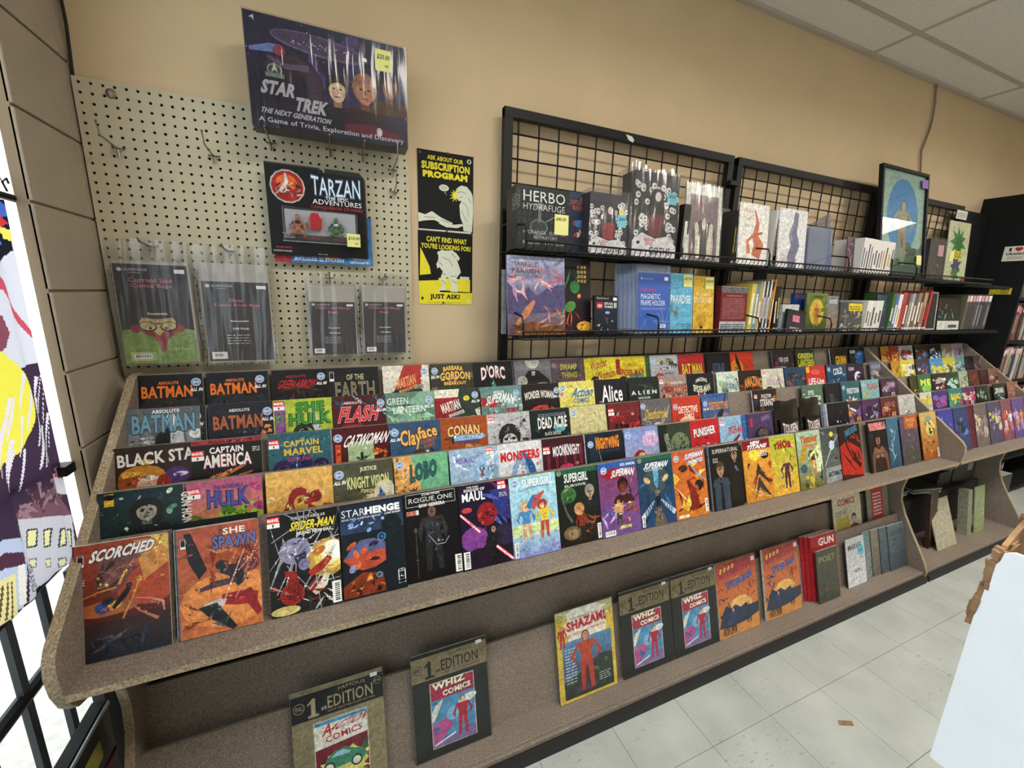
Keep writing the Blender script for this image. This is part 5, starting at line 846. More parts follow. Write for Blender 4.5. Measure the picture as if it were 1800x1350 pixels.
# comics of the short rack, far right
S2 = {
 5: [(1550, 1563, 'c8942a', ['e3b84a', 'a82c20'], 'yellow-orange comic peeping out at far left'), (1564, 1577, 'a83024', ['d8702c', 'e8c04a'], 'red comic with an orange glow'), (1579, 1604, 'b9c4cc', ['b02c30', '5f84a8', 'e8e8ec'], 'white comic with red arched lettering'), (1607, 1630, '23262e', ['7a2c34', '4f84b8', 'e8e8ea'], 'dark comic with a blue figure'), (1631, 1653, '1c2028', ['4a9ad0', 'e8e8ea', 'c8c04a'], 'black comic with a light blue banner'), (1655, 1669, 'a8967a', ['6a4a8a', 'd8c8a8'], 'tan and violet comic'), (1671, 1686, 'b4aebc', ['3c3448', '8a80a0'], 'pale lilac comic with dark oval')],
 4: [(1567, 1579, 'b98a2c', ['7a5a20', 'e3c04a'], 'dull gold comic peeping out'), (1581, 1607, 'cfc43a', ['e8e8e0', 'e3d84a', '3a4a5c'], 'yellow comic with white block lettering'), (1610, 1632, '3a3642', ['d8d8dc', '8a3a40', '4a5a8a'], 'dark comic with white snow'), (1633, 1654, '4a8cc4', ['e3d03a', 'e8d84a'], 'light blue comic with a yellow figure'), (1656, 1679, 'b9b43c', ['dcdcd4', 'a8b04a', '4a4a3c'], 'mustard comic with white words'), (1680, 1696, '5f8f94', ['a8c4c0', '3a5a60'], 'sea-green comic with a pale figure'), (1697, 1709, '16181c', ['2a2c30', '333'], 'plain black comic'), (1710, 1723, '4a3c40', ['7a3a40', '9aa098'], 'grey comic with red header')],
 3: [(1601, 1613, '3a3a24', ['c8b84a', '6a5a2c'], 'olive comic peeping out'), (1614, 1636, '3c6a3a', ['8acc5a', '5f9a44', 'a8d88a'], 'leafy green comic'), (1637, 1660, '2c1d22', ['b0a8a4', '9a2c34', 'e0dcd8'], 'black comic with pale grey person'), (1661, 1687, '24402c', ['c8e0dc', '3f8a4a', 'b0d4dc'], 'dark green comic with two white labels'), (1688, 1703, 'a0ac94', ['2a4a30', 'cdd4c4'], 'pale comic with a green oval'), (1704, 1722, '4a2c24', ['9a3c2c', '6a4030'], 'brown comic with red creature'), (1723, 1735, '401820', ['5a2430', '2a1014'], 'dark maroon comic'), (1736, 1751, '7a544c', ['c8a89a', '5a2c2c'], 'dusty pink comic with standing women')],
 2: [(1618, 1637, 'c8ccc0', ['d8c83a', '8a8a7c'], 'white comic with yellow lettering'), (1638, 1665, '45306a', ['b04a8a', '5f6ac0', '8a5ab0'], 'violet comic with pink swirl'), (1666, 1689, '2f7a78', ['d8c43a', 'b03c3c', '4fa09a'], 'teal comic with yellow lettering'), (1690, 1713, '5a2c5c', ['d8c0a0', 'c85a7a', 'e8e0e8'], 'purple comic with cream figure'), (1714, 1736, '1a261f', ['6f9a84', 'b9d0bc', '2c4034'], 'dark comic with a green ghost'), (1745, 1768, '1c2422', ['b9c4c0', '4a5a54'], 'black comic with white curly title'), (1769, 1796, '8c5f50', ['b98a78', '6a4038', 'd8b8a8'], 'pink-brown comic with orange spikes')],
 1: [(1646, 1672, '3a3c94', ['6a6ad0', '8a94dc', '2c2c6a'], 'indigo comic with a bright flash'), (1674, 1700, '2a3c6a', ['3f8ac8', '4a4a7a', '8a8a94', '1c2444'], 'navy comic with a blue cape'), (1701, 1711, '5a1c30', ['7a2c44', '3a1420'], 'narrow maroon comic'), (1712, 1733, '6a5f5c', ['c8b8a0', '8a7a84', '4a5a6a'], 'tan comic of a tall pale woman'), (1734, 1757, '4a4460', ['b9c44a', '8a7aa8', 'c8b890'], 'purple comic with a yellow head'), (1759, 1776, '7a4a5a', ['c85a34', 'e0d8e0', 'b08ac0'], 'orange and white comic of women'), (1777, 1796, '5f4a84', ['b9a8d8', 'd88a4a', '8a5ab0'], 'violet comic with a white figure'), (1797, 1822, '4a3a34', ['c8b44a', '7a2c3a', 'b0a89c'], 'dark brown comic with yellow lettering at far right')]}
TT = {('white comic with red arched lettering'): ('SPIDER-MAN', 'b02c30'), ('yellow comic with white block lettering'): ('BEST', 'e8e8e0'), 'leafy green comic': ('ME', 'd8e86a'), 'black comic with white curly title': ('SPAWN', 'e0e4e4'), 'teal comic with yellow lettering': ('BANG', 'e0cc3a'), 'white comic with yellow lettering': ('VIBE', 'd8c83a')}
for k, items in S2.items():
    L = []
    for pl, pr, bg, pal, desc in items:
        tl = [(TT[desc][0], .14, .74, .7, .15, TT[desc][1])] if desc in TT else []
        kk = 'figs' if 'wom' in desc or 'figure' in desc else ('blob' if len(pal) > 2 else 'swirl')
        L.append(comic(k, pl, pr, desc + ', ' + TIERN[k] + ' of short rack', bg, tl, kk, pal, anchor='' if k < 0 else 'L'))
    place_row(L, 2)

# ------------------------------------------------------------------ large comics on the lower shelf
LL = math.radians(14.5); LS, LC = math.sin(LL), math.cos(LL)
def lower(name, px, w, h, t, desc, cat, draw, cover='222', dep=0, bag=True, py=None, paper='d8d4c8', group='large comics on the lower shelf', yaw=0, spine=None):
    """px = pixel column of the lower left corner; py its row"""
    y = -.566 + dep; z = .0575
    lo, hi = 0, 6
    for _ in range(40):
        mid = (lo + hi) / 2; d = Vector((mid, y, z)) - CAMP; u = 900 + F_PX * d.dot(CR) / d.dot(CF)
        if u < px: lo = mid
        else: hi = mid
    o = slab(name, w, h, t, cover, paper=paper, spine=spine); o.location = (lo, y, z); o.rotation_euler = (-LL, 0, yaw); tag(o, desc, cat, group)
    p = Print(w, h, hash_seed(desc, 1)); draw(p); p.build('front_cover', o)
    if bag: MB().box((-.004, -.003, -.0005), (w + .004, t + .001, h + .006)).build('clear_sleeve', M['polyrow'], o)
    return o
def first_ed(p, bg, band, ink, trim, inner):
    p.rect(0, 0, 1, 1, bg); p.rect(0, .74, 1, .965, band); p.rect(0, .965, 1, 1, trim)
    p.poly([(.17, .755), (.17, .775), (.205, .78), (.205, .875), (.165, .86), (.165, .875), (.225, .915), (.25, .915), (.25, .78), (.285, .775), (.285, .755)], ink); p.text('st', .31, .79, .06, .035, ink); p.text('EDITION', .38, .79, .5, .105, ink, bold=.01); p.text('FAMOUS', .5, .915, .3, .03, ink, bold=.0, arc=.3)
    p.text('LIMITED COLLECTORS GOLDEN MINT SERIES', .38, .762, .52, .016, ink, bold=0)
    p.ell(.08, .86, .06, .06, ink); p.ell(.08, .86, .053, .053, band); p.text('DC', .045, .843, .07, .033, ink, bold=.04); p.ell(.94, .9, .045, .045, ink); p.ell(.94, .9, .04, .04, band); p.text('$1.00', .91, .89, .06, .022, ink, bold=.02)
    p.rect(.86, .945, .94, .98, 'eeeeea'); inner(p)
def whiz(p):
    p.rect(.215, .08, .805, .70, 'c8c4b8'); p.rect(.225, .085, .795, .69, '4f8fb8'); p.rect(.225, .53, .795, .69, 'a8284a'); p.text('WHIZ', .25, .62, .44, .065, 'f0ead0', shade='2a2430', rot=3, bold=.05); p.text('COMICS', .38, .545, .38, .055, 'f0ead0', shade='2a2430', rot=3, bold=.05)
    p.poly([(.225, .42), (.3, .5), (.38, .52), (.34, .46), (.3, .4), (.26, .34), (.225, .33)], 'e0dcd0'); p.text('10c', .25, .485, .07, .03, '222'); p.poly([(.225, .13), (.225, .3), (.4, .34), (.5, .26), (.3, .12)], 'b8508a'); p.scat(6, .26, .12, .38, .28, .04, .09, ['24589c', '1c3c74', '3f7cc0'], 's')
    p.poly([(.225, .085), (.225, .13), (.795, .2), (.795, .085)], '7c6c9c'); p.band([(.24, .11), (.52, .17)], .02, 'e8e4ec'); p.ell(.5, .36, .09, .09, '7fb4d4')
    p.ell(.7, .46, .13, .05, 'dfe0dc', 10); p.fig(.62, .13, .36, 'a8243a', 'b02c44', 'dcae88', '1c1718', lean=.25, arms=.3)
def action(p):
    p.rect(.215, .0, .805, .70, 'd0ccbc'); p.rect(.225, 0, .795, .69, '7a1c34'); p.rect(.225, .66, .795, .69, '4f9ccc'); p.rect(.225, .53, .795, .66, 'e8e6dc'); p.poly([(.225, .46), (.225, .54), (.795, .54), (.795, .49)], 'e8e6dc')
    p.text('ACTION', .33, .58, .42, .06, 'b82a34', shear=.3, rot=4, bold=.03); p.text('COMICS', .34, .5, .4, .055, 'b82a34', rot=4, bold=.02); p.text('A', .3, .565, .1, .1, 'b82a34', shear=.3, bold=.02); p.text('JUNE, 1938', .62, .667, .14, .014, '222'); p.text('No. 1', .25, .667, .06, .014, '222')
    p.burst(.53, .22, .3, 'e6dd74', 18, .8); p.poly([(.3, .3), (.34, .36), (.42, .41), (.54, .42), (.64, .38), (.74, .36), (.78, .3), (.74, .27), (.34, .26)], '3f8a6c'); p.poly([(.38, .36), (.44, .395), (.52, .4), (.6, .37), (.58, .355)], '9ccce0'); p.ell(.36, .28, .065, .065, '1f3c34'); p.ell(.36, .28, .045, .045, 'e0dcc8'); p.ell(.66, .27, .065, .065, '1f3c34'); p.ell(.66, .27, .045, .045, 'e0dcc8'); p.poly([(.72, .36), (.78, .44), (.8, .34)], '2c6a54'); p.scat(6, .25, .02, .78, .2, .05, .1, ['7a6a4c', 'a83a34', '4a443c', 'c8a86a'], 't')
def shazam(p):
    p.rect(0, 0, 1, 1, 'd8b844'); p.rect(0, .9, 1, 1, 'c8bc84'); p.text('LIMITED COLLECTORS EDITION', .14, .945, .56, .02, '3a3a20', bold=0); p.ell(.07, .93, .05, .05, '222'); p.ell(.07, .93, .042, .042, 'd8c460'); p.text('DC', .045, .915, .05, .03, '222')
    p.burst(.5, .8, .4, 'ece8dc', 16, .86); p.text('WITH ONE MAGIC WORD', .24, .885, .5, .025, 'a82430'); p.text('SHAZAM!', .18, .765, .68, .11, 'c0242e', out='f0e4dc', bold=.05, rot=3, shade='6a1418'); p.text('THE ORIGINAL CAPTAIN MARVEL', .16, .70, .7, .035, 'd87a24', rot=3)
    p.rect(.08, .03, .94, .66, '4a6f98'); p.grad('3a5878', '5f8cb4', .08, .3, .94, .66); p.poly([(.08, .03), (.08, .22), (.4, .3), (.7, .42), (.94, .4), (.94, .03)], '2c3830'); p.scat(14, .1, .06, .9, .34, .04, .1, ['46543c', '1f2824', '5c6448', '303c38'], 't')
    p.rows(.12, .2, .3, .6, 12, 'c8ccd4', .35); p.rows(.68, .12, .88, .22, 4, 'b8b8b0', .4); p.ell(.45, .1, .22, .05, '4a4050'); p.fig(.48, .08, .64, 'b8452e', 'b03a2c', 'c88a6a', '2a201c', lean=0, arms=.6); p.rect(.76, .93, .87, .955, 'f0f0ee'); p.fig(.09, .6, .24, 'b8342c', 'b8342c')
def supspi(p):
    p.grad('d8924a', 'b8401f'); p.rect(0, .93, 1, 1, 'a83a24'); p.text('MARVEL AND DC PRESENT', .2, .955, .6, .02, '1a1414', bold=0); p.text('SUPERMAN', .08, .78, .8, .12, 'c02c34', out='2c3478', rot=8, bold=.05); [p.band([(.1 + i * .1, .86 + i * .012), (.13 + i * .1, .92 + i * .01)], .045, 'e3c83a') for i in range(4)]
    p.text('AND', .44, .74, .12, .03, 'e3b03a'); p.text('SPIDER-MAN', .24, .62, .66, .11, '2c56a0', arc=-.1, rot=9, bold=.05); p.ell(.55, .36, .3, .18, 'e8b464'); p.poly([(0, .14), (.1, .34), (.2, .42), (.32, .36), (.42, .4), (.55, .34), (.68, .38), (.8, .33), (1, .34), (1, .2), (.7, .14), (.3, .12)], '26344c'); p.scat(12, 0, .18, 1, .34, .05, .1, ['1c2840', '3a4a68', '2c2c34'], 't')
    p.scat(6, .02, .4, .3, .66, .06, .14, ['2c3c84', 'a82c30', '23306a'], 's'); p.scat(5, .72, .45, .92, .66, .05, .1, ['9c2a2a', '7a1c20'], 's'); p.fig(.35, .06, .3, '2c3c6c', '26345c'); p.fig(.74, .1, .28, '2a3448', '222c3c'); p.rows(.08, .03, .4, .14, 5, '1c1410', .55); p.rect(.88, .92, .97, .98, 'd8d8d4')
lower('treasury_comic', 522, .262, .35, .004, 'gold large comic with black header band and a green car', 'comic', lambda p: first_ed(p, '8c8262', '12141c', 'aea07a', '8c8262', action), '8c8262')
lower('treasury_comic', 733, .262, .35, .004, 'black large comic with tan header standing right of the gold one', 'comic', lambda p: first_ed(p, '1c2220', '85775a', '17181c', '151618', whiz), '1a1c1c')
lower('treasury_comic', 986.5, .262, .345, .004, 'yellow large comic with a man in red on a blue panel', 'comic', shazam, 'd8c460')
lower('treasury_comic', 1098, .262, .35, .004, 'bagged black large comic beside the yellow one', 'comic', lambda p: first_ed(p, '161a18', '7a6c4c', '141416', '151618', whiz), '1a1c1c')
lower('treasury_comic', 1188, .262, .35, .004, 'bagged black large comic next to the first orange-red one', 'comic', lambda p: first_ed(p, '161a18', '7a6c4c', '141416', '151618', whiz), '1a1c1c')
lower('treasury_comic', 1267, .262, .343, .012, 'orange-red large comic, left of the two alike', 'comic', supspi, 'b0522c', paper='b08a68', spine='e4dcd0')
lower('treasury_comic', 1349, .262, .343, .010, 'orange-red large comic, right of the two alike', 'comic', supspi, 'b0522c', paper='b08a68', spine='e4dcd0')
for i in range(3):
    lower('hardcover_book', 1424 - 9 * i + 9, .215, .335, .010, ['foremost red hardcover with white capitals in the leaning red stack', 'red hardcover in the middle of the leaning red stack', 'rearmost red hardcover of the leaning red stack'][i], 'book', (lambda p: (p.rect(0, 0, 1, 1, '9c262a'), p.text('GUN', .3, .83, .6, .12, 'dcd8d4'))) if i == 0 else (lambda p: p.rect(0, 0, 1, 1, '94242a')), 'a02830', dep=-.004 + .0115 * i, bag=False, group='red hardcovers leaning on the lower shelf', spine='b02c34')
def dimc(a, b, pal, tx=None):
    def d(p):
        p.grad(a, b); p.scat(14, .05, .1, .95, .7, .06, .16, pal, 't')
        if tx: p.text(tx[0], .12, .76, .76, .12, tx[1])
    return d
lower('bagged_comic', 1441, .175, .27, .004, 'olive-grey bagged comic with thin yellow figures in front of the red stack', 'comic', dimc('3c3e30', '44443a', ['5f5c40', '2c3026', '9a9050', '6a4a44'], ('POET', '8a8a50')), '2a2c26', dep=-.022, group='bagged comics at the right end of the lower shelf')
rb = [(1492, 'e0e0e4', 'bfc0c8', ['8a7a94', '5c4a5c', 'b0a0b0', 'dcd8e0'], 'MARVEL', 'white bagged magazine with dark capitals and a blue sticker'), (1521, '8a9090', '5f7a80', ['a84a50', 'd0d0d0', '4a5a60'], None, 'grey bagged comic with a pink patch'),
      (1536, '6a5f50', '7c7468', ['a8943c', '9a4a4c', '4a4a44'], None, 'brown bagged comic with a yellow coin'), (1551, '3c4c58', '4a5a66', ['28343c', '6a7a84'], None, 'slate bagged comic beside the last one'), (1566, '38444c', '55646c', ['28323a', '707c80', '46525a'], 'HEROES', 'dark blue-grey bagged comic against the end panel')]
for i, (px, a, b, pal, tx, de) in enumerate(rb):
    o = lower('bagged_comic', px, .172, .262, .004, de, 'comic', dimc(a, b, pal, (tx, '2c3038') if tx else None), '3a3c40', dep=-.004 + (.0045 * (4 - i) if i else 0), group='bagged comics at the right end of the lower shelf')
    if i < 2: q = Print(.172, .262); q.z = 40; q.rect(.62, .62, .92, .80, '58b4c8'); q.text('$2.50', .66, .68, .2, .05, '1c3c50'); q.build('price_sticker', o, M['ink'])
# two bags in the pocket behind
for i, (px, w, bg, de) in enumerate(((1452, .26, 'c8c4ac', 'tall cream bag with red capitals in the rear pocket of the lower shelf'), (1512, .22, '7a7a6c', 'grey bag with a red card in the rear pocket'))):
    lo, hi = 0, 6; y0 = -.452
    for _ in range(40):
        mid = (lo + hi) / 2; d = Vector((mid, y0, .2)) - CAMP; lo, hi = (mid, hi) if 900 + F_PX * d.dot(CR) / d.dot(CF) < px else (lo, mid)
    o = slab('paper_bag', w, .54, .004, bg); o.location = (lo + .05, -.515, .058); o.rotation_euler = (-LL, 0, 0); tag(o, de, 'bag')
    p = Print(w, .54, 3)
    if i == 0: p.text('CALL', .38, .86, .42, .07, 'a8242c'); p.text('COMICS', .18, .76, .62, .07, 'a8242c'); p.rows(.06, .66, .5, .72, 3, '6a6a5a', .4); p.rect(.08, .42, .56, .64, 'b8a850'); p.head(.72, .6, .09, 'c8b8a0', '3a2c28', '9a2a30')
    else: p.rect(.2, .5, .74, .86, 'a83038'); p.rows(.28, .56, .66, .82, 7, 'e0c8c4', .5)
    p.build('bag_print', o)
# ------------------------------------------------------------------ pegboard with real holes
PX0, PX1, PZ0, PZ1 = .005, .896, 1.300, 2.128
IN = .0254
def pegboard():
    r = empty('pegboard', (0, 0, 0)); tag(r, 'cream perforated pegboard on the wall in the left corner', 'pegboard')
    me = MB(); n = 8; yf, yb, rad = -.016, -.011, .0042
    nx, nz = 35, 33; ox, oz = .018, 2.115
    cell = IN / 2
    for j in range(nz):
        for i in range(nx):
            cx, cz = ox + i * IN, oz - j * IN
            if cz - cell < PZ0 or cx > PX1 - .008: continue
            x0 = PX0 if i == 0 else cx - cell; x1 = PX1 if i == nx - 1 or cx + IN > PX1 - .008 else cx + cell
            z1 = PZ1 if j == 0 else cz + cell; z0 = PZ0 if cz - IN - cell < PZ0 else cz - cell
            sq = [(x1, cz), (x1, z1), (cx, z1), (x0, z1), (x0, cz), (x0, z0), (cx, z0), (x1, z0)]; b = len(me.v)
            for q in sq: me.v.append((q[0], yf, q[1]))
            for a in range(8): t = a * math.pi / 4; me.v.append((cx + rad * math.cos(t), yf, cz + rad * math.sin(t)))
            for a in range(8): t = a * math.pi / 4; me.v.append((cx + rad * math.cos(t), yb, cz + rad * math.sin(t)))
            for a in range(8):
                c = (a + 1) % 8; me.f.append((b + a, b + c, b + 8 + c, b + 8 + a)); me.f.append((b + 8 + a, b + 8 + c, b + 16 + c, b + 16 + a))
    me.build('panel', M['peg'], r)
    e = MB(); e.box((PX0, yb, PZ1 - .001), (PX1, yf + .0002, PZ1)); e.box((PX0 - .001, -.016, PZ0), (PX0, yb, PZ1)); e.box((PX1, -.016, PZ0), (PX1 + .001, -.003, PZ1)); e.build('edge_strip', M['peg'], r)
    k = MB().box((PX0 + .004, -.004, PZ0), (PX1 - .004, -.0025, PZ1)); k.build('backing', M['dark_board'], r)  # dark sheet added behind the holes to stand for their shade
    MB().ball((.085, -.018, 2.098), (.013, .004, .013), 10, 5).build('washer', M['metal'], r)
    for px, py in ((270, 436), (403, 442)): pass
    return r
pegboard()
def hook(px, py, L, label, up=.03, loc=None):
    p = at(px, py, 1, -.02) if loc is None else loc
    o = empty('peg_hook', tuple(p)); tag(o, label, 'hook', 'pegboard hooks')
    MB().tube([(-.014, .004, .004), (-.012, -.004, 0), (.012, -.004, 0), (.014, .004, .004)], .0022, 5).tube([(0, -.003, .0), (0, -.003, -.022)], .0026, 5).build('mount', M['metal'], o)
    MB().tube([(0, -.003, 0), (0, -.03, .001), (0, -L, .006), (0, -L - .012, .006 + up)], .0024, 6).ball((0, -L - .012, .006 + up), .0032, 6, 5).build('prong', M['metal'], o)
hook(208, 262, .10, 'bare steel peg hook nearest the left corner'); hook(376, 275, .10, 'bare steel peg hook left of the board game box')
hook(476, 252, .12, 'steel peg hook under the left end of the board game box', .0); hook(580, 264, .12, 'steel peg hook under the middle of the board game box', .0); hook(637, 273, .12, 'steel peg hook under the board game box, right of the middle one', .0)
hook(690, 300, .13, 'long steel peg hook curving up at the box corner', .045); hook(692, 338, .07, 'short steel peg hook alone near the pegboard right edge')
hook(0, 0, .05, 'steel peg hook holding the black carded toy', .01, Vector((.603, -.02, 1.943)))
# board game box resting on the hooks
GX, GZ, GW, GH, GY, GT = .437, 2.040, .437, .285, -.140, .068
g = empty('board_game', (GX, GY, GZ)); tag(g, 'dark blue shrink-wrapped board game box on hooks above the pegboard', 'game box')
MB().box((0, 0, 0), (GW, GT, GH)).build('box', mat('dark_game_card', '2a2836', .45), g)
p = Print(GW, GH, 11); p.grad('1f1c2c', '2b2b40'); p.grad('30264a', '23243a', .3, .25, 1, .75); p.scat(60, 0, .3, 1, 1, .001, .004, ['d8d8e8', '9a9ac8', 'fff']); p.scat(10, .3, .4, 1, .95, .03, .1, ['39335c', '463a66', '2c3052'])
p.ell(.26, .42, .19, .19, '33242f'); p.ell(.25, .41, .185, .185, '3c2c3c'); p.ell(.2, .38, .15, .15, '241e2c')
p.ell(.44, .82, .3, .06, '6a5c74', -4, 24); p.ell(.44, .825, .29, .05, '4a4058', -4, 24); p.scat(30, .25, .8, .62, .84, .003, .006, ['c8c4d8']); p.band([(.02, .68), (.14, .72), (.2, .72)], [.02, .05, .05], '6a7ab0'); p.ell(.19, .71, .035, .03, '8a3c40'); p.band([(.12, .64), (.22, .58), (.36, .6)], [.02, .03, .04], '5a5064'); p.ell(.72, .8, .012, .012, 'f4f0ff')
p.head(.53, .46, .075, 'c9ab90', '2a2020', '1d1a22', 0, '8a6a58'); p.head(.71, .5, .085, 'a8745c', '8a5f4c', '3a1a20', 0, '6a4438'); p.head(.88, .58, .07, '7a5240', '2c1d1a', '4a3420', 0, '54382c')
p.poly([(.4, 0), (.42, .16), (.5, .27), (.6, .27), (.64, .2), (.64, 0)], '1a1820'); p.poly([(.54, 0), (.56, .2), (.66, .3), (.78, .28), (.92, .2), (.98, .0)], '2a1620'); p.poly([(.57, .0), (.57, .15), (.75, .18), (.96, .12), (.98, .0)], '5c1c2a')
p.grad('1c1c2c', '1c1c2c', 0, 0, 1, .06); p.ell(.8, .12, .02, .03, 'b8b0a8'); p.ell(.155, .53, .045, .035, '8a8c84'); p.ell(.155, .53, .036, .028, '3a4a40'); p.poly([(.135, .5), (.155, .6), (.175, .5), (.155, .53)], 'b0b0a4'); p.rect(.1, .46, .21, .5, '6f7a70'); p.poly([(.03, .94), (.06, .97), (.06, .92), (.05, .94)], 'c8c8cc')
p.build('box_print', g)
q = Print(GW, GH); q.z = p.z + 2
q.text('STAR', .06, .30, .2, .13, 'a8a6ac', shear=.12, bold=.05); q.text('TREK', .25, .19, .2, .13, 'a8a6ac', shear=.12, bold=.05); q.text('THE NEXT GENERATION', .05, .125, .42, .05, 'b4b0b4', shear=.03, bold=.03, rot=-1)
q.text('A Game of Trivia, Exploration and Discovery', .04, .03, .93, .06, 'c0bcc4', bold=.01); q.build('title_lettering', g, M['ink'])
M['sticky'] = mat('yellow_sticky_note', 'd9d98a', .8); M['sticky_blue'] = mat('blue_sticky_note', '6fb8cc', .8)
def note(par, x, z, w, h, y, txt, mt='sticky', ink='1a1a1a', rot=0, nm='price_note'):
    o = MB().box((0, -.0006, 0), (w, 0, h)).build(nm, M[mt], par, (x, y, z)); o.rotation_euler = (0, rot, 0)
    q = Print(w, h); q.z = 24
    for t in txt: q.text(t[0], *t[1:5], ink, bold=.02, shear=.08)
    q.build('note_writing', o, M['ink']) if not (par.parent) else None
    return o
note(g, .345, .206, .046, .058, -.006, [('$20.00', .08, .52, .8, .26), ('nc', .6, .2, .22, .12)])
MB().box((-.0015, -.0065, -.0015), (GW + .0015, GT + .001, GH + .0015)).build('shrink_wrap', clear('shrink_wrap', 'f4f4f6', .03, .1, bump=.3), g)
# carded toy
TX0, TZ0, TW, TH, TY = .446, 1.690, .296, .276, -.060
c = empty('carded_toy', (TX0, TY, TZ0)); tag(c, 'black carded toy with two figures in a clear bubble, priced ten dollars', 'toy')
MB().prism([(0, 0), (TW, 0), (TW, TH * .93), (TW * .94, TH), (TW * .58, TH), (TW * .58, TH - .012), (TW * .52, TH - .012), (TW * .52, TH), (0, TH)], 1, 0, .002).build('card', mat('black_card', '101012', .35), c)
p = Print(TW, TH, 3); p.rect(0, 0, .56, .98, '0c0c0e'); p.rect(0, 0, .98, .95, '0c0c0e'); p.ell(.205, .76, .17, .17, 'b0b0b0'); p.ell(.205, .76, .155, .155, '9c2416'); p.ell(.2, .8, .1, .08, 'd8662c'); p.scat(26, .1, .66, .32, .8, .02, .05, ['e0e0e0', '1a1a1c', '8a9098', '3a3a40', 'c8c8c8'], 's'); p.band([(.13, .7), (.2, .8), (.19, .9)], [.03, .04, .02], 'c8c8c4')
p.rect(.12, .17, .9, .245, '24181a'); p.rect(.12, .245, .9, .25, 'c8c8c8'); p.rect(.12, .155, .9, .165, 'a8a8a8'); p.build('card_print', c, y=-.0002)
q = Print(TW, TH); q.z = p.z + 2
q0 = q; q.text('TARZAN', .44, .705, .5, .18, 'dfe8f0', out='2f5f8a', grow=.15, bold=.0, ow=.05); q.text('THE EPIC', .57, .66, .24, .035, 'ddd'); q.text('ADVENTURES', .44, .6, .51, .055, 'eee', bold=.0); q.text('CONQUEROR OF MARS', .42, .545, .54, .038, 'c0384a', bold=0); q.build('title_lettering', c, M['ink'], y=-.0002); q = Print(TW, TH); q.z = p.z + 2; q.text('JOHN CARTER VS D. MAD ZAD', .27, .19, .5, .035, 'b0343c', bold=0); q.text('WEAPONS', .14, .22, .1, .018, 'ccc'); q.text('INCLUDED', .14, .195, .1, .018, 'ccc')
q.build('caption_lettering', c, M['ink'], y=-.0002); q = Print(TW, TH); q.z = p.z + 2; q.text('WARNING', .04, .075, .16, .02, 'a83040'); q.text('CHOKING HAZARD', .02, .035, .18, .018, 'bbb'); q.text('TM & c 1995', .46, .02, .1, .012, 'bbb'); q.build('warning_lettering', c, M['ink'], y=-.0002)
note(c, .228, .035, .042, .042, -.030, [('$10.00', .08, .5, .84, .28), ('nc', .6, .2, .22, .14)])
MB().prism([(.04, .044), (.262, .044), (.266, .14), (.04, .148)], 1, -.028, -.0026).build('bubble', clear('blister_plastic', 'f4f6fa', .04, .06, milk=.02), c, bevel=.004)
M['skin'] = mat('plastic_skin', 'b06a48', .45); M['greenpl'] = mat('plastic_green', '3f6a34', .4); M['bluew'] = mat('card_grey_inlay', 'a8a8aa', .6)
MB().box((.046, -.0042, .066), (.258, -.003, .142)).build('inlay_card', M['bluew'], c)
def toyfig(x, mt, m2, nm):
    b = MB(); b.ball((x, -.015, .116), (.007, .007, .009)); b.ball((x, -.014, .098), (.013, .008, .012)); b.ball((x, -.014, .082), (.010, .008, .009))
    for s_ in (-1, 1):
        b.tube([(x + s_ * .011, -.014, .104), (x + s_ * .021, -.016, .092), (x + s_ * .018, -.02, .08)], [.006, .005, .004], 6); b.tube([(x + s_ * .006, -.014, .078), (x + s_ * .014, -.021, .07), (x + s_ * .02, -.016, .06)], [.007, .006, .005], 6)
    f = b.build(nm, mt, c, smooth=True); MB().ball((x, -.017, .101), (.010, .007, .007)).ball((x, -.013, .121), (.0065, .006, .005)).build('armour', m2, f, smooth=True)
toyfig(.083, M['skin'], M['blackwood'], 'toy_person'); toyfig(.197, M['greenpl'], M['silver'], 'toy_creature')
MB().prism([(.118, .082), (.152, .082), (.155, .118), (.147, .134), (.124, .134), (.116, .118)], 1, -.024, -.005).build('red_case', mat('red_clear_plastic', 'b8202a', .15), c, bevel=.003)
# blue sticker pack behind the carded toy
s = empty('sticker_pack', (.452, -.046, 1.668)); tag(s, 'blue sticker pack peeking out below the black carded toy', 'sticker pack')
MB().box((0, 0, 0), (.305, .002, .16)).build('card', mat('blue_card', '3a6ca4', .45), s)
p = Print(.305, .16, 8); p.rect(0, 0, 1, 1, '3a6ca4'); p.rect(0, 0, .16, .2, '9c2c34'); p.ell(.55, .2, .12, .05, 'd86a24'); p.text('WARS', .35, .14, .3, .1, '2a2018', out='d87a2c'); p.text('INCLUDES: 22 STICKERS', .19, .045, .5, .07, 'e6ecf4'); p.rect(.74, .03, .985, .17, '5a8ac4'); p.text('WARNING:', .78, .11, .14, .04, 'eef'); p.rows(.76, .04, .96, .1, 2, 'cdd8ea', .5); p.build('card_print', s)
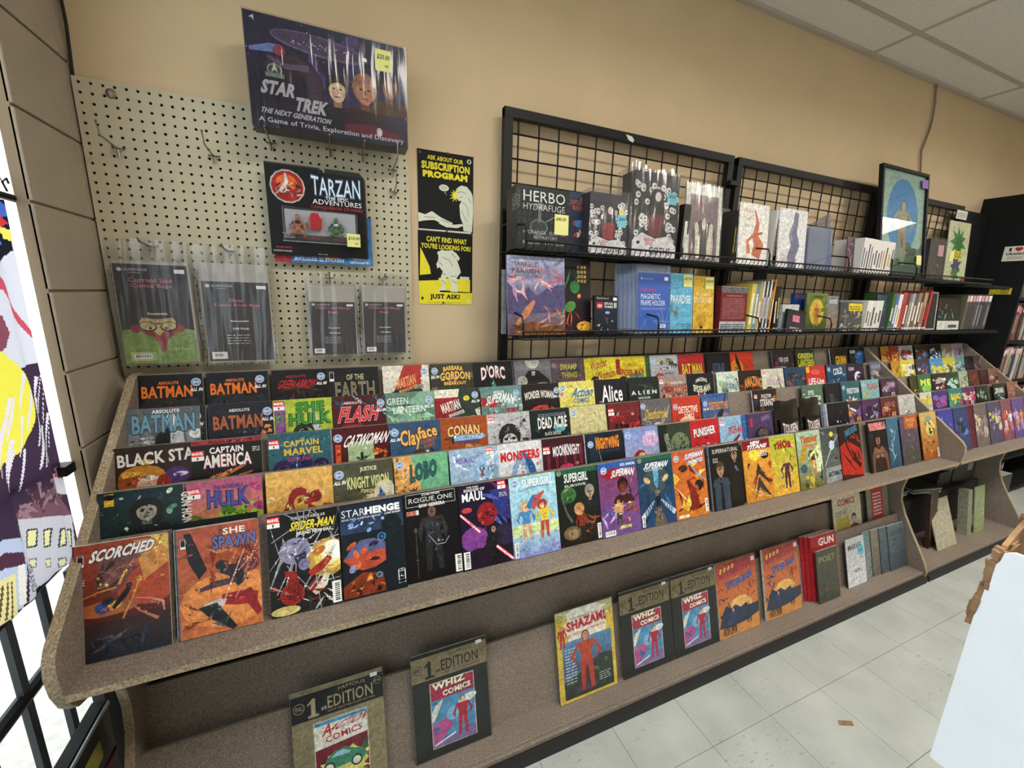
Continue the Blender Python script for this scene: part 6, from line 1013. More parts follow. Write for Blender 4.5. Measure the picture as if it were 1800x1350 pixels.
# four bags of comic sleeves on hooks
def bagpack(x, z, w, h, hw, label, grp, pr, top, hookx, zt):
    o = empty('sleeve_pack', (x, -.070, z)); o.rotation_euler = (-math.radians(2.0), 0, 0); tag(o, label, 'packaged sleeves', grp)
    MB().box((0, 0, 0), (w, .016, h)).build('sleeve_stack', M['silver_card'], o, bevel=.003)
    pr(o, w, h)
    m_ = MB(); N, K = 8, 12; hz = zt - z
    for s_ in (0, 1):
        for r_ in range(K + 1):
            for c_ in range(N + 1):
                u, v = c_ / N, r_ / K; zz = -.006 + v * (hz + .006); body = zz < h
                yy = (-.008 if body else -.002) if s_ == 0 else (.022 if body else .004); yy += .0022 * math.sin(u * 23 + v * 9) * (1 if s_ == 0 else 0)
                m_.v.append((-.010 + u * (w + .02), yy, zz + .006 * math.sin(u * math.pi) * (v == 1)))
        for r_ in range(K):
            for c_ in range(N):
                q = s_ * (K + 1) * (N + 1) + r_ * (N + 1) + c_; f = (q, q + 1, q + N + 2, q + N + 1); m_.f.append(f if s_ == 0 else f[::-1])
    m_.build('outer_bag', M['poly'], o, smooth=True)
    hook(0, 0, .085, 'steel hook carrying the ' + label[:40], .008, Vector((hookx, -.02, zt - .012)))
M['silver_card'] = mat('pale_sleeve_stack', 'a9a59e', .4, noise=.1, nscale=20)
def pr_dark(o, w, h, title, y0, y1, current=False):
    p = Print(w, h, 2); p.rect(.02, y0, .98, y1, '25242f'); H = y1 - y0
    if current:
        p.poly([(.02, y0), (.02, y0 + .34 * H), (.2, y0 + .36 * H), (.5, y0 + .24 * H), (.8, y0 + .36 * H), (.98, y0 + .34 * H), (.98, y0)], '7c9a54'); p.ell(.47, .45, .3, .2, '2e2c28'); p.ell(.2, .35, .07, .07, '8c2a34'); p.ell(.78, .35, .07, .07, '8c2a34')
        p.poly([(.18, .38), (.3, .30), (.44, .26), (.53, .10), (.62, .26), (.72, .3), (.84, .38), (.6, .42), (.4, .42)], '96303a'); p.poly([(.26, .42), (.28, .36), (.44, .32), (.5, .28), (.56, .32), (.72, .36), (.74, .42), (.7, .46), (.3, .46)], 'bda672'); p.ell(.36, .37, .12, .085, '1f1a1c', -8); p.ell(.36, .375, .1, .065, 'c4ad78', -8); p.ell(.64, .37, .12, .085, '1f1a1c', 8); p.ell(.64, .375, .1, .065, 'c4ad78', 8); p.band([(.46, .4), (.54, .4)], .02, '1f1a1c'); p.ell(.39, .355, .02, .025, '222'); p.ell(.6, .355, .02, .025, '222'); p.band([(.24, .47), (.5, .455), (.76, .47)], [.02, .04, .02], '2e2620')
    p.build('insert_card', o, y=-.0005)
    q = Print(w, h); q.z = p.z + 2
    q.ell(.1, y1 - .055 * H, .03, .03, 'c8c8cc', 20); q.text('GUARDHOUSE', .15, y1 - .065 * H, .3, .025 * H, 'c8c8cc', bold=0); q.text('SHIELD', .2, y1 - .09 * H, .16, .012 * H, 'b0b0b4', bold=0); q.rect(.8, y1 - .08 * H, .94, y1 - .04 * H, 'e8e8e8')
    for i, t in enumerate(title): q.text(t[0], *t[1:5], 'c06074', bold=.01)
    q.text('Resealable', .38, y0 + H * .5, .26, .022 * H, 'd8d8dc') if len(title) > 1 or True else None
    if not current:
        q.text('100 Pack', .4, y0 + H * .40, .24, .028 * H, 'e0e0e4', bold=.02); q.rows(.3, y0 + H * .22, .64, y0 + H * .36, 4, 'a4a4ac', .3); q.rect(.06, y0 + .03 * H, .28, y0 + .12 * H, 'e8e8ea'); q.bar(.09, y0 + .045 * H, .16, .05, 8)
    else: q.rect(.09, .03, .42, .12, 'a8b890'); q.bar(.13, .05, .24, .05, 9); q.text('100 Pack', .66, .13, .24, .03, 'c8d8a8', bold=0)
    q.build('insert_lettering', o, M['ink'], y=-.0005)
bagpack(.034, 1.345, .184, .304, 0, 'large bagged sleeve pack with a green jacket cartoon, nearest the corner', 'sleeve packs on the pegboard', lambda o, w, h: pr_dark(o, w, h, [('Current Size', .2, .8, .56, .045), ('Comic Bags', .22, .74, .52, .045)], .005, .97, True), 0, .125, 1.706)
bagpack(.242, 1.340, .188, .314, 0, 'large bagged sleeve pack with a dark card and long shiny creases', 'sleeve packs on the pegboard', lambda o, w, h: pr_dark(o, w, h, [('Silver', .38, .62, .22, .035), ('Comic Book Bags', .17, .57, .66, .035)], .02, .82), 0, .322, 1.704)
bagpack(.541, 1.356, .150, .240, 0, 'small bagged sleeve pack, left of the two alike', 'sleeve packs on the pegboard', lambda o, w, h: pr_dark(o, w, h, [('Digest and Manga', .15, .66, .74, .04), ('Bags', .4, .6, .2, .04)], .01, .77), 0, .613, 1.634)
bagpack(.713, 1.357, .150, .242, 0, 'small bagged sleeve pack, right of the two alike', 'sleeve packs on the pegboard', lambda o, w, h: pr_dark(o, w, h, [('Digest and Manga', .15, .66, .74, .04), ('Bags', .4, .6, .2, .04)], .01, .77), 0, .790, 1.638)
# two posters pinned to the wall
def poster(x, z, w, h, label, dr, pins):
    o = MB().box((0, 0, 0), (w, .0012, h)).build('poster', M['paper']); o.location = (x, -.003, z); tag(o, label, 'poster', 'black and yellow posters')
    p = Print(w, h, 4); dr(p); p.build('poster_print', o, M['matte_print'], y=-.0001)
    for (u, v) in pins: MB().ball((u * w, -.004, v * h), .0045, 8, 6).tube([(u * w, -.002, v * h), (u * w, .002, v * h)], .002, 6).build('push_pin', M['pin'], o)
Wt = 'd4d6c4'; Yl = 'e3d62c'
def po1(p):
    p.rect(0, 0, 1, 1, '0d0e10'); p.text('ASK ABOUT OUR', .17, .89, .64, .055, Yl, rot=-1); p.text('SUBSCRIPTION', .07, .77, .86, .095, Yl, bold=.05); p.text('PROGRAM', .09, .67, .8, .085, Yl, bold=.07); p.ell(.92, .93, .04, .04, Wt); p.ell(.92, .93, .018, .03, '111'); p.rows(.03, .95, .07, .98, 2, '6a8a7a')
    p.ell(.46, .56, .09, .055, Wt); p.text('MY LIGHT', .395, .562, .13, .02, '222', bold=0); p.text("IT'S ON", .41, .54, .1, .018, '222', bold=0); p.ell(.48, .5, .012, .008, Wt); p.ell(.5, .48, .008, .006, Wt)
    p.burst(.67, .48, .12, Yl, 11, .4); p.poly([(.68, .5), (.7, .58), (.78, .62), (.88, .61), (.96, .55), (.99, .5), (1, .3), (.98, .02), (.82, .03), (.8, .12), (.62, .1), (.4, .13), (.36, .1), (.5, .06), (.7, .06), (.82, .1), (.76, .2), (.74, .36), (.78, .42), (.72, .42)], Wt)
    p.poly([(0, .22), (.12, .2), (.24, .25), (.4, .18), (.62, .12), (.6, .1), (.42, .1), (.28, .14), (.1, .12), (0, .1)], Wt); p.poly([(0, 0), (.96, .0), (.96, .02), (0, .015)], Wt)
    for a in ([(.7, .52), (.78, .54), (.86, .52)], [(.74, .46), (.8, .48)], [(.8, .4), (.88, .36), (.92, .24)], [(.78, .3), (.84, .2), (.9, .16)], [(.1, .17), (.3, .17)], [(.4, .15), (.56, .12)], [(.9, .48), (.97, .4)]): p.band(a, .008, '5a5c54')
def po2(p):
    p.rect(0, 0, 1, 1, '0d0e10'); p.rect(0, 0, 1, .17, Yl); p.poly([(0, .18), (0, .32), (.38, .34), (.38, .17), (0, .17)], Yl); p.poly([(.02, .4), (.04, .78), (.2, .52), (.22, .42)], Yl); p.poly([(.36, .2), (.36, .37), (.96, .36), (.96, .18)], Yl); p.text("CAN'T FIND WHAT", .15, .86, .74, .075, Yl, rot=-1); p.text("YOU'RE LOOKING FOR?", .05, .77, .92, .07, Yl, rot=-1)
    p.poly([(.36, .72), (.42, .76), (.5, .75), (.62, .76), (.7, .72), (.76, .66), (.74, .62), (.7, .64), (.76, .52), (.78, .46), (.7, .38), (.72, .26), (.72, .18), (.58, .18), (.6, .28), (.54, .38), (.5, .38), (.48, .26), (.5, .2), (.34, .19), (.42, .24), (.4, .38), (.44, .46), (.38, .52), (.34, .5), (.32, .56), (.36, .62)], Wt); p.ell(.4, .71, .06, .04, Wt)
    for a in ([(.44, .66), (.56, .62), (.62, .54)], [(.4, .44), (.5, .42)], [(.58, .4), (.7, .4)], [(.42, .34), (.48, .3)], [(.62, .34), (.7, .3)], [(.36, .6), (.44, .54)], [(.6, .72), (.68, .66)]): p.band(a, .01, '5a5c54')
    p.ell(.79, .38, .03, .03, Wt); p.rect(.82, .36, .94, .4, Wt); p.text('JUST ASK!', .2, .055, .56, .09, '151612', bold=.05); p.ell(.93, .05, .03, .03, Wt); p.ell(.06, .08, .02, .03, '222'); p.rect(.15, .02, .8, .024, '3a3a14')
poster(.929, 1.812, .213, .278, 'black and yellow poster about a subscription program, the upper one', po1, [(.53, .99), (.5, .0)])
poster(.926, 1.538, .214, .272, 'black and yellow poster saying just ask, the lower one', po2, [(.44, .02)])

# ------------------------------------------------------------------ black grid rack on the wall with wire shelves
GYf = -.05
def grid_panel(x0, x1, label, first=False):
    r = empty('grid_panel', (x0, GYf, 0)); tag(r, label, 'grid panel', 'black wire grid panels')
    w = x1 - x0; zt = 2.262; s_ = .034
    MB().box((0, -.014, 0), (s_, .014, zt)).build('frame_post', M['black'], r); MB().box((w - s_, -.014, 0), (w, .014, zt)).build('frame_post', M['black'], r)
    MB().box((0, -.0145, zt - s_), (w, .0145, zt + .0005)).build('top_bar', M['black'], r, bevel=.002); MB().box((s_, -.014, .9), (w - s_, .014, .93)).build('bottom_bar', M['black'], r)
    m1 = None; x = .062
    while x < w - s_:
        if m1 is None: m1 = MB().tube([(0, 0, .93), (0, 0, zt - .03)], .0034, 6).build('vertical_wire', M['black'], r, (x, 0, 0))
        else: o = m1.copy(); COL.objects.link(o); o.parent = r; o.location = (x, 0, 0)
        x += .0877
    m1 = None; z = 2.178
    while z > .95:
        if m1 is None: m1 = MB().tube([(s_, -.004, 0), (w - s_, -.004, 0)], .0034, 6).build('horizontal_wire', M['black'], r, (0, 0, z))
        else: o = m1.copy(); COL.objects.link(o); o.parent = r; o.location = (0, 0, z)
        z -= .0865
    if first:
        q = at(1107, 243, 1, -.066); t = MB().prism([(-.02, .012), (.012, .008), (.024, -.004), (.018, -.014), (-.004, -.008)], 1, -.001, 0).build('torn_label', M['paper'], r, (q.x - x0, -.0152, q.z))
    return r
panels = [(1.243, 2.432), (2.462, 3.650), (3.700, 4.66)]
grid_panel(*panels[0], 'black wire grid panel with torn white label on its top bar', True); grid_panel(*panels[1], 'black wire grid panel in the middle of the wall rack'); grid_panel(*panels[2], 'black wire grid panel behind the framed picture')
for px, py, lab in ((1283, 324, 'black clamp joining the first two grid panels'), (1543, 372, 'black clamp joining the last two grid panels')):
    q = at(px, py, 1, -.06); tag(MB().box((-.028, -.012, -.012), (.028, .012, .012)).build('clamp', M['black'], None, (q.x if px < 1400 else 3.675, GYf - .026, q.z), bevel=.002), lab, 'clamp')
def wire_shelf(x0, x1, z, label, loops, depth=.235):
    r = empty('wire_shelf', (x0, GYf - .016, z)); tag(r, label, 'wire shelf', 'black wire shelves on the grid panels'); w = x1 - x0
    for y in (-.004, -.08, -.155, -depth): MB().tube([(0, y, -.006), (w, y, -.006)], .004, 6).build('rail', M['black'], r)
    MB().tube([(0, -depth - .004, .022), (w, -depth - .004, .022)], .004, 6).build('front_lip', M['black'], r)
    c_ = MB(); x = .006
    while x < w: c_.tube([(x, -.002, 0), (x, -depth, 0), (x, -depth - .006, .022)], .0021, 4); x += .0254
    tag(c_.build('cross_wires', M['black'], r), kind='stuff')
    for a in loops:
        MB().tube([(a, -depth, 0), (a, -depth, .045), (a, -depth + .012, .075), (a, -.06, .10), (a, -.01, .10)], .004, 6).build('end_loop', M['black'], r)
    return r
ZU, ZL = 1.742, 1.432
wire_shelf(1.235, 2.435, ZU, 'upper wire shelf under the black herbal box', (.003,)); wire_shelf(2.455, 3.655, ZU, 'upper wire shelf in the middle of the wall rack', (.003, .6)); wire_shelf(3.69, 4.62, ZU, 'upper wire shelf under the framed picture', (.003,))
wire_shelf(1.235, 2.435, ZL, 'lower wire shelf under the calendar', (.003, .62)); wire_shelf(2.455, 3.655, ZL, 'lower wire shelf in the middle of the wall rack', (.003, .55))
r = MB().box((3.66, -.275, ZL - .022), (4.985, -.07, ZL - .002)).build('black_shelf', M['blackwood'], bevel=.002); tag(r, 'black board shelf holding books at the right end of the wall rack', 'shelf')
r = MB().box((4.35, -.275, 1.715), (4.985, -.07, 1.733)).build('black_shelf', M['blackwood'], bevel=.002); tag(r, 'upper black board shelf beside the black bookcase', 'shelf')
r = MB().box((4.62, -.062, 1.1), (5.02, -.035, 2.24)).build('black_panel', M['blackwood']); tag(r, 'black board behind the green card sign next to the bookcase', 'board'); r.name = 'black_board'

def item(name, pl, pr, pt, Y, z0, t, cover, label, cat, dr=None, grp=None, lean=6, roll=0, spine=None, paper='c8c4bc', pb=None, sides=None, yaw=0, hmax=.5):
    """stands on a shelf at z0 with its front at depth Y; left and right edges and top at the photo's pixels"""
    pm = (pt + (pb or pt + 60)) / 2; xl = at(pl, pm, 1, Y).x; xr = at(pr, pm, 1, Y).x; zt = at((pl + pr) / 2, pt, 1, Y + .02).z; h = min(max(zt - z0, .05), hmax); w = xr - xl
    o = slab(name, w, h, t, cover, spine=spine or cover, paper=paper); o.location = (xl, Y, z0); L = math.radians(lean); o.rotation_euler = (-L, roll, yaw); tag(o, label, cat, grp)
    if dr: p = Print(w, h, hash_seed(label, 0)); dr(p); p.build('front_cover', o)
    return o, w, h
def spines(pl, pr, pt, Y, z0, cols, desc, grp, cat='book', depth=.15, lean=0, label_tops=False, jitter=.006, pt2=None, ordn=('first', 'second', 'third', 'fourth', 'fifth', 'sixth', 'seventh', 'eighth', 'ninth', 'tenth', 'eleventh', 'twelfth', 'thirteenth', 'fourteenth')):
    xl = at(pl, pt + 50, 1, Y).x; xr = at(pr, pt + 50, 1, Y).x; n = len(cols); R = random.Random(int(pl)); x = xl; wt = [R.uniform(.7, 1.3) for _ in cols]; S = sum(wt)
    for i, cl in enumerate(cols):
        w = (xr - xl) * wt[i] / S; tp = pt + ((pt2 or pt) - pt) * i / max(n - 1, 1); h = at(pl + (pr - pl) * i / n, tp, 1, Y).z - z0 - R.uniform(0, jitter)
        o = MB().box((.0004, 0, 0), (w - .0006, depth, h)).build('book', bookmat(cl)); o.location = (x, Y, z0); o.rotation_euler = (0, math.radians(lean), 0)
        tag(o, '%s, %s from the left' % (desc, ordn[i]) if n > 1 else desc, cat, grp)
        if w > .006:
            p = Print(w, h, i); c2 = 'e8e4dc' if sum(hexc(cl)[:3]) < 1.2 else '3a3a40'
            if label_tops: p.rect(.12, .8, .88, .96, ['e0b4bc', 'e8e6e6', 'd89aa4'][i % 3]); p.rect(.3, .1, .7, .7, R.choice(['3a3c46', '5a4a4c', '8a8a90', '2c3440']))
            else: p.rect(.3, R.uniform(.15, .3), .7, R.uniform(.6, .85), c2 if R.random() < .6 else R.choice(['a83038', '3a5a8a', 'c8a84a'])); p.rect(.15, .03, .85, .08, c2)
            p.build('spine_print', o)
        x += w
_bm = {}
def bookmat(cl):
    if cl not in _bm: _bm[cl] = mat('book_cover_' + ['plain', 'cloth', 'gloss', 'matte'][len(_bm) % 4], cl, .45)
    return _bm[cl]
UY = -.235
# upper shelf
o, w, h = item('product_box', 908, 1003, 331, UY, ZU + .003, .085, '1d1f20', 'black box with thin silver capitals and a glass vessel picture', 'box', lambda p: (p.rect(0, 0, 1, 1, '222526'), [p.ell(.06 + .1 * i, .9 - .11 * j, .028, .04, '2f3334') for i in range(10) for j in range(8)], p.ell(.42, .36, .17, .13, '5c6468'), p.ell(.42, .36, .14, .11, '33393c'), p.rect(.4, .44, .46, .72, '5c6468'), p.ell(.43, .7, .1, .05, '6a7276'), p.band([(.56, .46), (.84, .62)], .014, '8a9296'), p.text('HERBO', .13, .76, .78, .17, 'd0d4d4', bold=.0), p.text('HYDRAFUGE', .13, .63, .78, .1, 'c0c4c4', bold=-.005), p.text('HYDRAFUGE . ELECTRO', .13, .25, .8, .055, 'b0b4b4', bold=-.005), p.text('RESPIRATORY', .33, .17, .44, .055, 'b0b4b4', bold=-.005), p.text('BALLISTIC . OPTIMIZER', .13, .085, .78, .055, 'b0b4b4', bold=-.005)), lean=3, spine='26292a', paper='2a2d2e')
note(o, w * .71, h * .27, w * .27, h * .33, -.004, [('$40.00', .08, .66, .7, .2)])
sp = Print(.085, h, 1); sp.text('HERBO', .62, .86, .62, .32, '8a8e8e', rot=-90, bold=0); s_ = sp.build('side_lettering', o, M['ink']); s_.rotation_euler = (0, 0, -math.pi / 2); s_.location = (0, .085, 0)
item('comic_book', 1000, 1036, 337, -.17, ZU + .003, .006, '2a3248', 'dark blue comic with rusty title and a small orange sticker on the upper wire shelf', 'comic', lambda p: (p.grad('1c2434', '2a3654'), p.ell(.7, .5, .4, .16, '4a6fa0'), p.scat(9, .2, .15, .8, .55, .08, .2, ['a83a2c', 'c8783a', '2c3a6a', 'd8b48a'], 't'), p.text('CAPTAIN', .1, .8, .8, .07, 'a85a34'), p.text('MARVEL', .3, .71, .66, .08, 'a85a34'), p.rect(.68, .86, .86, .92, 'd8702c')), hmax=.262, grp='items on the upper wire shelf')
def goth(red):
    def d(p):
        p.rect(0, 0, 1, 1, '19161c'); p.rect(0, .86, 1, 1, '2c2438'); [(p.ell(x, y, .055, .055, 'd4d2d6', 0, 9), p.ell(x + .012, y, .022, .018, '19161c', 0, 6)) for x, y in [(p.R.uniform(.03, .97), p.R.uniform(.2, .86)) for _ in range(60)]]; p.poly([(.34, .2), (.3, .5), (.38, .72), (.64, .72), (.7, .5), (.64, .2)], '1c1620'); p.poly([(.36, .28), (.32, .46), (.44, .54), (.66, .52), (.62, .25)], red); p.ell(.5, .74, .15, .12, '141014'); p.ell(.52, .73, .07, .08, 'd0ccd0')
        p.poly([(0, 0), (0, .2), (.2, .3), (.5, .24), (.8, .28), (1, .16), (1, 0)], 'd8d6da'); p.ell(.13, .18, .04, .03, '19161c'); p.text('BLEEDING', .26, .2, .24, .04, 'a02c3c'); p.text('EDGE', .3, .155, .16, .04, 'a02c3c'); p.text('GOTHS', .38, .05, .5, .09, '44404c')
    return d
o, w, h = item('doll_box', 1038, 1105, 342, UY + .02, ZU + .003, .075, '2c2833', 'black and white doll box with a yellow dot and blue price note', 'doll box', goth('8a2c34'), lean=2, paper='3a3440', grp='doll boxes on the upper wire shelf')
q = Print(w, h); q.z = 70; q.ell(.84, .74, .09, .09, 'e0cc34', 0, 20); q.text('CHARM', .77, .73, .14, .02, '222'); q.build('round_sticker', o, M['ink']); note(o, w * .72, h * .48, w * .23, h * .2, -.004, [('$60', .15, .5, .7, .3)], 'sticky_blue')
MB().box((-.003, -.0045, 0), (w + .003, .078, h + .012)).build('poly_wrap', M['poly'], o)
o, w, h = item('doll_box', 1118, 1197, 306, UY + .01, ZU + .003, .08, '2a2530', 'tall doll box in crinkled clear bag with a blue price note', 'doll box', goth('6a2230'), lean=2, paper='3a3440', grp='doll boxes on the upper wire shelf')
note(o, w * .72, h * .66, w * .22, h * .14, -.004, [('$30', .15, .5, .7, .3)], 'sticky_blue'); m_ = MB().box((-.022, -.0055, 0), (w + .004, .085, h + .008)).prism([(-.022, h + .008), (w + .004, h + .008), (w * .9, h + .035), (w * .5, h + .018), (.01, h + .045)], 1, .02, .022).build('clear_bag', M['poly'], o)
spines(1199, 1211, 357, UY + .03, ZU + .003, ['141416'], 'thick black book with white spine lettering beside the tall doll box', 'items on the upper wire shelf')
o, w, h = item('art_board', 1213, 1277, 324, UY + .02, ZU + .003, .006, 'dcdcd6', 'white board with a purple-brown oval print in a clear bag', 'print', lambda p: (p.rect(0, 0, 1, 1, 'd9d8d0'), p.rect(.1, .02, .92, .87, 'b9b4a8'), p.rect(.12, .03, .9, .86, '7a646a'), p.ell(.52, .34, .33, .34, '4a3c44', 0, 22), [p.ell(.32 + .2 * i, .44 + (.06 if i == 1 else 0), .06, .12, 'cfcab0', 6 - 6 * i) for i in range(3)], p.poly([(.3, .06), (.28, .38), (.36, .42), (.44, .22), (.6, .22), (.68, .42), (.76, .38), (.74, .06)], 'cfcab0'), p.rect(.42, .06, .62, .3, '3a343c'), p.text('MONSTRUM', .18, .72, .68, .09, '5a4048', bold=0), p.ell(.37, .76, .05, .05, 'a83038')), lean=5, paper='e0e0da', grp='items on the upper wire shelf')
MB().box((-.003, -.005, 0), (w + .003, .008, h + .003)).build('poly_wrap', M['poly'], o)
item('comic_book', 1275, 1289, 366, UY + .10, ZU + .003, .01, '202428', 'dark book with a blue sticker half hidden behind the white board', 'book', lambda p: (p.rect(0, 0, 1, 1, '22262a'), p.rect(.3, .6, .95, .86, '5fb0c8')), grp='items on the upper wire shelf')
spines(1290, 1306, 366, UY + .03, ZU + .003, ['2c2a2a', '4f5a44', '5c4a3c', '1a1a1c', 'a08a7c'], 'slim book left of the white cover with orange drawing', 'slim books on the upper wire shelf')
item('art_book', 1306, 1358, 358, UY, ZU + .003, .006, 'd8d4d0', 'white art book with an orange brush drawing and thin title', 'book', lambda p: (p.rect(0, 0, 1, 1, 'dedbd6'), p.band([(.5, .9), (.62, .7), (.55, .5), (.7, .35), (.6, .15)], [.03, .12, .2, .34, .3], 'b8694a'), p.band([(.3, .4), (.5, .5), (.8, .55)], [.05, .08, .05], 'a85a40'), p.band([(.36, .2), (.3, .4), (.5, .5)], [.14, .1, .05], 'c07a58'), p.text('SKIN', .12, .84, .3, .07, 'b86a3c', bold=-.01), p.text('TIGHT', .1, .73, .4, .09, 'b86a3c', bold=-.01), p.text('Theme', .14, .62, .34, .06, '9a9690', bold=-.01)), lean=5, grp='items on the upper wire shelf')
spines(1360, 1376, 366, UY + .03, ZU + .003, ['e0e0de', '1c1e20', '6a3a3c', 'c8c4c0', '222428'], 'slim book left of the blue-grey brush drawing', 'slim books on the upper wire shelf')
item('art_book', 1376, 1425, 368, UY, ZU + .003, .006, 'd4d4d6', 'white art book with a blue-grey brush drawing and red letters', 'book', lambda p: (p.rect(0, 0, 1, 1, 'd8d8da'), p.band([(.6, .95), (.58, .78), (.5, .6), (.62, .4), (.5, .2), (.55, 0)], [.16, .16, .3, .32, .3, .34], '6a6c84'), p.band([(.52, .75), (.4, .6), (.5, .46)], [.05, .09, .05], '8a8ca4'), p.scat(8, .35, .1, .75, .9, .05, .1, ['9ea0b4', '4a4c64', 'b4b6c4'], 's'), p.text('The', .1, .2, .2, .05, 'a83038', bold=-.01), p.text('FANTASTIC', .08, .14, .36, .05, 'a83038', bold=-.01), p.text('ART OF', .1, .08, .3, .05, 'a83038', bold=-.01)), lean=5, grp='items on the upper wire shelf')
# stack of rigid clear sleeves
xl = at(1430, 440, 1, UY).x; xr = at(1473, 440, 1, UY).x
for i in range(8):
    o = MB().box((0, 0, 0), (xr - xl, .0045, .22 - .004 * i)).build('rigid_sleeve', M['hard']); o.location = (xl + .003 * i, UY + .02 + i * .010, ZU + .003); o.rotation_euler = (-.09, 0, 0); tag(o, '%s rigid clear sleeve from the front in the bluish stack' % ['first', 'second', 'third', 'fourth', 'fifth', 'sixth', 'seventh', 'eighth'][i], 'plastic sleeve', 'rigid clear sleeves')
o = MB().box((0, 0, 0), (.20, .004, .30)).build('rigid_sleeve', M['hard']); o.location = (xr - .02, UY + .0, ZU + .004); o.rotation_euler = (-.12, .12, 1.0); tag(o, 'tall rigid clear sleeve tilted across the right of the stack', 'plastic sleeve', 'rigid clear sleeves')
item('comic_book', 1492, 1512, 417, UY + .03, ZU + .003, .004, '5c4a56', 'small book with swirling violet-grey art left of the white spines', 'book', lambda p: p.scat(26, 0, 0, 1, 1, .1, .3, ['c8b0b4', '4a3c50', '7a5a68', 'b8c0c8', 'a04048'], 's'), hmax=.2, grp='items on the upper wire shelf')
spines(1512, 1567, 416, UY, ZU + .003, ['dcd8d4'] * 12, 'white-spined digest in the row by the framed picture', 'white digests on the upper wire shelf', jitter=.002, pt2=425)
o = MB().tube([(0, 0, 0), (-.012, .0, .09), (-.028, .01, .10), (-.03, .11, .1), (-.01, .12, 0)], .003, 6).build('wire_bookend', M['black'], None, (at(1571, 450, 1, UY).x, UY - .004, ZU + .004)); tag(o, 'black wire bookend right of the white digests', 'bookend')
# framed picture
o = empty('framed_picture', (0, 0, 0)); xa = at(1548, 466, 1, -.235).x; xb = at(1627, 477, 1, -.235).x; FW = xb - xa; FH = at(1594, 298, 1, -.13).z - ZU - .003
o.location = (xa, -.235, ZU + .004); o.rotation_euler = (-math.radians(8), 0, 0); tag(o, 'framed print of a blue oval leaning against the grid panel', 'picture')
for a, b in (((0, 0), (.016, FH)), ((FW - .016, 0), (FW, FH)), ((.016, 0), (FW - .016, .016)), ((.016, FH - .016), (FW - .016, FH))): MB().box((a[0], 0, a[1]), (b[0], .022, b[1])).build('frame_rail', M['black'], o)
MB().box((.014, .014, .014), (FW - .014, .018, FH - .014)).build('backing_board', M['paper'], o)
p = Print(FW - .03, FH - .03, 6); p.rect(0, 0, 1, 1, 'a9bfb0'); p.ell(.5, .57, .36, .47, '3f86c4', 0, 30); p.grad('6a8a80', '8aa698', 0, 0, 1, .28); p.scat(22, 0, .04, 1, .3, .05, .13, ['3a5040', '4a6450', '2c3e34', '5c7460']); p.rect(0, 0, 1, .1, '465a50'); p.fig(.5, .16, .56, 'b89a78', 'a8876a', 'c8a480', '3a2c24', lean=.15, arms=.9); p.text('PRELUDES', .2, .92, .56, .022, '7a9488', bold=0)
a_ = p.build('artwork', o); a_.location = (.015, .013, .015)
MB().box((.016, .004, .016), (FW - .016, .006, FH - .016)).build('pane', clear('picture_glass', 'f6fafa', .05, .02), o)
note(o, FW * .84, FH * .86, FW * .13, FH * .08, -.0005, [], 'purple' if False else 'sticky_blue', nm='purple_sticker').data.materials[0] = mat('purple_sticker', '8a6ab4', .7); note(o, FW * .8, FH * .13, FW * .11, FH * .09, -.0005, [], nm='price_sticker')
o, w, h = item('bagged_item', 1636, 1664, 421, -.2, 1.735, .04, '26282c', 'dark item in a clear bag with a pink sticker by the framed picture', 'bagged item', lambda p: (p.rect(0, 0, 1, 1, '2a2c30'), p.scat(12, .1, .1, .9, .8, .06, .16, ['5a5c62', '8a8c94', '17181a'], 's'), p.rect(.55, .62, .9, .88, 'd0a0b0')), lean=4, paper='3a3c40'); MB().box((-.01, -.006, 0), (w + .01, .046, h + .01)).build('clear_bag', M['poly'], o)
# card sign and plates at the right end
o, w, h = item('card_sign', 1676, 1714, 389, -.13, 1.735, .004, 'b9bd9a', 'pale rounded card sign with green art and yellow capitals', 'sign', lambda p: (p.rect(0, 0, 1, 1, 'babd9c'), p.scat(14, .2, .1, .8, .9, .2, .3, ['a8ac88'], 'l'), p.burst(.5, .68, .38, '3f7a3a', 9, .55), p.burst(.5, .66, .22, '2f6230', 7, .5), p.burst(.5, .3, .30, '4a4460', 7, .5), p.burst(.5, .17, .22, '3f7a3a', 6, .5), p.rect(.3, .42, .72, .54, 'd8c42c'), p.text('HULK', .32, .43, .38, .1, '6a5c14', bold=.05), p.rect(.82, .05, .95, .12, 'a83a24')), lean=5)
o = MB().box((0, 0, 0), (.14, .003, .055)).build('name_plate', M['paper'], None, (at(1681, 378, 1, -.07).x, -.072, at(1681, 384, 1, -.07).z)); tag(o, 'white label plate above the green card sign', 'plate'); p = Print(.14, .055, 2); p.rows(.1, .2, .9, .8, 3, '6a7a7c', .5); p.build('plate_print', o)
o = MB().box((0, 0, 0), (.05, .001, .06)).build('price_tag', M['sticky'], None, (at(1669, 450, 1, -.21).x, -.212, at(1669, 459, 1, -.21).z)); tag(o, 'pale yellow price tag left of the green card sign', 'tag')
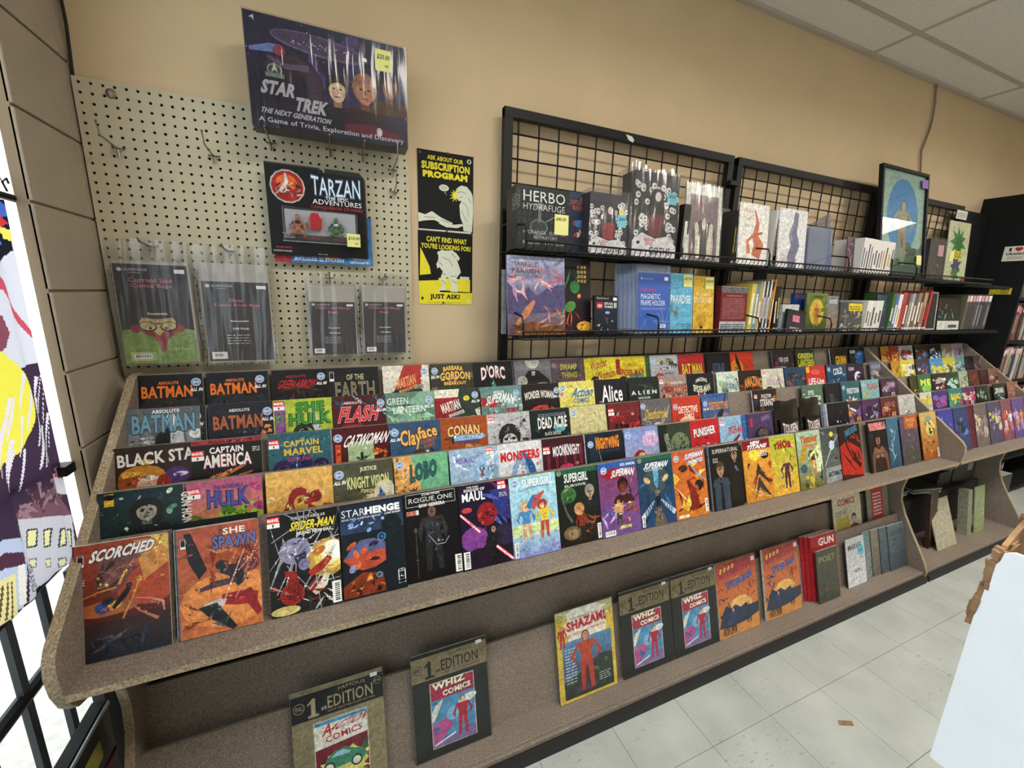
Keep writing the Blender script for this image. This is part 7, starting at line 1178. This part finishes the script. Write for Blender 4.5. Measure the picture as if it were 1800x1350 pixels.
# lower shelf
LY = -.235
item('calendar', 884, 892, 474, LY + .05, ZL + .003, .01, '8a8c90', 'grey book edge left of the mountain calendar', 'book', lean=2, grp='items on the lower wire shelf')
item('calendar', 897, 1000, 449, LY, ZL + .003, .008, '8a86b0', 'large calendar with violet mountains and pink clouds', 'calendar', lambda p: (p.grad('5c3a34', '8a9ccc'), p.grad('4a4878', 'b4b8d4', 0, .45, 1, 1), p.scat(10, .3, .7, 1, 1, .12, .28, ['c4a4b4', '8c88b4', 'dcc4bc', 'a890b0'], 's'), p.poly([(0, .4), (.0, .66), (.2, .5), (.34, .62), (.5, .5), (.7, .62), (1, .66), (1, .3), (0, .26)], '4c466c'), p.scat(9, 0, .5, .7, .8, .08, .2, ['b48aa8', 'd09aa0', 'e0b8b4', '7a6a94'], 's'), p.scat(6, .5, .6, .95, .9, .06, .14, ['c8586c', 'd88a90'], 's'), p.poly([(.1, .0), (.14, .14), (.4, .17), (.8, .13), (1, .1), (1, 0)], '6a4024'), p.scat(12, .5, .1, 1, .38, .06, .15, ['a8744a', '7c5238', 'b88c94', '8a6a58'], 's'), p.band([(.14, .13), (.32, .3), (.45, .44)], [.05, .12, .05], 'b97854'), p.scat(5, .15, .04, .9, .12, .08, .16, ['8a5630', '50301c'], 's'),
     p.text('MAXFIELD', .08, .87, .46, .06, '5a4a6a', bold=-.005), p.text('PARRISH', .08, .78, .46, .06, '5a4a6a', bold=-.005), p.text('MASTERWORKS', .08, .73, .44, .03, '5a4a6a', bold=-.01), p.text("'96 CALENDAR", .14, .03, .3, .025, 'e0d8d0', bold=0)), lean=8, grp='items on the lower wire shelf')
item('calendar', 998, 1046, 452, LY + .03, ZL + .003, .006, '14161a', 'dark poster calendar with green shapes and an orange flame', 'calendar', lambda p: (p.grad('1c1014', '15171c'), [p.rect(.5 + .12 * i, .68 + .06 * j, .59 + .12 * i, .72 + .06 * j, 'b9944a') for i in range(3) for j in range(4)], p.scat(8, 0, .5, .7, .95, .1, .24, ['2f6a34', '1c2a24', '3f8a44', '4a2438'], 's'), p.ell(.4, .62, .18, .2, '2f7a3c'), p.ell(.22, .36, .22, .16, '3a8a44', 30), p.scat(12, 0, 0, .8, .4, .06, .16, ['a8301c', 'd8662c', '6a1c18', '2a3c5c'], 's'), p.ell(.75, .1, .3, .16, 'd8a03c'), p.scat(4, .6, .04, .9, .16, .05, .1, ['2a1a10'], 't'), p.burst(.55, .5, .09, 'e08a3c', 8)), lean=8, grp='items on the lower wire shelf')
item('game_case', 1047, 1088, 519, LY - .01, ZL + .003, .014, '1a1c22', 'small black game case with a red square and white lettering', 'game case', lambda p: (p.grad('10141c', '1c2a3a'), p.rect(0, .86, 1, 1, '17181c'), p.text('PlayStation.2', .1, .89, .5, .06, 'c8ccd0', bold=0), p.rect(.8, .87, .96, .95, 'e0e0e0'), p.rect(.1, .66, .36, .82, 'b8202a'), p.text('LEGO', .13, .7, .2, .07, 'f0f0f0'), p.text('STAR', .42, .76, .38, .06, 'e0e0e0'), p.text('WARS', .42, .68, .38, .06, 'e0e0e0'), p.text('II', .84, .68, .1, .14, 'e0e0e0'), p.scat(14, .1, .08, .9, .5, .05, .12, ['5c6470', '9ca4b0', '2c3440', 'c0c8d0', '6a2c30'], 't'), p.ell(.56, .56, .1, .05, '8ab8e8')), lean=6, hmax=.19, grp='items on the lower wire shelf')
for i in range(6):
    xa_ = at(1126 - i * 4.2, 520, 1, LY).x; o = MB().box((0, 0, 0), (.182, .007, .292)).build('frame_holder', M['hard']); o.location = (xa_, LY + .004 + i * .0135, ZL + .003); o.rotation_euler = (-.12, 0, 0)
    tag(o, 'clear frame holder in blue packaging, foremost of its stack' if i == 0 else '%s clear frame holder behind the blue packaged one' % ['', 'first', 'second', 'third', 'fourth', 'rearmost'][i], 'frame holder', 'stack of clear frame holders')
    if i == 0:
        MB().box((.006, -.001, .012), (.176, -.0002, .256)).build('insert_card', mat('blue_insert', '2f56a8', .4), o)
        q = Print(.17, .244, 3); q.z = 30; q.text('COMIC BOOK', .08, .68, .46, .05, 'c05068'); q.text('MAGNETIC', .08, .55, .62, .09, 'dfe4f0', bold=0); q.text('FRAME HOLDER', .08, .44, .78, .09, 'dfe4f0', bold=0); q.rows(.08, .37, .9, .41, 2, 'a8b4d8', .3); q.scat(7, .05, .04, .95, .22, .15, .4, ['7f9ad8'], 'l'); q.ell(.1, .9, .03, .03, 'b8c4e0'); q.text('GUARDHOUSE', .16, .885, .3, .025, 'b8c4e0', bold=0); q.rect(.82, .88, .94, .94, 'eee'); q.bar(.68, .05, .2, .06, 8); b_ = q.build('insert_lettering', o, M['ink']); b_.location = (.006, -.001, .012)
    else: MB().box((.01, .001, .02), (.176, .006, .25)).build('insert_card', mat('pale_edge_card', 'a4b2d0', .5), o)
def pbook(bg, ti, lab, px0, px1, top, ex):
    o, w, h = item('art_book', px0, px1, top, LY, ZL + .003, .012, bg, lab, 'book', lambda p: (p.grad(bg, bg), ex(p)), lean=7, grp='items on the lower wire shelf'); note(o, w * .55, h * .78, w * .4, h * .2, -.002, [(ti, .1, .55, .8, .25)])
pbook('5fa4c4', '$27.00', 'light blue book with white capitals and a yellow price note', 1186, 1225, 480, lambda p: (p.text('Straight', .0, .72, .4, .07, '1c2c3a', bold=-.01), p.text('PARADISE', .0, .5, .9, .14, 'e3e8ea', bold=0), p.scat(9, 0, .28, .4, .5, .06, .15, ['6a4f44', '8a7a74', '4a5a64'], 's'), p.rows(.5, .06, .95, .18, 3, '2c4a5c', .4)))
pbook('c8a23a', '$20.00', 'mustard book with white brush capitals and a yellow note', 1226, 1262, 485, lambda p: (p.text('THE FEARSOME', .1, .66, .7, .05, 'e8e4d0', bold=-.01), p.text('DOCTOR FANG', .0, .53, .9, .1, 'e8e4d0', bold=-.01), p.ell(.4, .22, .28, .22, 'b8902c', 0, 20), p.scat(10, .15, .08, .65, .42, .05, .15, ['5c4418', 'c8a850'], 'l'), p.ell(.4, .1, .08, .05, '2c2010')))
o, w, h = item('art_book', 1270, 1316, 503, LY, ZL + .003, .03, '6a2226', 'maroon book back with white text and a photo strip', 'book', lambda p: (p.rect(0, 0, 1, 1, '6e2428'), p.rect(0, .86, 1, .99, '8a8c90'), p.rows(0, .87, 1, .98, 3, '2c2c30', .7), p.text('YOUR PARTICULAR BLEND', .2, .78, .6, .03, 'd8b0b0', bold=0), p.rows(.08, .3, .92, .76, 16, 'b88a8c', .3), p.rect(0, 0, 1, .24, 'a4aeb4'), p.rows(.05, .02, .95, .2, 4, '3a3c40', .6)), lean=4, yaw=0, grp='books on the lower wire shelf')
spines(1317, 1337, 494, LY + .01, ZL + .003, ['c8b44a', '5f8aa0', 'b09a5c'], 'book with yellow and blue picture edge right of the maroon one', 'books on the lower wire shelf', jitter=.012)
spines(1337, 1359, 489, LY + .01, ZL + .003, ['e0e0de', '16181a', 'c8c8c8', '2c3038', 'e8e8e6', '1a1a1c', 'd88a2c'], 'thin magazine in the tight row right of the maroon book', 'books on the lower wire shelf', jitter=.018)
spines(1362, 1371, 501, LY + .02, ZL + .003, ['131416', '1c2a2c'], 'black leaning binder right of the thin magazines', 'books on the lower wire shelf', lean=-5)
o = MB().box((0, 0, 0), (.10, .003, .315)).build('black_board', M['blackwood'], None, (at(1330, 530, 1, -.12).x, -.11, ZL + .003)); o.rotation_euler = (-.1, 0, 0); tag(o, 'black board standing behind the thin magazines', 'board')
item('box', 1373, 1402, 535, LY + .03, ZL + .003, .04, 'c4c8c8', 'plain white box behind the tilted black case', 'box', lean=2, paper='d8d8d4', grp='items on the lower wire shelf')
item('game_case', 1383, 1416, 542, LY - .012, ZL + .003, .014, '202226', 'black tilted case with a pink sticker and white lettering', 'game case', lambda p: (p.grad('3a3c40', '222428'), p.rect(.3, .5, .68, .78, 'd8788c'), p.text('SCRIBE', .2, .12, .66, .14, 'e4e4e4')), lean=8, roll=.12, hmax=.2, grp='items on the lower wire shelf')
item('comic_book', 1399, 1423, 515, LY + .05, ZL + .003, .02, '22488a', 'deep blue book behind the jungle cover', 'book', lambda p: (p.rect(0, 0, 1, 1, '22488a'), p.ell(.6, .4, .3, .3, 'b8862c'), p.rect(.1, .88, .6, .94, 'a03040')), grp='items on the lower wire shelf')
item('comic_book', 1421, 1458, 515, LY, ZL + .003, .01, '4a5c2c', 'green and yellow jungle comic with a standing person', 'comic', lambda p: (p.grad('3c4424', '6a7a3c'), p.ell(.5, .5, .34, .4, 'c8a83c'), p.scat(14, 0, 0, 1, 1, .06, .18, ['2f5228', '4a7434', '8a9a3c', '24381c'], 't'), p.fig(.5, .14, .56, '9a5c34', '8a6a3c'), p.text('JUNGLE', .3, .86, .5, .08, '1f2a18')), grp='items on the lower wire shelf')
item('comic_book', 1457, 1476, 520, LY + .01, ZL + .003, .01, '7a6a5c', 'grey-brown comic with a stony face and white letters', 'comic', lambda p: (p.grad('8a7058', '74808a'), p.scat(14, 0, 0, 1, .75, .08, .2, ['9a7c68', '5c4a40', 'b0a08c'], 't'), p.text('ROCK', .2, .78, .7, .12, 'dcdcdc')), grp='items on the lower wire shelf')
item('comic_book', 1478, 1517, 531, LY, ZL + .003, .008, '3a3c3c', 'black, white and yellow comic with a yellow banner', 'comic', lambda p: (p.rect(0, 0, 1, 1, '4a4c4c'), p.scat(30, 0, 0, 1, .7, .06, .18, ['c8c8c4', '1c1c1e', 'c8b82c', '8a8c8c'], 's'), p.rect(.36, .7, .98, .96, 'd8c83a'), p.rows(.42, .74, .9, .9, 2, '4a4a1c', .5)), grp='items on the lower wire shelf')
spines(1517, 1544, 528, LY, ZL + .003, ['d8d8d2', 'e0e0d8', 'cfcfca', 'dcdcd4', 'd4d4ce'], 'white manga volume beside the yellow banner comic', 'white volumes on the lower wire shelf', jitter=.002)
item('comic_book', 1544, 1562, 518, LY, ZL + .003, .006, '2c2840', 'dark violet comic with teal swirls on the black shelf', 'comic', lambda p: (p.grad('2a2238', '2c4a5c'), p.scat(16, 0, 0, 1, 1, .08, .22, ['5c3a6a', '3c7a84', '16141f', '7a4a5c'], 's')), grp='items on the black shelf')
spines(1562, 1626, 513, LY, ZL + .003, ['44663c', '3f68a0', 'e0e0e0', 'a4444c', '6a2c32', '6a7484', '9aa0a8', '5c5048', '8a765c', '3a2e26', 'a08c6c', '15161a'], 'book in the mixed row on the black shelf', 'mixed books on the black shelf', jitter=.014)
spines(1626, 1630, 510, LY, ZL + .003, ['b83a40'], 'thin tall red book on the black shelf', 'mixed books on the black shelf')
item('framed_item', 1631, 1651, 513, LY, ZL + .003, .02, '24262a', 'silver-edged black frame on the black shelf', 'frame', lambda p: (p.rect(0, 0, 1, 1, 'a8acb0'), p.rect(.2, .04, .92, .96, '24262a')), lean=5, grp='items on the black shelf')
item('comic_book', 1652, 1690, 524, LY, ZL + .003, .02, '2c3a34', 'dark book back with teal rocks and a white lower strip', 'book', lambda p: (p.grad('20301f', '1c1a1e'), p.scat(18, 0, .3, 1, .85, .08, .2, ['3a7a74', '5f9a80', '7a3a34', '6a8ab0', '22281f'], 's'), p.rect(0, 0, 1, .28, 'c8c8c4'), p.rect(.5, .06, .9, .16, '4a4c50')), grp='items on the black shelf')
spines(1690, 1733, 517, LY, ZL + .003, ['5a5c48', '46424a', '3c3a48', '34363c', '4a4c54', '2c2e36', '3a3c46', '3c424c'], 'slim case with a pink label on the black shelf', 'labelled cases on the black shelf', label_tops=True, jitter=.001)

# ------------------------------------------------------------------ black bookcase at the right
BX, BY = 5.05, -.31
r = empty('bookcase', (BX, BY, 0)); tag(r, 'tall black bookcase at the right end of the wall', 'bookcase'); BW = 1.8
MB().box((0, 0, 0), (.02, .305, 2.36)).build('side_panel', M['blackwood'], r); MB().box((BW - .02, 0, 0), (BW, .305, 2.36)).build('side_panel', M['blackwood'], r); MB().box((.02, .29, 0), (BW - .02, .303, 2.36)).build('back_panel', M['blackwood'], r); MB().box((.02, 0, 2.34), (BW - .02, .29, 2.36)).build('top_panel', M['blackwood'], r)
BZ = [.04, .36, .71, 1.03, 1.335, 1.64, 1.96]
for z in BZ: MB().box((.02, 0, z), (BW - .02, .29, z + .022)).build('shelf', M['blackwood'], r)
q = Print(.12, .105); q.z = 30
o = MB().box((0, -.001, 0), (.125, 0, .1)).build('sign_sticker', M['paper'], r); q = Print(.125, .1); q.z = 8; q.text('I', .2, .66, .09, .24, '151515', bold=.08); q.ell(.5, .82, .085, .085, 'b8242c'); q.ell(.63, .82, .085, .085, 'b8242c'); q.poly([(.42, .8), (.71, .8), (.565, .62)], 'b8242c'); q.text('URANUS', .12, .4, .76, .17, '1c1c1c', bold=.04); q.rows(.2, .12, .8, .34, 3, '6a6a6a', .4)
b_ = q.build('sticker_print', o, M['ink'], y=-.0011); o.rotation_euler = (0, 0, -math.pi / 2)
pa = at(1764, 445, 0, BX); o.location = (-.0005, pa.y - BY, at(1775, 459, 0, BX).z)
o = MB().box((0, -.001, 0), (.11, 0, .045)).build('yellow_sticker', mat('yellow_label', 'c8b82c', .6), r); q = Print(.11, .045); q.z = 8; q.ell(.22, .5, .14, .14, '8a7c1c', 0, 14); q.ell(.22, .5, .12, .12, 'd4c434'); q.text('SMILE', .5, .62, .4, .22, '3a3410'); q.text("YOU'RE ON", .5, .38, .4, .16, '3a3410'); q.text('CAMERA', .5, .14, .4, .18, '3a3410'); q.build('sticker_print', o, M['ink'], y=-.0011); o.rotation_euler = (0, 0, -math.pi / 2); pa = at(1739, 512, 0, BX); o.location = (-.0005, pa.y - BY, pa.z - .022)
pals = ['2a2c30', 'c8c4c0', '3a2c2c', '8a8c90', '1c2430', 'e0dcd8', '5c2c30', '3c4438', 'a8443c', '16181a', 'b0a898', '44506a']
Rb = random.Random(8)
NB = {0: 'bottom', 1: 'second', 2: 'third', 3: 'fourth', 4: 'fifth', 5: 'sixth'}
OD = ['first', 'second', 'third', 'fourth', 'fifth', 'sixth', 'seventh', 'eighth', 'ninth', 'tenth', 'eleventh', 'twelfth', 'thirteenth', 'fourteenth', 'fifteenth', 'sixteenth', 'seventeenth', 'eighteenth', 'nineteenth', 'twentieth', 'twenty-first', 'twenty-second', 'twenty-third', 'twenty-fourth', 'twenty-fifth', 'twenty-sixth', 'twenty-seventh', 'twenty-eighth', 'twenty-ninth', 'thirtieth', 'thirty-first', 'thirty-second', 'thirty-third', 'thirty-fourth', 'thirty-fifth', 'thirty-sixth', 'thirty-seventh', 'thirty-eighth']
for k in range(6):
    x = .03; i = 0
    while x < .66 and i < 38:
        w = Rb.uniform(.012, .03); h = Rb.uniform(.235, .268) if k != 5 else Rb.uniform(.26, .285); cl = Rb.choice(pals)
        o = MB().box((.0005, .0, 0), (w - .001, .17, h)).build('book', bookmat(cl)); o.location = (BX + x, BY + .012 + Rb.uniform(0, .01), BZ[k] + .0225)
        tag(o, '%s book from the left on the %s shelf up of the black bookcase' % (OD[i], NB[k]), 'book', 'books in the black bookcase')
        p = Print(w, h, i); p.rect(.1, .78, .9, .94, Rb.choice(['dcb0b4', 'e4e2e0', 'd4a0a4', 'c8c4c0'])); p.rect(.3, .2, .7, .7, Rb.choice(['8a8c90', '3a3c44', 'c0b8a8', '6a3a3a'])); p.build('spine_print', o)
        x += w + .0008; i += 1
# ------------------------------------------------------------------ things in the dark lower bay of the short rack
def heap(name, px, py, Y, w, h, t, cl, label, cat, pal, rotz=0, lean=.2, roll=0, paper='b8b4a4', z=None):
    q = at(px, py, 1, Y); zz = q.z if z is None else z; o = slab(name, w, h, t, cl, paper=paper); o.location = (q.x, Y, zz); o.rotation_euler = (-lean, roll, rotz); tag(o, label, cat)
    p = Print(w, h, hash_seed(label, 2)); p.rect(0, 0, 1, 1, cl); p.scat(14, .05, .05, .95, .9, .08, .2, pal, 's'); p.build('front_cover', o); return o
ZB = .0575
def bx(px, py, z=ZB): q = at(px, py, 2, z); return q
heap('board', 1646, 978, -.565, .24, .31, .004, 'a8a28c', 'blank pale board curling forward on the short rack base', 'board', ['b0aa94', '9c9680'], .0, .34, z=ZB)
heap('booklet', 1696, 952, -.54, .06, .31, .05, '8a8a78', 'bundle of thin pale booklets on the short rack base', 'booklets', ['6a6a5a', 'a4a490'], 0, .16, z=ZB)
heap('magazine', 1709, 948, -.545, .14, .32, .006, '8a9a6c', 'magazine with green and yellow cover and a pink figure on the short rack base', 'magazine', ['c8c83a', '4a7a5a', 'b06a80', '5a8ab0', 'd8d06a'], 0, .17, z=ZB)
heap('album_box', 1738, 935, -.50, .17, .33, .08, '2a2a2a', 'dark thick album with dotted white edge near the right end of the short rack', 'album', ['5a5a60', '8a8a8a', '3a2c30', '4a5a6a'], 0, .05, z=ZB)
heap('patterned_book', 1622, 1000, -.53, .12, .36, .02, '3a2a20', 'brown patterned book leaning in the left corner of the short rack base', 'book', ['6a4a34', '8a6a4a', '1c1410', 'a08a3c'], .1, .14, 0, z=ZB)
for i, (x, y, z, w, d, h, cl, rz, lb) in enumerate([(3.84, -.38, .342, .24, .20, .045, '24281c', .1, 'dark olive magazine pile at the left of the short rack bay'), (4.12, -.37, .342, .24, .2, .05, '3a3c30', -.2, 'upper magazine pile with striped white edges'), (4.42, -.37, .342, .20, .2, .11, '1c1d18', .05, 'black carton of magazines in the short rack bay'), (4.64, -.36, .342, .26, .18, .16, '191a1c', -.08, 'black storage box with a white label in the short rack bay')]):
    o = empty('magazine_pile', (x, y, z)); o.rotation_euler = (0, 0, rz); tag(o, lb, 'pile' if i < 2 else 'box')
    if i < 2:
        for j in range(5): MB().box((-.004 * (j % 2), 0, j * .009), (w - .003 * (j % 3), d, j * .009 + .008)).build('magazine', bookmat([cl, 'c8ccc8', '2c3024', '9aa0a4', '34381f'][j]), o)
    else:
        MB().box((0, 0, 0), (w, d, h)).build('carton', bookmat(cl), o, bevel=.004); q = Print(w, h, i); q.rect(.62, .5, .84, .84, '8a8684') if i == 3 else q.scat(10, .1, .1, .9, .9, .08, .16, ['3a3c28', '4a4630'], 't'); q.build('box_print', o)
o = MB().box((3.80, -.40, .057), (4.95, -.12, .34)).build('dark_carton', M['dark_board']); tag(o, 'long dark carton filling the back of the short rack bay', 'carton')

# ------------------------------------------------------------------ window side: banner, grille, case
gr = empty('security_grille', (-.05, -.3, 0)); tag(gr, 'black steel grille rails and bars inside the front window', 'grille')
def G(pts, r_, n): MB().tube([(x + .05, y + .3, z) for x, y, z in pts], r_, 8).build(n, M['shutter' if n == 'bar' else 'black'], gr)
G([(-.05, -.33, .885), (-.05, -2.6, .885)], .008, 'rail'); G([(-.05, -.36, .690), (-.05, -2.6, .690)], .0145, 'rail'); G([(-.05, -.30, 1.139), (-.05, -2.6, 1.139)], .006, 'rail')
for i in range(16):
    y = -.449 - .113 * i; MB().box((-.006, y + .3 - .010, .06), (.006, y + .3 + .010, .885)).build('bar', M['shutter'], gr)
MB().box((-.03, -.03, 1.105), (.03, .012, 1.13)).build('bracket', M['black'], gr)
rod = empty('banner_rod', (-.035, -.3, 1.765)); tag(rod, 'black rod with a hook carrying the printed banner', 'rod')
MB().tube([(0, .055, 0), (0, -2.0, 0)], .0085, 8).build('pole', M['black'], rod); MB().tube([(0, .01, .012), (0, .0, .03), (0, .016, .04), (0, .02, .03)], .0025, 6).tube([(0, .0, .03), (0, -.05, .10)], .0012, 5).build('hook', M['black'], rod)
M['banner'] = printmat('banner_fabric', .8, .02)
_nt = M['banner'].node_tree; _b = _nt.nodes['Principled BSDF']; _t = _nt.nodes.new('ShaderNodeBsdfTranslucent'); _m = _nt.nodes.new('ShaderNodeMixShader'); _m.inputs[0].default_value = .7
_src = _b.inputs['Base Color'].links[0].from_socket; _nt.links.new(_src, _t.inputs[0]); _nt.links.new(_b.outputs[0], _m.inputs[1]); _nt.links.new(_t.outputs[0], _m.inputs[2]); _nt.links.new(_m.outputs[0], _nt.nodes['Material Output'].inputs[0])
# banner: u runs from the camera side towards the wall
BW_, BH_, BY1, BZ0 = .64, .86, -.315, .895
ban = empty('banner', (-.032, BY1 - BW_, BZ0)); ban.rotation_euler = (0, 0, math.pi / 2); tag(ban, 'hanging printed banner of a night town with a yellow moon', 'banner')
U = lambda y: 1 - (BY1 - y) / BW_
V = lambda z: (z - BZ0) / BH_
p = Print(BW_, BH_, 21)
def bp(px, py): q = at(px, py, 0, -.032); return (U(q.y), V(q.z))
def bpoly(pts, c): p.poly([bp(*a) for a in pts], c)
p.rect(0, 0, 1, 1, 'c3c2cc'); p.rect(0, 0, 1, bp(40, 645)[1], '3b2b3e')
bpoly([(-60, 380), (0, 345), (14, 350), (26, 400), (24, 440), (10, 460), (-10, 465), (-60, 450)], '1b1b24'); bpoly([(-30, 360), (0, 350), (14, 362), (14, 380), (0, 384), (-30, 390)], '3f5aa8'); bpoly([(-20, 385), (4, 378), (14, 392), (6, 402), (-20, 410)], 'b8343c'); bpoly([(6, 398), (18, 405), (22, 424), (12, 420)], 'd8c85a'); bpoly([(-20, 405), (0, 400), (12, 430), (2, 436), (-20, 440)], '4a6ab4')
bpoly([(-20, 475), (0, 490), (60, 580), (60, 596), (0, 510), (-20, 500)], 'b8485a')
bpoly([(-60, 520), (0, 555), (12, 585), (8, 610), (-5, 622), (-60, 640)], '7c4450')
_z = p.z; c_ = bp(-24, 720)
p.ell(c_[0], c_[1], .20, .20, 'd8cc4a', 0, 28)
[p.band([(x, y), (x + .05, y + .1)], [.004, .014], 'd0c6d0') for x, y in [(p.R.uniform(.5, .97), p.R.uniform(bp(0, 900)[1], bp(0, 740)[1])) for _ in range(34)]]
bpoly([(35, 905), (95, 848), (128, 905), (40, 912)], '6a4a54'); p.scat(40, bp(45, 900)[0], bp(60, 908)[1], bp(118, 890)[0], bp(60, 862)[1], .01, .03, ['4a323c', '8a6a74'], 'l')
bpoly([(96, 832), (118, 832), (124, 866), (98, 866)], 'b8b4bc'); bpoly([(97, 838), (112, 824), (117, 838)], 'b8485a'); bpoly([(40, 912), (128, 905), (140, 990), (118, 1060), (45, 1060)], 'b4b0b8')
for a, b in ((54, 68), (78, 90), (98, 108), (118, 128)): bpoly([(a, 930), (b, 928), (b + 1, 960), (a + 1, 963)], '3a3440'); bpoly([(a + 2, 933), (b - 2, 931), (b - 1, 957), (a + 3, 960)], 'cfcb94'); bpoly([(a + 4, 982), (b + 2, 980), (b + 3, 996), (a + 5, 998)], '5a5460'); bpoly([(a + 5, 984), (b + 1, 982), (b + 2, 994), (a + 6, 996)], 'c8c49a')
bpoly([(-60, 1000), (0, 950), (34, 946), (42, 960), (42, 1080), (-60, 1120)], 'a8b0c8'); bpoly([(-60, 1020), (4, 972), (36, 972), (38, 994), (4, 1000), (-60, 1040)], '4a2c3c'); bpoly([(-60, 1060), (0, 1020), (24, 1008), (32, 1090), (-60, 1160)], 'd0c48a'); [bpoly([(a, 1030 - a * .4), (a + 3, 1028 - a * .4), (a + 6, 1090), (a + 3, 1092)], '5a4a34') for a in (0, 8, 16)]
bpoly([(26, 996), (36, 992), (42, 1060), (38, 1066), (32, 1062)], 'd4ccc4')
u0, v0 = bp(28, 1003); u1, v1 = bp(38, 1052); gl = Print(BW_, BH_); gl.z = 400; gl.text('GRAND', u0 + .012, v0, (v0 - v1) * BH_ / BW_, .018, '3a2c34', rot=-90, bold=0)
gl.build('sign_lettering', ban, M['ink']); ban2 = p.raster('cloth', ban, M['banner'], .0027, lambda u, v: .006 * math.sin(u * 26 + v * 2) + .003 * math.sin(u * 61))
# equipment case below
cs = empty('equipment_case', (.0, -1.15, 0)); tag(cs, 'black equipment case with silver edge below the window', 'case')
MB().box((.003, 0, 0), (.032, .68, .545)).build('case_body', mat('black_case', '17181c', .3, noise=.3, nscale=14), cs, bevel=.004)
MB().box((.0325, 0, .535), (.036, .68, .545)).build('silver_edge', M['silver'], cs); MB().box((.003, 0, .5455), (.030, .68, .549)).build('lid', M['black'], cs)
MB().box((.0325, .36, .44), (.034, .62, .49)).build('yellow_label', mat('faded_yellow_label', '7c7430', .5, noise=.3, nscale=40), cs)
MB().box((.0325, 0, .395), (.036, .68, .402)).build('red_strip', mat('burgundy_strip', '4a1a28', .4), cs); MB().box((.0325, .42, .24), (.034, .60, .31)).build('grey_label', mat('grey_label', '5a5e66', .5), cs)

# ------------------------------------------------------------------ torn white cardboard box in the foreground
bxm = empty('cardboard_box', (1.276, -1.48, 1.040)); tag(bxm, 'white cardboard box with a torn brown corner in the foreground', 'box')
w, d, h, t = .62, .40, .293, .0045
MB().prism([(0, 0), (-d, 0), (-d, h), (-.014, h - .002), (-.0075, h - .006), (-.0065, h - .016), (-.0042, h - .022), (-.0042, h - .045), (-.0018, h - .055), (-.001, h - .085), (0, h - .09)], 0, -t, 0).build('left_side', M['cardwhite'], bxm)
R_ = random.Random(5)
tb = MB()
for q in range(46):
    f = (q // 2) / 23; y = -.0015 - .006 * f ** 1.2 + R_.uniform(-.002, .002); z = h - .10 + .092 * f + R_.uniform(-.004, .004)
    tb.obox((-t * .6 + R_.uniform(-.002, .003), y, z), (.0035, R_.uniform(-.001, .001), .001), (R_.uniform(-.0015, .002), R_.uniform(.004, .0075), R_.uniform(-.001, .002)), (R_.uniform(-.002, .002), R_.uniform(-.002, .002), R_.uniform(.007, .016)))
tb.build('torn_edge', M['cardbrown'], bxm)
MB().prism([(0, 0), (w, 0), (w, h), (w, h + .03), (.2, h + .034), (.15, h + .026), (.1, h + .032), (.06, h + .024), (.03, h + .008), (.012, h - .004), (.002, h - .03), (0, h - .09)], 1, -t, 0).build('far_side', M['cardbrown'], bxm)
MB().box((w - t, -d, 0), (w, -t, h)).build('right_side', M['cardwhite'], bxm); MB().box((0, -d, 0), (w - t, -d + t, h)).build('near_side', M['cardwhite'], bxm); MB().box((0, -d + t, 0), (w - t, -t, t)).build('bottom', M['cardbrown'], bxm)
fl_ = MB()
for i in range(16):
    x = .0 + i * .010; fl_.obox((x, .002 - R_.uniform(0, .004), h - .03 + min(x, .07) * .75), (.013, R_.uniform(-.003, .003), R_.uniform(-.003, .003)), (0, -.003, .002), (R_.uniform(-.004, .004), R_.uniform(-.008, .004), R_.uniform(.012, .024)))
fl_.build('torn_flap', M['cardbrown'], bxm)
MB().prism([(.004, h - .008), (.30, h - .006), (.30, h - .012), (.06, h - .018), (.02, h - .03)], 1, -.034, -.03).build('inner_flap', M['cardbrown'], bxm)
tag(MB().box((1.30, -2.6, 1.0), (2.2, -1.5, 1.038)).build('table_top', M['blackwood']), 'black table top under the white cardboard box', 'table')
tt = bpy.data.objects['table_top']
for x in (1.34, 2.12):
    for y in (-2.55, -1.56): MB().box((x, y, 0), (x + .04, y + .04, 1.0)).build('leg', M['blackwood'], tt)
tag(MB().obox((2.318, -.985, .0005), (.05, -.022, 0), (.014, .014, .0), (0, 0, .0015)).build('dry_leaf', M['cardbrown']), 'small dry brown leaf on the floor tiles', 'leaf')
